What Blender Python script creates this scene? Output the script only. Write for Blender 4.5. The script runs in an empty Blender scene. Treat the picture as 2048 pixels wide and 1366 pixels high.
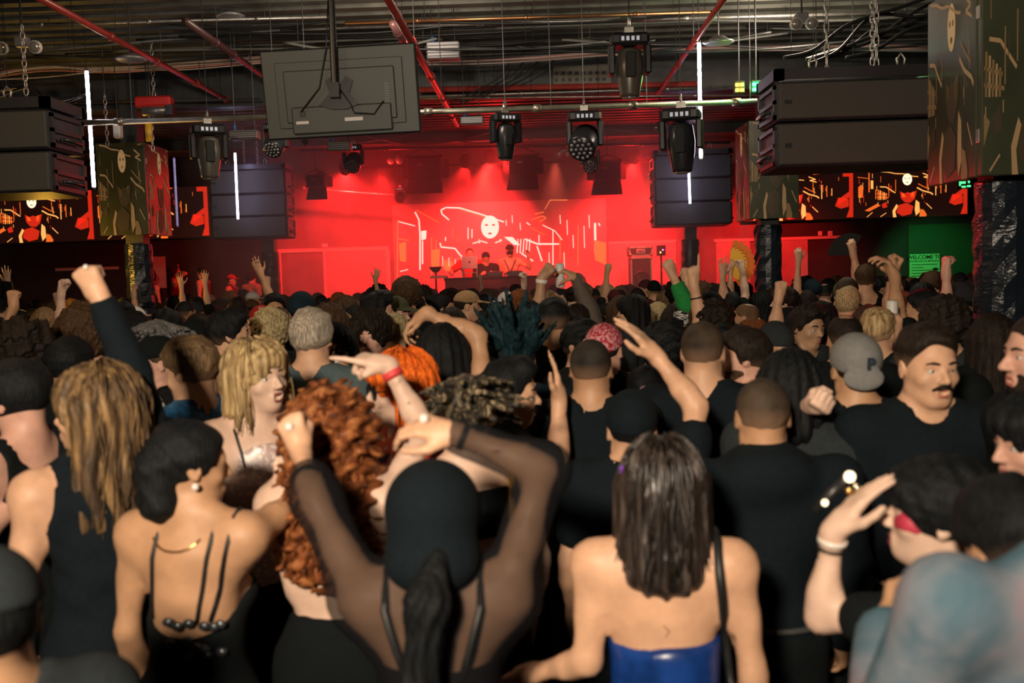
import bpy, math, random
import numpy as np
from mathutils import Vector, Matrix

SC = bpy.context.scene
COL = SC.collection
PI = math.pi
random.seed(7)
rng = np.random.default_rng(7)

# ------------------------------------------------------------------ camera
F = 2048 * 35.0 / 36.0
CAM = Vector((0.0, 0.0, 2.0))
YAW, PITCH, ROLL = math.radians(1.505), math.radians(4.18), math.radians(1.7)
_f = Vector((-math.sin(YAW) * math.cos(PITCH), math.cos(YAW) * math.cos(PITCH), -math.sin(PITCH)))
_r = Vector((math.cos(YAW), math.sin(YAW), 0.0))
_u = _r.cross(_f)
RT = _r * math.cos(ROLL) - _u * math.sin(ROLL)
UP = _u * math.cos(ROLL) + _r * math.sin(ROLL)
FW = _f

def P(px, py, Y):
    """photo pixel -> the point on the plane y = Y"""
    d = FW + RT * ((px - 1024.0) / F) + UP * ((683.0 - py) / F)
    return CAM + d * ((Y - CAM.y) / d.y)

def PZ(px, py, Z):
    d = FW + RT * ((px - 1024.0) / F) + UP * ((683.0 - py) / F)
    return CAM + d * ((Z - CAM.z) / d.z)

def pix(p):
    v = Vector(p) - CAM
    z = v.dot(FW)
    return 1024 + F * v.dot(RT) / z, 683 - F * v.dot(UP) / z

cam = bpy.data.cameras.new('camera')
cam.lens = 35.0; cam.sensor_width = 36.0; cam.clip_start = 0.05; cam.clip_end = 200
cam.dof.use_dof = True; cam.dof.focus_distance = 9.5; cam.dof.aperture_fstop = 2.6
co = bpy.data.objects.new('camera', cam); COL.objects.link(co)
M = Matrix((RT, UP, -FW)).transposed().to_4x4(); M.translation = CAM
co.matrix_world = M
SC.camera = co

# ------------------------------------------------------------------ world, exposure, main lamps
w = bpy.data.worlds.new('world'); SC.world = w; w.use_nodes = True
w.node_tree.nodes['Background'].inputs[0].default_value = (0.004, 0.005, 0.006, 1)
w.node_tree.nodes['Background'].inputs[1].default_value = 1.0
SC.view_settings.view_transform = 'Standard'; SC.view_settings.look = 'None'
SC.view_settings.gamma = 1.0; SC.view_settings.use_curve_mapping = False
SC.view_settings.exposure = 0.0
try:
    SC.cycles.use_denoising = True
    SC.cycles.max_bounces = 5; SC.cycles.diffuse_bounces = 2; SC.cycles.glossy_bounces = 2
    SC.cycles.transparent_max_bounces = 12; SC.cycles.volume_bounces = 0
    SC.cycles.sample_clamp_indirect = 4.0
    SC.cycles.volume_step_rate = 4.0
except Exception:
    pass

def lamp(kind, name, loc, energy, color, aim=None, **kw):
    l = bpy.data.lights.new(name, kind); l.energy = energy; l.color = color
    for k, v in kw.items(): setattr(l, k, v)
    o = bpy.data.objects.new(name, l); COL.objects.link(o); o.location = loc
    if aim is not None:
        o.rotation_euler = (Vector(aim) - Vector(loc)).to_track_quat('-Z', 'Y').to_euler()
    return o

# the photographer's flash, held high behind the camera, and two warm house lamps over the floor
lamp('SPOT', 'flash_lamp', (-0.75, -1.3, 3.0), 1250, (1.0, 0.82, 0.62), aim=(0.3, 10, 2.5),
     spot_size=math.radians(95), spot_blend=0.9, shadow_soft_size=0.16)
lamp('POINT', 'house_lamp', (-3.4, 4.6, 4.1), 60, (1.0, 0.60, 0.30), shadow_soft_size=0.15)
lamp('POINT', 'house_lamp', (-1.2, 8.6, 4.2), 105, (1.0, 0.80, 0.62), shadow_soft_size=0.25)
lamp('POINT', 'house_lamp', (2.6, 9.6, 4.2), 95, (1.0, 0.78, 0.60), shadow_soft_size=0.25)

# ------------------------------------------------------------------ materials
MATS = {}
def mat(name, color, rough=0.6, metal=0.0, noise=0.0, nscale=30.0, spec=0.5, emit=None, estr=0.0, alpha=1.0,
        stretch=None, bump=0.0, sss=0.0, sheen=0.0, col2=None):
    if name in MATS: return MATS[name]
    m = bpy.data.materials.new(name); m.use_nodes = True
    nt = m.node_tree; b = nt.nodes['Principled BSDF']
    b.inputs['Base Color'].default_value = (*color, 1)
    b.inputs['Roughness'].default_value = rough
    b.inputs['Metallic'].default_value = metal
    b.inputs['Specular IOR Level'].default_value = spec
    if sheen: b.inputs['Sheen Weight'].default_value = sheen
    if alpha < 1: b.inputs['Alpha'].default_value = alpha
    if emit is not None:
        b.inputs['Emission Color'].default_value = (*emit, 1)
        b.inputs['Emission Strength'].default_value = estr
    if noise > 0 or bump > 0:
        tc = nt.nodes.new('ShaderNodeTexCoord')
        n = nt.nodes.new('ShaderNodeTexNoise'); n.inputs['Scale'].default_value = nscale
        n.inputs['Detail'].default_value = 4
        if stretch:
            mp = nt.nodes.new('ShaderNodeMapping'); mp.inputs['Scale'].default_value = stretch
            nt.links.new(tc.outputs['Object'], mp.inputs[0]); nt.links.new(mp.outputs[0], n.inputs['Vector'])
        else:
            nt.links.new(tc.outputs['Object'], n.inputs['Vector'])
        if noise > 0:
            r = nt.nodes.new('ShaderNodeValToRGB')
            c2 = col2 or tuple(min(1, c * (1 + noise)) for c in color)
            c1 = tuple(c * max(0, 1 - noise) for c in color) if col2 is None else color
            r.color_ramp.elements[0].position = 0.35; r.color_ramp.elements[1].position = 0.65
            r.color_ramp.elements[0].color = (*c1, 1); r.color_ramp.elements[1].color = (*c2, 1)
            nt.links.new(n.outputs[0], r.inputs[0]); nt.links.new(r.outputs[0], b.inputs['Base Color'])
        if bump > 0:
            bp = nt.nodes.new('ShaderNodeBump'); bp.inputs['Strength'].default_value = bump
            bp.inputs['Distance'].default_value = 0.01
            nt.links.new(n.outputs[0], bp.inputs['Height']); nt.links.new(bp.outputs[0], b.inputs['Normal'])
    MATS[name] = m
    return m

def skin(tone):
    c = {'pale': (0.62, 0.42, 0.32), 'light': (0.58, 0.335, 0.21), 'tan': (0.45, 0.25, 0.14),
         'olive': (0.40, 0.235, 0.14), 'brown': (0.24, 0.12, 0.06), 'rosy': (0.56, 0.31, 0.23)}[tone]
    return mat('skin_' + tone, c, rough=0.5, noise=0.10, nscale=18, spec=0.35)

HAIRC = {'black': (0.006, 0.007, 0.008), 'dark': (0.016, 0.011, 0.008), 'brown': (0.055, 0.030, 0.015),
         'lightbrown': (0.13, 0.080, 0.040), 'blond': (0.42, 0.29, 0.14), 'dirtyblond': (0.23, 0.145, 0.07),
         'auburn': (0.16, 0.050, 0.014), 'silver': (0.34, 0.29, 0.23), 'grey': (0.12, 0.12, 0.12),
         'orange': (0.80, 0.12, 0.012), 'teal': (0.006, 0.022, 0.028), 'straw': (0.40, 0.32, 0.17)}
SCALP = (0.34, 0.20, 0.125)
def fade_into(m, scalp=SCALP):
    """hair that is clipped short shows the scalp: mixed in by the mesh attribute 'fade'"""
    nt = m.node_tree; b = nt.nodes['Principled BSDF']; src = b.inputs['Base Color']
    at = nt.nodes.new('ShaderNodeAttribute'); at.attribute_name = 'fade'
    mx = nt.nodes.new('ShaderNodeMix'); mx.data_type = 'RGBA'
    if src.links: nt.links.new(src.links[0].from_socket, mx.inputs['A'])
    else: mx.inputs['A'].default_value = src.default_value
    mx.inputs['B'].default_value = (*scalp, 1); nt.links.new(at.outputs['Fac'], mx.inputs['Factor']); nt.links.new(mx.outputs['Result'], src)
    return m
def hairm(c):
    if 'hair_' + c in MATS: return MATS['hair_' + c]
    return fade_into(mat('hair_' + c, HAIRC[c], rough=0.62, noise=0.6, nscale=22, spec=0.16, stretch=(9, 9, 0.8), bump=0.45))

CLOTHC = {'black': (0.0042, 0.0062, 0.0072), 'ink': (0.0045, 0.0085, 0.0115), 'charcoal': (0.020, 0.025, 0.028), 'navy': (0.008, 0.020, 0.030),
          'grey': (0.16, 0.17, 0.17), 'slate': (0.072, 0.105, 0.110), 'white': (0.55, 0.52, 0.48), 'olive': (0.06, 0.065, 0.035),
          'red': (0.38, 0.02, 0.02), 'blue': (0.010, 0.075, 0.17), 'royal': (0.006, 0.035, 0.19), 'green': (0.02, 0.22, 0.05),
          'tan': (0.34, 0.21, 0.11), 'burgundy': (0.10, 0.012, 0.018), 'pink': (0.45, 0.25, 0.25), 'cream': (0.42, 0.34, 0.24),
          'maroon': (0.06, 0.01, 0.014), 'sage': (0.10, 0.12, 0.08)}
def cloth(c):
    return mat('cloth_' + c, CLOTHC[c], rough=0.9, noise=0.10, nscale=60, spec=0.15)

# ------------------------------------------------------------------ mesh helpers
def link(name, me, parent=None, mats=(), loc=None):
    o = bpy.data.objects.new(name, me); COL.objects.link(o)
    for m in mats:
        me.materials.append(m)
    if loc is not None: o.location = loc
    if parent is not None: o.parent = parent
    return o

def tag(o, label=None, cat=None, group=None, kind=None):
    if label: o['label'] = label
    if cat: o['category'] = cat
    if group: o['group'] = group
    if kind: o['kind'] = kind
    return o

def empty(name, loc=(0, 0, 0), label=None, cat=None, group=None, rz=0.0):
    o = bpy.data.objects.new(name, None); COL.objects.link(o); o.location = loc
    o.empty_display_size = 0.1
    o.rotation_euler = (0, 0, rz)
    return tag(o, label, cat, group)

def basis(d, hint=(0, 0, 1)):
    d = Vector(d).normalized(); h = Vector(hint)
    if abs(d.dot(h)) > 0.98: h = Vector((1, 0, 0))
    x = h.cross(d).normalized(); y = d.cross(x)
    return x, y, d

class MB:
    """collects faces of several shapes into one mesh (one part)"""
    def __init__(s): s.v = []; s.f = []; s.m = []; s.mi = 0
    def add(s, vs, fs):
        n = len(s.v); s.v += [tuple(v) for v in vs]; s.f += [tuple(i + n for i in f) for f in fs]; s.m += [s.mi] * len(fs)
        return s
    def box(s, lo, hi, M=None):
        x0, y0, z0 = lo; x1, y1, z1 = hi
        v = [(x0, y0, z0), (x1, y0, z0), (x1, y1, z0), (x0, y1, z0), (x0, y0, z1), (x1, y0, z1), (x1, y1, z1), (x0, y1, z1)]
        if M is not None: v = [M @ Vector(p) for p in v]
        return s.add(v, [(3, 2, 1, 0), (4, 5, 6, 7), (0, 1, 5, 4), (1, 2, 6, 5), (2, 3, 7, 6), (3, 0, 4, 7)])
    def bbox(s, lo, hi, b=0.01, M=None):
        """box with chamfered edges"""
        c = [(lo[i] + hi[i]) / 2 for i in range(3)]; h = [(hi[i] - lo[i]) / 2 for i in range(3)]
        b = min(b, min(h) * 0.49)
        vs = []; key = {}
        for sx in (-1, 1):
            for sy in (-1, 1):
                for sz in (-1, 1):
                    for ax in range(3):
                        p = [sx * (h[0] - b), sy * (h[1] - b), sz * (h[2] - b)]
                        sg = (sx, sy, sz); p[ax] = sg[ax] * h[ax]
                        key[(sx, sy, sz, ax)] = len(vs); q = Vector((c[0] + p[0], c[1] + p[1], c[2] + p[2]))
                        vs.append(M @ q if M is not None else q)
        fs = []
        K = lambda x, y, z, a: key[(x, y, z, a)]
        for sg in (-1, 1):
            q = [K(sg, -1, -1, 0), K(sg, 1, -1, 0), K(sg, 1, 1, 0), K(sg, -1, 1, 0)]; fs.append(q if sg > 0 else q[::-1])
            q = [K(-1, sg, -1, 1), K(-1, sg, 1, 1), K(1, sg, 1, 1), K(1, sg, -1, 1)]; fs.append(q if sg > 0 else q[::-1])
            q = [K(-1, -1, sg, 2), K(1, -1, sg, 2), K(1, 1, sg, 2), K(-1, 1, sg, 2)]; fs.append(q if sg > 0 else q[::-1])
        for s1 in (-1, 1):
            for s2 in (-1, 1):
                q = [K(s1, s2, -1, 0), K(s1, s2, -1, 1), K(s1, s2, 1, 1), K(s1, s2, 1, 0)]; fs.append(q if s1 * s2 > 0 else q[::-1])
                q = [K(s1, -1, s2, 2), K(s1, -1, s2, 0), K(s1, 1, s2, 0), K(s1, 1, s2, 2)]; fs.append(q[::-1] if s1 * s2 > 0 else q)
                q = [K(-1, s1, s2, 1), K(-1, s1, s2, 2), K(1, s1, s2, 2), K(1, s1, s2, 1)]; fs.append(q[::-1] if s1 * s2 > 0 else q)
        for sx in (-1, 1):
            for sy in (-1, 1):
                for sz in (-1, 1):
                    q = [K(sx, sy, sz, 0), K(sx, sy, sz, 1), K(sx, sy, sz, 2)]; fs.append(q if sx * sy * sz > 0 else q[::-1])
        return s.add(vs, fs)
    def cyl(s, a, b, r1, r2=None, n=12, caps=True):
        a = Vector(a); b = Vector(b); r2 = r1 if r2 is None else r2
        x, y, d = basis(b - a)
        vs = []
        for p, r in ((a, r1), (b, r2)):
            for i in range(n):
                t = 2 * PI * i / n; vs.append(p + x * (r * math.cos(t)) + y * (r * math.sin(t)))
        fs = [(i, (i + 1) % n, n + (i + 1) % n, n + i) for i in range(n)]
        if caps: fs += [tuple(range(n))[::-1], tuple(range(n, 2 * n))]
        return s.add(vs, fs)
    def tube(s, pts, r, n=6, closed=False):
        pts = [Vector(p) for p in pts]; k = len(pts); vs = []; up = None
        rr = r if hasattr(r, '__len__') else [r] * k
        for i, p in enumerate(pts):
            a = pts[(i - 1) % k] if closed or i else p; b = pts[(i + 1) % k] if closed or i < k - 1 else p
            d = (b - a)
            if d.length < 1e-9: d = Vector((0, 0, 1))
            d.normalize()
            if up is None: x, y, _ = basis(d)
            else:
                x = (up - d * up.dot(d))
                if x.length < 1e-5: x, y, _ = basis(d)
                x.normalize(); y = d.cross(x)
            up = x
            for j in range(n):
                t = 2 * PI * j / n; vs.append(p + (x * math.cos(t) + y * math.sin(t)) * rr[i])
        fs = []
        for i in range(k if closed else k - 1):
            A = i * n; B = ((i + 1) % k) * n
            fs += [(A + j, A + (j + 1) % n, B + (j + 1) % n, B + j) for j in range(n)]
        if not closed: fs += [tuple(range(n))[::-1], tuple(range((k - 1) * n, k * n))]
        return s.add(vs, fs)
    def lathe(s, a, axis, prof, n=16):
        """prof: (t along axis, radius)"""
        a = Vector(a); x, y, d = basis(axis); vs = []
        for t, r in prof:
            for i in range(n):
                q = 2 * PI * i / n; vs.append(a + d * t + x * (r * math.cos(q)) + y * (r * math.sin(q)))
        fs = []
        for k in range(len(prof) - 1):
            A = k * n; B = A + n
            fs += [(A + i, A + (i + 1) % n, B + (i + 1) % n, B + i) for i in range(n)]
        fs += [tuple(range(n))[::-1], tuple(range((len(prof) - 1) * n, len(prof) * n))]
        return s.add(vs, fs)
    def sphere(s, c, r, nu=10, nv=7, M=None):
        c = Vector(c); rr = r if hasattr(r, '__len__') else (r, r, r); vs = []
        for j in range(nv + 1):
            ph = PI * j / nv
            for i in range(nu):
                th = 2 * PI * i / nu
                q = Vector((rr[0] * math.sin(ph) * math.cos(th), rr[1] * math.sin(ph) * math.sin(th), -rr[2] * math.cos(ph)))
                vs.append(c + (M @ q if M is not None else q))
        fs = [(j * nu + i, j * nu + (i + 1) % nu, (j + 1) * nu + (i + 1) % nu, (j + 1) * nu + i) for j in range(nv) for i in range(nu)]
        return s.add(vs, fs)
    def poly(s, pts, thick=None):
        """flat polygon, extruded by the vector thick"""
        n = len(pts); v = [Vector(p) for p in pts]
        if thick is None: return s.add(v, [tuple(range(n))])
        t = Vector(thick)
        return s.add(v + [p + t for p in v], [tuple(range(n)), tuple(range(2 * n - 1, n - 1, -1))] +
                     [(i, n + i, n + (i + 1) % n, (i + 1) % n) for i in range(n)])
    def mesh(s, name='m', smooth=False, weld=False):
        me = bpy.data.meshes.new(name); me.from_pydata(s.v, [], s.f)
        if s.m and max(s.m) > 0: me.polygons.foreach_set('material_index', s.m)
        if smooth: me.polygons.foreach_set('use_smooth', [True] * len(me.polygons))
        me.update()
        return me
    def build(s, name, mats, parent=None, smooth=False, loc=None):
        me = s.mesh(name, smooth)
        return link(name, me, parent, mats if isinstance(mats, (list, tuple)) else [mats], loc)

def struct(name, mb, mats, parent=None):
    o = mb.build(name, mats, parent)
    if parent is None: o['kind'] = 'structure'
    return o
# ------------------------------------------------------------------ implicit bodies: blended shapes meshed as ONE continuous surface
def axis_pts(lo, hi, coarse, zones):
    """grid lines with finer steps inside zones (a, b, step)"""
    out = [lo]; x = lo
    while x < hi:
        st = coarse
        for a, b, q in zones:
            if a - 1e-6 <= x < b: st = min(st, q)
        for a, b, q in zones:
            if x < a < x + st and q < st: st = max(a - x, q)
        x += st; out.append(x)
    return np.array(out, dtype=np.float32)

class SDF:
    def __init__(s): s.pr = []
    def cone(s, a, b, r1, r2=None, k=0.03, g='', op='+'):
        s.pr.append(('c', np.array(a, dtype=np.float32), np.array(b, dtype=np.float32), r1, r1 if r2 is None else r2, k, g, op)); return s
    def ell(s, c, r, M=None, k=0.03, g='', op='+'):
        R = np.eye(3, dtype=np.float32) if M is None else np.array(M, dtype=np.float32)
        s.pr.append(('e', np.array(c, dtype=np.float32), np.array(r, dtype=np.float32), R, None, k, g, op)); return s
    def half(s, c, n, k=0.004, op='-'):
        n = np.array(n, dtype=np.float32); n /= np.linalg.norm(n)
        s.pr.append(('h', np.array(c, dtype=np.float32), n, 0, 0, k, '', op)); return s
    def bounds(s, inf=0.0):
        lo = np.full(3, 1e9); hi = -lo
        for p in s.pr:
            if p[7] != '+': continue
            a, b = s._bb(p); lo = np.minimum(lo, a); hi = np.maximum(hi, b)
        return lo - inf, hi + inf
    @staticmethod
    def _bb(p):
        if p[0] == 'c':
            return np.minimum(p[1] - p[3], p[2] - p[4]), np.maximum(p[1] + p[3], p[2] + p[4])
        r = np.sqrt(((p[3].T * p[2][None, :]) ** 2).sum(1))
        return p[1] - r, p[1] + r
    def field(s, xs, ys, zs, inf=0.0, disp=None):
        f = np.full((len(xs), len(ys), len(zs)), 0.2, dtype=np.float32)
        cell = max(np.diff(xs).max(), np.diff(ys).max(), np.diff(zs).max())
        for p in s.pr:
            k = p[5]
            if p[0] == 'h':
                X = xs[:, None, None]; Y = ys[None, :, None]; Z = zs[None, None, :]
                d = (X - p[1][0]) * p[2][0] + (Y - p[1][1]) * p[2][1] + (Z - p[1][2]) * p[2][2]
                np.maximum(f, d if p[7] == '-' else -d, out=f)      # '-' removes the side the normal points to
                continue
            lo, hi = s._bb(p); m = k + inf + cell * 1.5 + 0.005
            i0, i1 = np.searchsorted(xs, (lo[0] - m, hi[0] + m)); j0, j1 = np.searchsorted(ys, (lo[1] - m, hi[1] + m))
            k0, k1 = np.searchsorted(zs, (lo[2] - m, hi[2] + m))
            if i1 <= i0 or j1 <= j0 or k1 <= k0: continue
            X = xs[i0:i1, None, None]; Y = ys[None, j0:j1, None]; Z = zs[None, None, k0:k1]
            if p[0] == 'c':
                a, b = p[1], p[2]; ba = b - a; l2 = float(ba @ ba) + 1e-12
                px, py, pz = X - a[0], Y - a[1], Z - a[2]
                t = np.clip((px * ba[0] + py * ba[1] + pz * ba[2]) / l2, 0, 1)
                d = np.sqrt((px - t * ba[0]) ** 2 + (py - t * ba[1]) ** 2 + (pz - t * ba[2]) ** 2) - (p[3] + t * (p[4] - p[3]))
            else:
                px, py, pz = X - p[1][0], Y - p[1][1], Z - p[1][2]; R = p[3]; r = p[2]
                u = (px * R[0, 0] + py * R[0, 1] + pz * R[0, 2]) / r[0]
                v = (px * R[1, 0] + py * R[1, 1] + pz * R[1, 2]) / r[1]
                q = (px * R[2, 0] + py * R[2, 1] + pz * R[2, 2]) / r[2]
                k0_ = np.sqrt(u * u + v * v + q * q) + 1e-6
                k1_ = np.sqrt((u / r[0]) ** 2 + (v / r[1]) ** 2 + (q / r[2]) ** 2) + 1e-6
                d = k0_ * (k0_ - 1) / k1_
            sub = f[i0:i1, j0:j1, k0:k1]
            if p[7] == '+':
                d = d - inf
                h = np.clip(0.5 + 0.5 * (sub - d) / k, 0, 1)
                f[i0:i1, j0:j1, k0:k1] = sub * (1 - h) + d * h - k * h * (1 - h)
            else:
                d = -d
                h = np.clip(0.5 - 0.5 * (sub - d) / k, 0, 1)
                f[i0:i1, j0:j1, k0:k1] = sub * (1 - h) + d * h + k * h * (1 - h)
        if disp is not None:
            f += disp(xs[:, None, None], ys[None, :, None], zs[None, None, :])
        return f
    def mesh(s, name, coarse, zones=((), (), ()), inf=0.0, disp=None, zlo=None, relax=1, pad=0.0, keep=None, cl=None):
        lo, hi = s.bounds(inf + pad); m = coarse * 1.6
        ax = [axis_pts(float(lo[i] - m), float(hi[i] + m), coarse, zones[i]) for i in range(3)]
        f = s.field(*ax, inf=inf, disp=disp)
        f[0], f[-1], f[:, 0], f[:, -1], f[:, :, 0], f[:, :, -1] = (0.2,) * 6
        return nets(f, ax, name, relax, keep, cl)

_CORN = [(0, 0, 0), (1, 0, 0), (0, 1, 0), (1, 1, 0), (0, 0, 1), (1, 0, 1), (0, 1, 1), (1, 1, 1)]
_EDGE = [(0, 1), (2, 3), (4, 5), (6, 7), (0, 2), (1, 3), (4, 6), (5, 7), (0, 4), (1, 5), (2, 6), (3, 7)]
def nets(f, ax, name, relax=1, keep=None, cl=None):
    """surface nets; outside the boxes in keep, vertices are gathered on a coarser lattice cl"""
    sg = f < 0
    cnt = np.zeros(tuple(n - 1 for n in f.shape), dtype=np.int8)
    for a, b, c in _CORN:
        cnt += sg[a:f.shape[0] - 1 + a, b:f.shape[1] - 1 + b, c:f.shape[2] - 1 + c]
    act = (cnt > 0) & (cnt < 8)
    I, J, K = np.nonzero(act)
    n = len(I)
    me = bpy.data.meshes.new(name)
    if n == 0: return me
    idx = np.full(act.shape, -1, dtype=np.int64); idx[I, J, K] = np.arange(n)
    fv = [f[I + a, J + b, K + c] for a, b, c in _CORN]
    px = [ax[0][I + a] for a in (0, 1)]; py = [ax[1][J + a] for a in (0, 1)]; pz = [ax[2][K + a] for a in (0, 1)]
    acc = np.zeros((n, 3), dtype=np.float64); num = np.zeros(n)
    for e0, e1 in _EDGE:
        a, b = fv[e0], fv[e1]; cr = (a < 0) != (b < 0)
        t = np.where(cr, a / np.where(cr, a - b, 1), 0)
        c0, c1 = _CORN[e0], _CORN[e1]
        for q, pp in enumerate((px, py, pz)):
            acc[:, q] += np.where(cr, pp[c0[q]] * (1 - t) + pp[c1[q]] * t, 0)
        num += cr
    V = acc / num[:, None]
    quads = []
    def faces(axis):
        A = [slice(None)] * 3; B = [slice(None)] * 3
        A[axis] = slice(0, -1); B[axis] = slice(1, None)
        s0, s1 = sg[tuple(A)], sg[tuple(B)]
        i, j, k = np.nonzero(s0 != s1)
        o = [a for a in range(3) if a != axis]
        c = [i, j, k]
        ok = (c[o[0]] > 0) & (c[o[1]] > 0) & (c[o[0]] < act.shape[o[0]]) & (c[o[1]] < act.shape[o[1]])
        c = [q[ok] for q in c]; flip = s0[i[ok], j[ok], k[ok]]
        def at(d0, d1):
            q = list(c); q[o[0]] = q[o[0]] - d0; q[o[1]] = q[o[1]] - d1
            return idx[q[0], q[1], q[2]]
        Q = np.stack([at(1, 1), at(0, 1), at(0, 0), at(1, 0)], 1)
        if axis == 1: flip = ~flip
        Q[~flip] = Q[~flip][:, ::-1]
        quads.append(Q)
    for a in range(3): faces(a)
    Q = np.concatenate(quads)
    if keep is not None:
        fine = np.zeros(n, dtype=bool)
        for lo, hi in keep: fine |= ((V >= lo) & (V <= hi)).all(1)
        g = np.floor((V + 10) / cl).astype(np.int64); code = (g[:, 0] * 4096 + g[:, 1]) * 4096 + g[:, 2]
        code[fine] = -1 - np.arange(n)[fine]
        _, inv = np.unique(code, return_inverse=True); inv = inv.ravel(); n = int(inv.max()) + 1
        c_ = np.bincount(inv, minlength=n); V = np.stack([np.bincount(inv, V[:, a], n) / c_ for a in range(3)], 1)
        Q = inv[Q]
        # drop collapsed faces, keep triangles as such
        e01, e12, e23, e30, d02, d13 = (Q[:, 0] == Q[:, 1]), (Q[:, 1] == Q[:, 2]), (Q[:, 2] == Q[:, 3]), (Q[:, 3] == Q[:, 0]), (Q[:, 0] == Q[:, 2]), (Q[:, 1] == Q[:, 3])
        k_ = e01.astype(int) + e12 + e23 + e30
        full = Q[(k_ == 0) & ~d02 & ~d13]
        one = (k_ == 1) & ~d02 & ~d13; T_ = []
        for e_, cols in ((e01, (1, 2, 3)), (e12, (0, 2, 3)), (e23, (0, 1, 3)), (e30, (0, 1, 2))):
            T_.append(Q[one & e_][:, cols])
        T_ = np.concatenate(T_)
        srt = np.sort(full, 1); _, u_ = np.unique(srt, axis=0, return_index=True); full = full[u_]
        if len(T_): srt = np.sort(T_, 1); _, u_ = np.unique(srt, axis=0, return_index=True); T_ = T_[u_]
        Q = full; tri = T_
    else: tri = np.zeros((0, 3), dtype=np.int64)
    E = [Q[:, (a, (a + 1) % 4)] for a in range(4)] + [tri[:, (a, (a + 1) % 3)] for a in range(3)]; E = np.concatenate(E)
    for _ in range(relax):
        nm = np.bincount(E[:, 0], minlength=n) + np.bincount(E[:, 1], minlength=n)
        ac = np.stack([np.bincount(E[:, 0], V[E[:, 1], q], n) + np.bincount(E[:, 1], V[E[:, 0], q], n) for q in range(3)], 1)
        V = V * 0.6 + ac / np.maximum(nm, 1)[:, None] * 0.4
    me.vertices.add(n); me.vertices.foreach_set('co', V.astype(np.float32).ravel())
    li = np.concatenate([Q.ravel(), tri.ravel()]).astype(np.int32); nf = len(Q) + len(tri)
    me.loops.add(len(li)); me.loops.foreach_set('vertex_index', li)
    me.polygons.add(nf); me.polygons.foreach_set('loop_start', np.concatenate([np.arange(0, len(Q) * 4, 4), len(Q) * 4 + np.arange(0, len(tri) * 3, 3)]).astype(np.int32))
    me.polygons.foreach_set('use_smooth', np.ones(nf, dtype=bool))
    me.update(calc_edges=True)
    return me

def wob(amp, f, seed=0):
    """cheap smooth noise for cloth folds, curls and locks"""
    r = np.random.default_rng(seed); W = r.normal(size=(4, 3)) * f; ph = r.uniform(0, 6.28, 4)
    def d(X, Y, Z):
        o = 0
        for q in range(4): o = o + np.sin(W[q, 0] * X + W[q, 1] * Y + W[q, 2] * Z + ph[q])
        return (o * (amp / 2.2)).astype(np.float32)
    return d
# ------------------------------------------------------------------ people
UPV = np.array((0, 0, 1.0))
def nrm(v): v = np.asarray(v, float); return v / (np.linalg.norm(v) + 1e-9)
def rot(axis, ang):
    return np.array(Matrix.Rotation(ang, 3, Vector(axis)))
LOD = {0: (0.018, 0.0058, 0.0054, 0.0165), 1: (0.026, 0.0092, 0.0084, 0.023), 2: (0.032, 0.0135, 0.0125, 0.030)}
CURL = {'open': ((4, 8, 6),) * 4, 'relax': ((32, 38, 22), (38, 42, 25), (42, 44, 25), (46, 46, 26)), 'fist': ((84, 98, 60),) * 4,
        'hold': ((48, 52, 34), (52, 54, 34), (54, 55, 36), (55, 55, 36)), 'point': ((2, 6, 4), (82, 98, 60), (84, 98, 60), (84, 98, 60)),
        'splay': ((-4, 6, 6),) * 4, 'flat': ((10, 8, 6),) * 4, 'horns': ((4, 6, 4), (84, 98, 60), (84, 98, 60), (6, 8, 6))}

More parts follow.
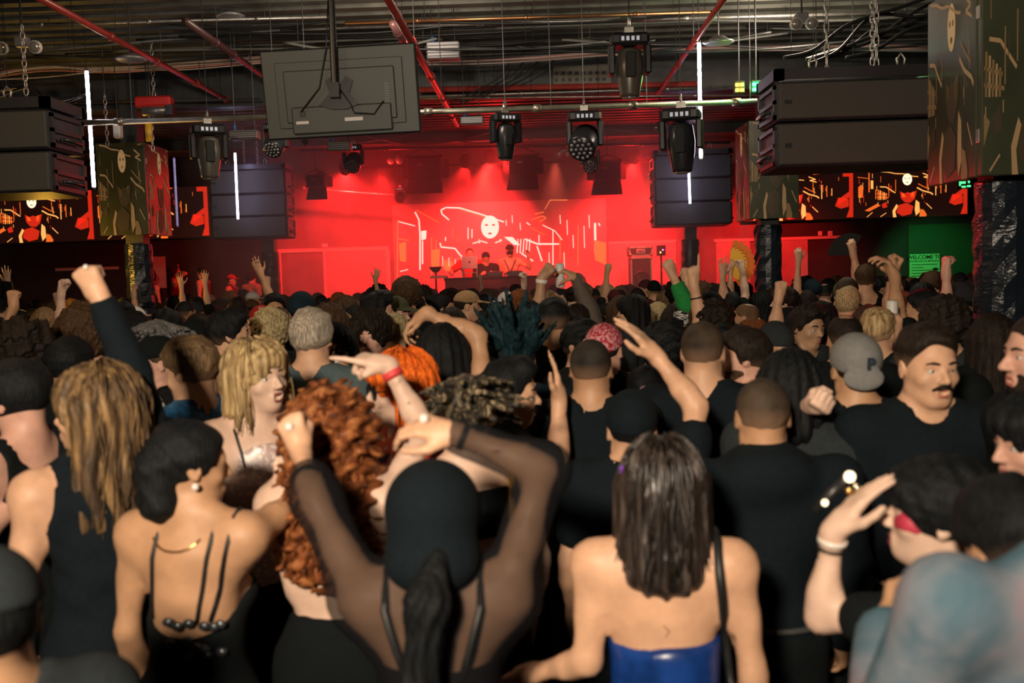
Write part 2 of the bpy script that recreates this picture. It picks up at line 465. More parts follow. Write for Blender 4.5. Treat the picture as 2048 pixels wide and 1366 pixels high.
def hand_prims(S, W, hd, pn, right, kind, s, g):
    hd = nrm(hd); pn = np.asarray(pn, float); pn = nrm(pn - hd * (pn @ hd)); lat = np.cross(hd, pn) * (1 if right else -1)
    curls = CURL[kind]; spread = {'splay': 0.26, 'open': 0.14}.get(kind, 0.05)
    offs = (0.0305, 0.0105, -0.0095, -0.0275); klen = (0.088, 0.092, 0.087, 0.078)
    fl = ((0.043, 0.026, 0.021), (0.047, 0.030, 0.022), (0.043, 0.028, 0.021), (0.034, 0.021, 0.019))
    W = np.asarray(W, float)
    S.cone(W - hd * 0.01 * s, W + hd * 0.035 * s, 0.026 * s, 0.028 * s, k=0.02, g=g)
    for i in range(4):
        kn = W + (hd * klen[i] + lat * offs[i]) * s
        S.cone(W + (hd * 0.018 + lat * offs[i] * 0.55) * s, kn, 0.0155 * s, 0.0125 * s, k=0.012, g=g)
        d = nrm(hd + lat * spread * (offs[i] / 0.03)); ang = 0.0; a = kn
        for q in range(3):
            ang += math.radians(curls[i][q])
            dd = d * math.cos(ang) + pn * math.sin(ang)
            b = a + dd * fl[i][q] * s
            S.cone(a, b, (0.0102 - 0.0012 * q) * s, (0.0093 - 0.0012 * q) * s, k=0.004, g=g); a = b
    t0 = W + (hd * 0.022 + lat * 0.022 + pn * 0.008) * s
    if kind in ('fist', 'point', 'horns'):
        t1 = t0 + nrm(hd * 0.75 + lat * 0.35 + pn * 0.55) * 0.046 * s
        t2 = t1 + nrm(hd * 0.35 - lat * 0.45 + pn * 0.55) * 0.034 * s; t3 = t2 + nrm(-lat * 0.9 + hd * 0.1 + pn * 0.1) * 0.026 * s
    elif kind == 'hold':
        t1 = t0 + nrm(hd * 0.5 + lat * 0.5 + pn * 0.7) * 0.046 * s
        t2 = t1 + nrm(hd * 0.45 + pn * 0.9) * 0.034 * s; t3 = t2 + nrm(hd * 0.2 - lat * 0.3 + pn * 0.8) * 0.026 * s
    else:
        o = 0.95 if kind == 'splay' else 0.6
        t1 = t0 + nrm(hd * 0.62 + lat * o + pn * 0.25) * 0.046 * s
        t2 = t1 + nrm(hd * 0.85 + lat * o * 0.6 + pn * 0.15) * 0.034 * s; t3 = t2 + nrm(hd + lat * 0.3) * 0.026 * s
    S.cone(t0, t1, 0.0165 * s, 0.0125 * s, k=0.014, g=g); S.cone(t1, t2, 0.0118 * s, 0.0108 * s, k=0.005, g=g); S.cone(t2, t3, 0.0105 * s, 0.0085 * s, k=0.004, g=g)

class Pose: pass

def head_prims(S, q):
    """q.H maps head coordinates (x right, y forward, z up; top .115, chin -.115) to the person's frame"""
    H, R, s, f = q.H, q.HR, q.hs, q.sex == 'f'
    e = lambda c, r, k=0.03, op='+', g='head', M=None: S.ell(H(*c), np.array(r) * s, M=(R.T if M is None else M), k=k, g=g, op=op)
    c = lambda a, b, r1, r2, k=0.02, op='+': S.cone(H(*a), H(*b), r1 * s, r2 * s, k=k, g='head', op=op)
    e((0, -.014, .030), (.0755, .096, .085))
    e((0, .022, -.030), (.064 if not f else .061, .066, .080), k=.035)
    e((0, .050, -.090), (.030 if not f else .024, .030, .022), k=.035)
    if not f:
        for sx in (-1, 1): c((sx * .052, -.002, -.062), (sx * .016, .058, -.098), .016, .015, k=.02)
    if q.lod < 2 or q.faced:
        c((-.034, .074, .017), (.034, .074, .017), .0115, .0115, k=.014)
        for sx in (-1, 1):
            e((sx * .032, .093, -.003), (.0140, .0125, .0072), k=.010, op='-')
            e((sx * .043, .056, -.030), (.020, .018, .016), k=.02)
            c((sx * .018, .0835, .0050), (sx * .045, .0735, .0035), .0050, .0042, k=.004)      # upper lid
            c((sx * .020, .0805, -.0105), (sx * .043, .0730, -.0095), .0038, .0034, k=.004)
        c((0, .083, .006), (0, .107, -.030), .0075, .0115 if not f else .0098, k=.010)
        for sx in (-1, 1): e((sx * .0115, .096, -.035), (.0078, .0095, .0068), k=.006)
        c((-.017, .083, -.061), (.017, .083, -.061), .0075, .0075, k=.010)
        c((-.012, .083, -.073), (.012, .083, -.073), .0078, .0078, k=.008)
        if q.mouth_open:
            e((0, .098, -.068), (.017, .022, .006 + .010 * q.mouth_open), k=.006, op='-')
    for sx in (-1, 1):
        Me = np.array((R @ rot((0, 0, 1), sx * -0.35) @ rot((1, 0, 0), 0.2))).T
        e((sx * .0785, -.012, -.006), (.0085, .019, .031), k=.008, M=Me)
        if q.lod < 2: e((sx * .087, -.006, -.004), (.006, .009, .017), k=.005, op='-', M=Me)

def wobh(amp, f, seed):
    w_ = wob(amp, f, seed)
    return lambda X, Y, Z: w_(X, Y, Z) - np.float32(amp * .9)
HAIRLESS = ('bald',)
def hair_sdf(q, style):
    S = SDF(); H, R, s = q.H, q.HR, q.hs
    e = lambda c, r, k=0.03, op='+': S.ell(H(*c), np.array(r) * s, M=R.T, k=k, op=op)
    c = lambda a, b, r1, r2, k=0.03: S.cone(H(*a), H(*b), r1 * s, r2 * s, k=k)
    hv = lambda v: R @ np.array(v, float)
    cut = lambda p, n: S.half(H(*p), hv(n))
    disp = None; wf = 1
    def face_cut(y0=.060, z0=.050, ny=.80, nz=-.60): cut((0, y0, z0), (0, ny, nz))
    if style in ('buzz', 'fade', 'balding'):
        e((0, -.014, .031), (.0785, .0995, .0885)); face_cut(.066, .052)
        cut((0, -.09, -.050 if style == 'buzz' else -.02), (0, -.25, -1)); disp = wobh(.0012, 160, q.seed)
        if style == 'balding': e((0, -.035, .125), (.038, .045, .03), k=.01, op='-')
    elif style == 'short':
        e((0, -.016, .029), (.0835, .1045, .0915)); e((0, .004, .062), (.081, .095, .068), k=.02); face_cut(.064, .062)
        cut((0, -.09, -.062), (0, -.25, -1)); disp = wobh(.0055, 75, q.seed)
    elif style == 'undercut':
        e((0, -.014, .031), (.0785, .0995, .0885)); face_cut(.066, .05); cut((0, -.09, -.035), (0, -.25, -1))
        e((0, -.008, .068), (.081, .092, .062), k=.012); face_cut(.060, .066); disp = wobh(.0045, 80, q.seed)
    elif style == 'quiff':
        e((0, -.016, .028), (.0845, .105, .092)); e((0, .028, .085), (.070, .070, .048), k=.02); e((.015, .058, .084), (.055, .04, .032), k=.02)
        face_cut(.074, .066, .78, -.62); cut((0, -.09, -.058), (0, -.25, -1)); disp = wobh(.007, 70, q.seed)
    elif style == 'bowl':
        e((0, -.012, .035), (.092, .108, .092)); e((0, .055, .050), (.062, .05, .045), k=.02)
        e((0, .115, -.055), (.072, .07, .092), k=.012, op='-'); cut((0, 0, -.052), (0, 0, -1)); disp = wobh(.005, 70, q.seed)
    elif style in ('curly', 'afro'):
        g = .022 if style == 'curly' else .052
        e((0, -.014, .040), (.082 + g, .100 + g, .088 + g)); e((0, .125, -.045), (.075, .09, .10), k=.015, op='-')
        cut((0, -.09, -.075), (0, 0, -1)); disp = wobh(.013, 95, q.seed)
    elif style in ('bob', 'longbob', 'long', 'wavy', 'curlylong', 'wig', 'halfup'):
        zend = {'bob': -.140, 'longbob': -.195, 'long': -.40, 'wavy': -.33, 'curlylong': -.36, 'wig': -.21, 'halfup': -.33}[style]
        wd = {'curlylong': .022, 'wig': .018, 'wavy': .018, 'halfup': .014}.get(style, .010)
        e((0, -.014, .034), (.083 + wd, .104 + wd * .8, .091 + wd * .4))
        for sx in (-1, 1):
            c((sx * (.068 + wd * .6), -.02, .01), (sx * (.072 + wd), -.035, zend + .05), .034 + wd * .4, .030 + wd * .6, k=.04)
            c((sx * .035, -.07, .0), (sx * (.045 + wd * .5), -.095, zend + .01), .040 + wd * .3, .030 + wd * .6, k=.04)
        c((0, -.08, .0), (0, -.105, zend), .042, .030 + wd * .5, k=.04)
        if style == 'bob' or style == 'wig': e((0, .055, .060), (.066, .048, .036), k=.02)
        e((0, .125, -.062), (.064, .088, .105), k=.012, op='-')
        e((0, .085, -.155), (.060, .075, .075), k=.012, op='-')
        if style == 'halfup': e((0, .115, -.075), (.13, .105, .125), k=.015, op='-')
        if style == 'curlylong': disp = wobh(.019, 75, q.seed)
        else:
            hc = H(0, -.01, 0); rr = np.random.default_rng(q.seed); p1, p2 = rr.uniform(0, 6, 2); am = .0065 if style not in ('wavy', 'halfup') else .010
            def disp(X, Y, Z, hc=hc, p1=p1, p2=p2, am=am, wv=(style in ('wavy', 'halfup'))):
                th = np.arctan2(X - hc[0], Y - hc[1]); zz = (Z - hc[2])
                tw = (np.sin(zz * 26 + p1) * 1.6 if wv else np.sin(zz * 12 + p1) * .5)
                return (am * (np.sin(17 * th + tw + p2) * .6 + np.sin(31 * th + tw * 2) * .4 - .5)).astype(np.float32)
    elif style in ('bun', 'updo', 'ponytail'):
        e((0, -.014, .030), (.084, .105, .092)); face_cut(.070, .054); cut((0, -.09, -.066), (0, -.3, -1))
        if style == 'bun': e((0, -.105, .075), (.045, .045, .042), k=.012)
        elif style == 'updo':
            e((0, -.090, -.01), (.062, .055, .075), k=.02); e((0, -.085, -.095), (.070, .05, .050), k=.03)
        else:
            c((0, -.105, .030), (0, -.150, -.02), .026, .030, k=.012); c((0, -.150, -.02), (0, -.145, -.27), .032, .010, k=.02)
        disp = wobh(.004, 90, q.seed)
    elif style == 'mohawk':
        e((0, -.014, .030), (.0785, .0995, .087)); face_cut(.066, .05); cut((0, -.09, -.05), (0, -.25, -1))
        rr = np.random.default_rng(q.seed)
        for i in range(80):
            a = rr.uniform(-.6, 2.9); xx = rr.normal(0, .036)
            b0 = np.array((xx, .085 * math.cos(a) - .014, .03 + .085 * math.sin(a)))
            d = nrm(np.array((xx * 9, math.cos(a) * .7 - .15, math.sin(a) + .35))); ln = rr.uniform(.13, .21)
            c(tuple(b0), tuple(b0 + d * ln), .019, .004, k=.008)
        disp = wobh(.004, 90, q.seed)
    elif style == 'messy':
        e((0, -.014, .034), (.088, .106, .094)); e((0, .120, -.055), (.066, .085, .095), k=.012, op='-')
        rr = np.random.default_rng(q.seed)
        for i in range(90):
            a = rr.uniform(0, 2 * PI); el = rr.uniform(-.35, 1.45)
            b0 = np.array((.082 * math.cos(el) * math.sin(a), .10 * math.cos(el) * math.cos(a) - .014, .034 + .088 * math.sin(el)))
            if b0[1] > .055 and b0[2] < .06: continue
            d = nrm(np.array((math.sin(a) * 1.0, math.cos(a) * .6 - .55, .25 * math.sin(el) - .45)))
            c(tuple(b0), tuple(b0 + d * rr.uniform(.07, .15)), .013, .004, k=.008)
        disp = wobh(.004, 90, q.seed)
    return S, disp

def hat_sdf(q, style):
    S = SDF(); H, R, s = q.H, q.HR, q.hs
    e = lambda c, r, k=0.01, op='+', M=None: S.ell(H(*c), np.array(r) * s, M=(R.T if M is None else M), k=k, op=op)
    hv = lambda v: R @ np.array(v, float)
    if style in ('cap', 'capback'):
        e((0, -.012, .040), (.089, .109, .094)); S.half(H(0, 0, .034 if style == 'cap' else .018), hv((0, -.10 if style == 'cap' else .30, -1)))
        if style == 'capback': e((0, .10, .035), (.062, .05, .040), k=.01, op='-')
        sy = 1 if style == 'cap' else -1
        if style == 'cap': e((0, .118, .034), (.072, .080, .0085), M=(R @ rot((1, 0, 0), -.12)).T, k=.006)
        else: e((0, -.105, -.018), (.070, .018, .045), M=(R @ rot((1, 0, 0), -.25)).T, k=.012)
    elif style == 'beanie':
        e((0, -.016, .040), (.088, .108, .102)); S.half(H(0, 0, .022), hv((0, .22, -1)))
    elif style == 'bandana':
        e((0, -.014, .034), (.084, .105, .092)); S.half(H(0, 0, .022), hv((0, .30, -1)))
        for sx in (-1, 1): S.cone(H(sx * .01, -.105, -.01), H(sx * .035, -.125, -.075), .017 * s, .008 * s, k=.01)
    elif style == 'hood':
        e((0, -.020, .024), (.108, .125, .112), k=.03); e((0, -.055, -.085), (.105, .085, .075), k=.05)
        e((0, .115, -.03), (.070, .105, .112), k=.02, op='-'); S.half(H(0, 0, -.150), hv((0, 0, -1)))
    elif style == 'bigbrim':
        e((0, -.012, .050), (.084, .100, .082)); S.half(H(0, 0, .035), (0, 0, -1) @ R.T if False else hv((0, 0, -1)))
        e((0, -.005, .038), (.165, .175, .0085), k=.006)
    return S

def make_pose(h, face, sex, hy, hp, hr, lean, build, lod, seed, LA, RA, faced, mouth, hunch=(0, 0)):
    q = Pose(); q.s = s = h / 1.75; q.sex = sex; q.lod = lod; q.seed = seed; q.faced = faced; q.mouth_open = mouth
    a = math.radians(face); q.fw = np.array((math.sin(a), math.cos(a), 0)); q.rt = np.array((math.cos(a), -math.sin(a), 0))
    f = sex == 'f'; b = build
    q.L = lambda x, y, z: (q.rt * x + q.fw * y + UPV * z) * s + np.array((lean[0], lean[1], 0)) * max(0, z - .95) / .55
    q.shw = (.168 if f else .188) * b
    q.hs = min(1.04, max(.96, s))
    A = math.radians(face + hy); fh = np.array((math.sin(A), math.cos(A), 0)); rh = np.array((math.cos(A), -math.sin(A), 0))
    R = np.stack([rh, fh, UPV], 1)
    R = R @ rot((1, 0, 0), math.radians(hp)) @ rot((0, 1, 0), math.radians(hr))
    q.HR = R
    hc = q.L(0, .012, 1.75 - .127 * q.hs / s) + q.fw * hunch[0] - UPV * hunch[1]
    q.hc = hc
    q.H = lambda x, y, z: hc + R @ (np.array((x, y, z)) * q.hs)
    q.sh = {}; q.el = {}; q.wr = {}; q.hand = {}
    for side, spec in (('l', LA), ('r', RA)):
        sx = 1 if side == 'r' else -1
        q.sh[side] = Sh = q.L(sx * q.shw, -.005, 1.425)
        U, Fo = .285 * s, .252 * s
        hd = None; pn = None; kind = 'relax'
        if spec in (None, 'down'):
            E = Sh + nrm(q.rt * sx * .16 + q.fw * -.03 - UPV) * U; W = E + nrm(q.rt * sx * -.02 + q.fw * .30 - UPV) * Fo; pn = -q.rt * sx
        elif spec == 'chest':
            E = Sh + nrm(q.rt * sx * .25 + q.fw * .30 - UPV) * U; W = E + nrm(-q.rt * sx * .45 + q.fw * .75 + UPV * .45) * Fo; pn = -q.rt * sx + UPV * .2; kind = 'hold'
        elif spec == 'up':
            E = Sh + nrm(q.rt * sx * .45 + q.fw * .25 + UPV) * U; W = E + nrm(-q.rt * sx * .05 + q.fw * .1 + UPV) * Fo; pn = q.fw; kind = 'open'
        elif spec == 'fist':
            E = Sh + nrm(q.rt * sx * .55 + q.fw * .35 + UPV * .7) * U; W = E + nrm(-q.rt * sx * .1 + q.fw * .05 + UPV) * Fo; pn = q.fw; kind = 'fist'
        elif spec == 'bent':
            E = Sh + nrm(q.rt * sx * .5 + q.fw * .45 - UPV * .4) * U; W = E + nrm(-q.rt * sx * .1 + q.fw * .3 + UPV) * Fo; pn = q.fw; kind = 'relax'
        else:
            e = np.array(spec['e'], float) if 'e' in spec else None; w_ = np.array(spec['w'], float)
            clamp = lambda d, n: nrm(d) * min(max(np.linalg.norm(d), n * .88), n * 1.12)
            if e is None:
                d = w_ - Sh; D = min(max(np.linalg.norm(d), .12), (U + Fo) * 1.06); dn = nrm(d)
                U2, F2 = (U * 1.08, Fo * 1.08) if D > U + Fo - .005 else (U, Fo)
                x = (D * D + U2 * U2 - F2 * F2) / (2 * D); r = math.sqrt(max(0, U2 * U2 - x * x))
                po = np.array(spec.get('pole', q.rt * sx - UPV * .6)); po = nrm(po - dn * (po @ dn))
                E = Sh + dn * x + po * r; W = Sh + dn * D
            else:
                E = Sh + clamp(e - Sh, U); W = E + clamp(w_ - E, Fo)
            hd = spec.get('hd'); pn = spec.get('pn', q.fw); kind = spec.get('hand', 'fist')
        q.el[side], q.wr[side] = E, W
        q.hand[side] = (nrm(W - E) if hd is None else nrm(hd), pn, kind)
    return q

def body_sdf(q):
    S = SDF(); L, s, b = q.L, q.s, 1.0; f = q.sex == 'f'; R = np.stack([q.rt, q.fw, UPV], 0)
    E = lambda c, r, k=.06, g='torso': S.ell(L(*c), np.array(r) * s, M=R, k=k, g=g)
    w = q.shw / .188
    E((0, -.005, .955), (.170 if f else .163, .118, .125), g='pelvis')
    E((0, 0, 1.10), (.122 if f else .142, .092 if f else .102, .15))
    E((0, .0, 1.275), (.140 * w if f else .160 * w, .103 if f else .118, .165))
    E((0, -.012, 1.395), (.150 * w, .080, .070))
    if f:
        for sx in (-1, 1): E((sx * .068, .085, 1.255), (.060, .058, .062), k=.03)
    for sx, side in ((-1, 'l'), (1, 'r')):
        Sh = q.sh[side]; up = (q.el[side] - Sh)[2] > .05
        S.cone(L(sx * .035, -.012, 1.50), L(sx * .125, -.012, 1.442) if not up else L(sx * .12, -.012, 1.455), .046 * s, (.045 if f else .052) * s, k=.05, g='trap')
        S.ell(Sh, np.array((.052, .052, .055) if f else (.060, .060, .062)) * s, k=.05, g='trap')
        S.cone(L(sx * .11, .0, 1.36), Sh, .060 * s, .050 * s, k=.05, g='trap')
        E_, W_ = q.el[side], q.wr[side]; m = f and .86 or 1.0
        S.cone(Sh, E_, .050 * s * m, .040 * s * m, k=.04, g='ua' + side)
        mid = Sh + (E_ - Sh) * .45
        S.ell(mid, np.array((.047, .047, .075)) * s * m, M=np.array(basis(E_ - Sh)), k=.03, g='ua' + side)
        fm = E_ + (W_ - E_) * .3
        S.cone(E_, fm, .039 * s * m, .041 * s * m, k=.03, g='fa' + side)
        S.cone(fm, W_, .041 * s * m, .0265 * s * m, k=.03, g='fa' + side)
        hd, pn, kind = q.hand[side]
        hand_prims(S, W_, hd, pn, side == 'r', kind, (q.hs * (.93 if f else 1.0)), 'hand' + side)
    S.cone(L(0, -.018, 1.43), q.H(0, -.025, -.055), (.053 if f else .062) * s, (.047 if f else .055) * s, k=.035, g='neck')
    for sx in (-1, 1):
        hp, kn, an = L(sx * .088, 0, .90), L(sx * .10, .015, .49), L(sx * .105, -.01, .09)
        S.cone(hp, kn, .088 * s, .060 * s, k=.05, g='leg'); S.cone(kn, an, .058 * s, .038 * s, k=.03, g='leg')
        S.cone(L(sx * .105, -.03, .045), L(sx * .115, .14, .035), .040 * s, .034 * s, k=.03, g='foot')
    head_prims(S, q)
    return S

def sub(S, groups):
    T = SDF(); T.pr = [p for p in S.pr if p[6] in groups and p[7] == '+']; return T

def zones_of(q, S, lod):
    bc, hc, hn, gc = LOD[lod]; hc = hc if q.faced else hc * 1.2
    z = [[], [], []]
    def addz(groups, step):
        T = sub(S, groups)
        if not T.pr: return
        lo, hi = T.bounds(.008)
        for i in range(3): z[i].append((float(lo[i]), float(hi[i]), step))
    addz(('head',), hc)
    for sd in 'lr': addz(('hand' + sd,), hn if q.wr[sd][2] > q.s * 1.0 else max(hn, .0125))
    z[2].append((q.s * .92, 3.0, bc))
    return z

GCUT = {}
def garment(q, S, style, inf, lod, seed, cut=None, lo=None, fa=(.96, .96)):
    L, s = q.L, q.s; bc, hc, hn, gc = LOD[lod]
    gr = {'torso', 'pelvis', 'trap'}
    if style == 'strapless' or style == 'cami' or style == 'tank' or style == 'croptop' or style == 'lowback': gr = {'torso', 'pelvis'} if style not in ('tank',) else {'torso', 'pelvis', 'trap'}
    T = sub(S, gr)
    m = .88 if q.sex == 'f' else 1.0
    for side in 'lr':
        Sh, E, W = q.sh[side], q.el[side], q.wr[side]
        if style in ('tee', 'baggy'):
            T.cone(Sh, Sh + (E - Sh) * (.62 if style == 'tee' else .85), .053 * s * m, (.055 if style == 'tee' else .072) * s * m, k=.03)
        elif style in ('long', 'hoodie', 'coat'):
            x = .010 if style != 'long' else 0
            T.cone(Sh, E, .052 * s * m + x, .043 * s * m + x, k=.035); u_ = fa[side == 'r']; T.cone(E, E + (W - E) * u_, .043 * s * m + x, (.043 - .011 * u_) * s * m + x, k=.03)
        elif style == 'rolled':
            T.cone(Sh, E, .054 * s * m, .045 * s * m, k=.035); T.cone(E, E + (W - E) * .12, .046 * s * m, .046 * s * m, k=.02)
    if style in ('hoodie',):
        T.ell(L(0, -.085, 1.455), np.array((.125, .065, .075)) * s, M=np.stack([q.rt, q.fw, UPV], 0), k=.04)
    if lo is None: lo = 1.14 if style == 'croptop' else .84
    T.half(L(0, 0, lo), (0, 0, -1))
    if style in ('tee', 'long', 'baggy', 'rolled', 'coat'):
        T.cone(L(0, -.010, 1.482), L(0, .0, 1.58), .056 * s, .105 * s, k=.012, op='-')
        T.ell(L(0, .066, 1.492), np.array((.044, .046, .032)) * s, M=np.stack([q.rt, q.fw, UPV], 0), k=.014, op='-')
    elif style == 'hoodie':
        T.cone(L(0, .03, 1.48), L(0, .04, 1.62), .062 * s, .075 * s, k=.01, op='-')
    elif style == 'tank':
        R = np.stack([q.rt, q.fw, UPV], 0)
        T.ell(L(0, -.03, 1.49), np.array((.075, .12, .075)) * s, M=R, k=.01, op='-')
        for sx in (-1, 1): T.ell(L(sx * .205, 0, 1.42), np.array((.085, .15, .13)) * s, M=R, k=.01, op='-')
    elif style in ('strapless', 'croptop'):
        T.half(L(0, 0, cut or 1.285), nrm(UPV * 1.0 - q.fw * .12))
    elif style in ('cami', 'lowback'):
        T.half(L(0, .0, cut or (1.22 if style == 'lowback' else 1.30)), nrm(UPV * 1.0 - q.fw * (.55 if style == 'lowback' else .35)))
    fold = wob(.005 if style != 'baggy' else .009, 22, seed)
    return T.mesh('shirt', gc, inf=inf, disp=fold, relax=1)

def strands(q, style, n, seed, zend, spread, wave, curl=0.0, amin=.75):
    """single locks lying over the hair mass"""
    r = np.random.default_rng(seed); mb = MB(); H = q.H
    for i in range(n):
        a = r.uniform(amin, 2 * PI - amin); rad = r.uniform(1.0, 1.09 + spread)
        ex, ey, ez = .088 * rad, .110 * rad, .096 * rad; pts = []; ph = r.uniform(0, 6.28); ph2 = r.uniform(0, 6.28)
        el0 = r.uniform(.5, 1.45); ze = zend * r.uniform(.82, 1.05); m = 11
        flare = spread * r.uniform(.3, 1.2)
        for t in range(m):
            u = t / (m - 1)
            if u < .42:
                el = el0 + (-.15 - el0) * (u / .42)
                p = [ex * math.cos(el) * math.sin(a), ey * math.cos(el) * math.cos(a) - .014, .034 + ez * math.sin(el)]
            else:
                v = (u - .42) / .58
                p = [ex * math.sin(a) * (1 + flare * v * 2), ey * math.cos(a) * (1 + flare * v) - .014 - .01 * v, .02 + (ze - .02) * v]
            wv = wave * min(1, u * 2)
            p[0] += wv * math.sin(u * (9 + curl) + ph); p[1] += wv * math.cos(u * (8 + curl) + ph2)
            if p[1] > .03 and p[2] < .0: p[1] = .03
            pts.append(H(*p))
        rr = [.0042 * (1 - .65 * (t / (m - 1))) for t in range(m)]
        mb.tube(pts, rr, n=3)
    return mb

def child(root, name, me, material):
    o = link(name, me, root, [material]); return o

def face_parts(root, q, brow='dark', lips=(0.42, 0.13, 0.11), shut=False, iris=(0.03, 0.02, 0.012)):
    H, s, R = q.H, q.hs, q.HR; Rm = Matrix([list(r) for r in R])
    wh = mat('eye_white', (0.50, 0.47, 0.44), rough=0.25); ir = mat('iris_%.2f' % iris[0], iris, rough=0.15)  # eye white dimmed to carry the shade of the sockets
    for sx in (-1, 1):
        eb = MB(); eb.sphere(H(sx * .0315, .0715, -.0028), .0122 * s, 12, 8); eye = eb.build('eye', wh, root, smooth=True)
        ib = MB(); ib.sphere(H(sx * .0312, .0785, -.0028), (.0064 * s, .0060 * s, .0064 * s), 10, 6, M=Rm); ib.build('iris', ir, eye, smooth=True)
        bb = MB(); bb.tube([H(sx * .013, .0885, .0170), H(sx * .022, .0885, .0200), H(sx * .034, .0865, .0220), H(sx * .049, .0760, .0180)], [.0036 * s, .0046 * s, .0044 * s, .0024 * s], n=6)
        bb.build('eyebrow', hairm(brow), root, smooth=True)
    lb = MB(); o = .006 * q.mouth_open
    lb.tube([H(-.024, .078, -.0645), H(-.011, .0895, -.0605 + o), H(0, .0905, -.0622 + o), H(.011, .0895, -.0605 + o), H(.024, .078, -.0645)], [.0016 * s, .0036 * s, .0036 * s, .0036 * s, .0016 * s], n=6)
    lb.tube([H(-.023, .078, -.0665), H(-.010, .0885, -.0735 - o), H(.010, .0885, -.0735 - o), H(.023, .078, -.0665)], [.0016 * s, .0046 * s, .0046 * s, .0016 * s], n=6)
    lb.build('lips', mat('lips_%.2f_%.2f' % (lips[0], lips[1]), lips, rough=0.4), root, smooth=True)

def beard_part(root, q, color='dark', thick=.0035):
    B = SDF(); H, R, s = q.H, q.HR, q.hs
    B.ell(H(0, .022, -.030), np.array((.064 + thick * .6, .066 + thick, .080 + thick)) * s, M=R.T, k=.03)
    B.ell(H(0, .050, -.090), np.array((.030 + thick, .030 + thick, .022 + thick)) * s, M=R.T, k=.03)
    for sx in (-1, 1): B.cone(H(sx * .053, -.002, -.062), H(sx * .016, .058, -.098), (.016 + thick) * s, (.015 + thick) * s, k=.02)
    hv = lambda v: R @ np.array(v, float)
    B.half(H(0, .0, -.022), hv((0, .30, 1))); B.half(H(0, -.012, 0), hv((0, -1, 0)))
    B.ell(H(0, .095, -.066), np.array((.026, .03, .013)) * s, M=R.T, k=.006, op='-')
    child(root, 'beard', B.mesh('beard', LOD[q.lod][1], relax=1, disp=wob(.001, 200, 3)), hairm(color))

def person(label, top, Y, face=0, sex='m', tone='light', hair=('short', 'dark'), wear=('tee', 'black'), LA=None, RA=None,
           hy=0, hp=0, hr=0, lod=1, lean=(0, 0), build=1.0, hat=None, pad=.012, faced=None, mouth=0.0, group=None, beard=None,
           brow=None, lips=None, seed=None, extra=None, z0=0.0, legs='black', waist=.985, hunch=(0, 0)):
    T = P(top[0], top[1], Y)
    seed = (int(top[0] * 7 + top[1] * 13) % 9973) if seed is None else seed
    h = T.z - pad - z0 + hunch[1]; fa_ = math.radians(face)
    base = np.array((T.x - lean[0] * 1.45 - hunch[0] * math.sin(fa_), Y - lean[1] * 1.45 - hunch[0] * math.cos(fa_), z0))
    if faced is None: faced = False
    def world(sp):
        if not isinstance(sp, dict): return sp
        d = dict(sp)
        for k in ('e', 'w'):
            if k in d: d[k] = np.array(P(d[k][0], d[k][1], Y + d[k][2])) - base
        return d
    q = make_pose(h, face, sex, hy, hp, hr, lean, build, lod, seed, world(LA), world(RA), faced, mouth, hunch)
    root = empty('person', Vector(base), label, 'person', group)
    fill_person(root, q, tone, hair, wear, hat, beard, brow, lips, legs, seed, lod, waist)
    if extra: extra(root, q)
    return root, q

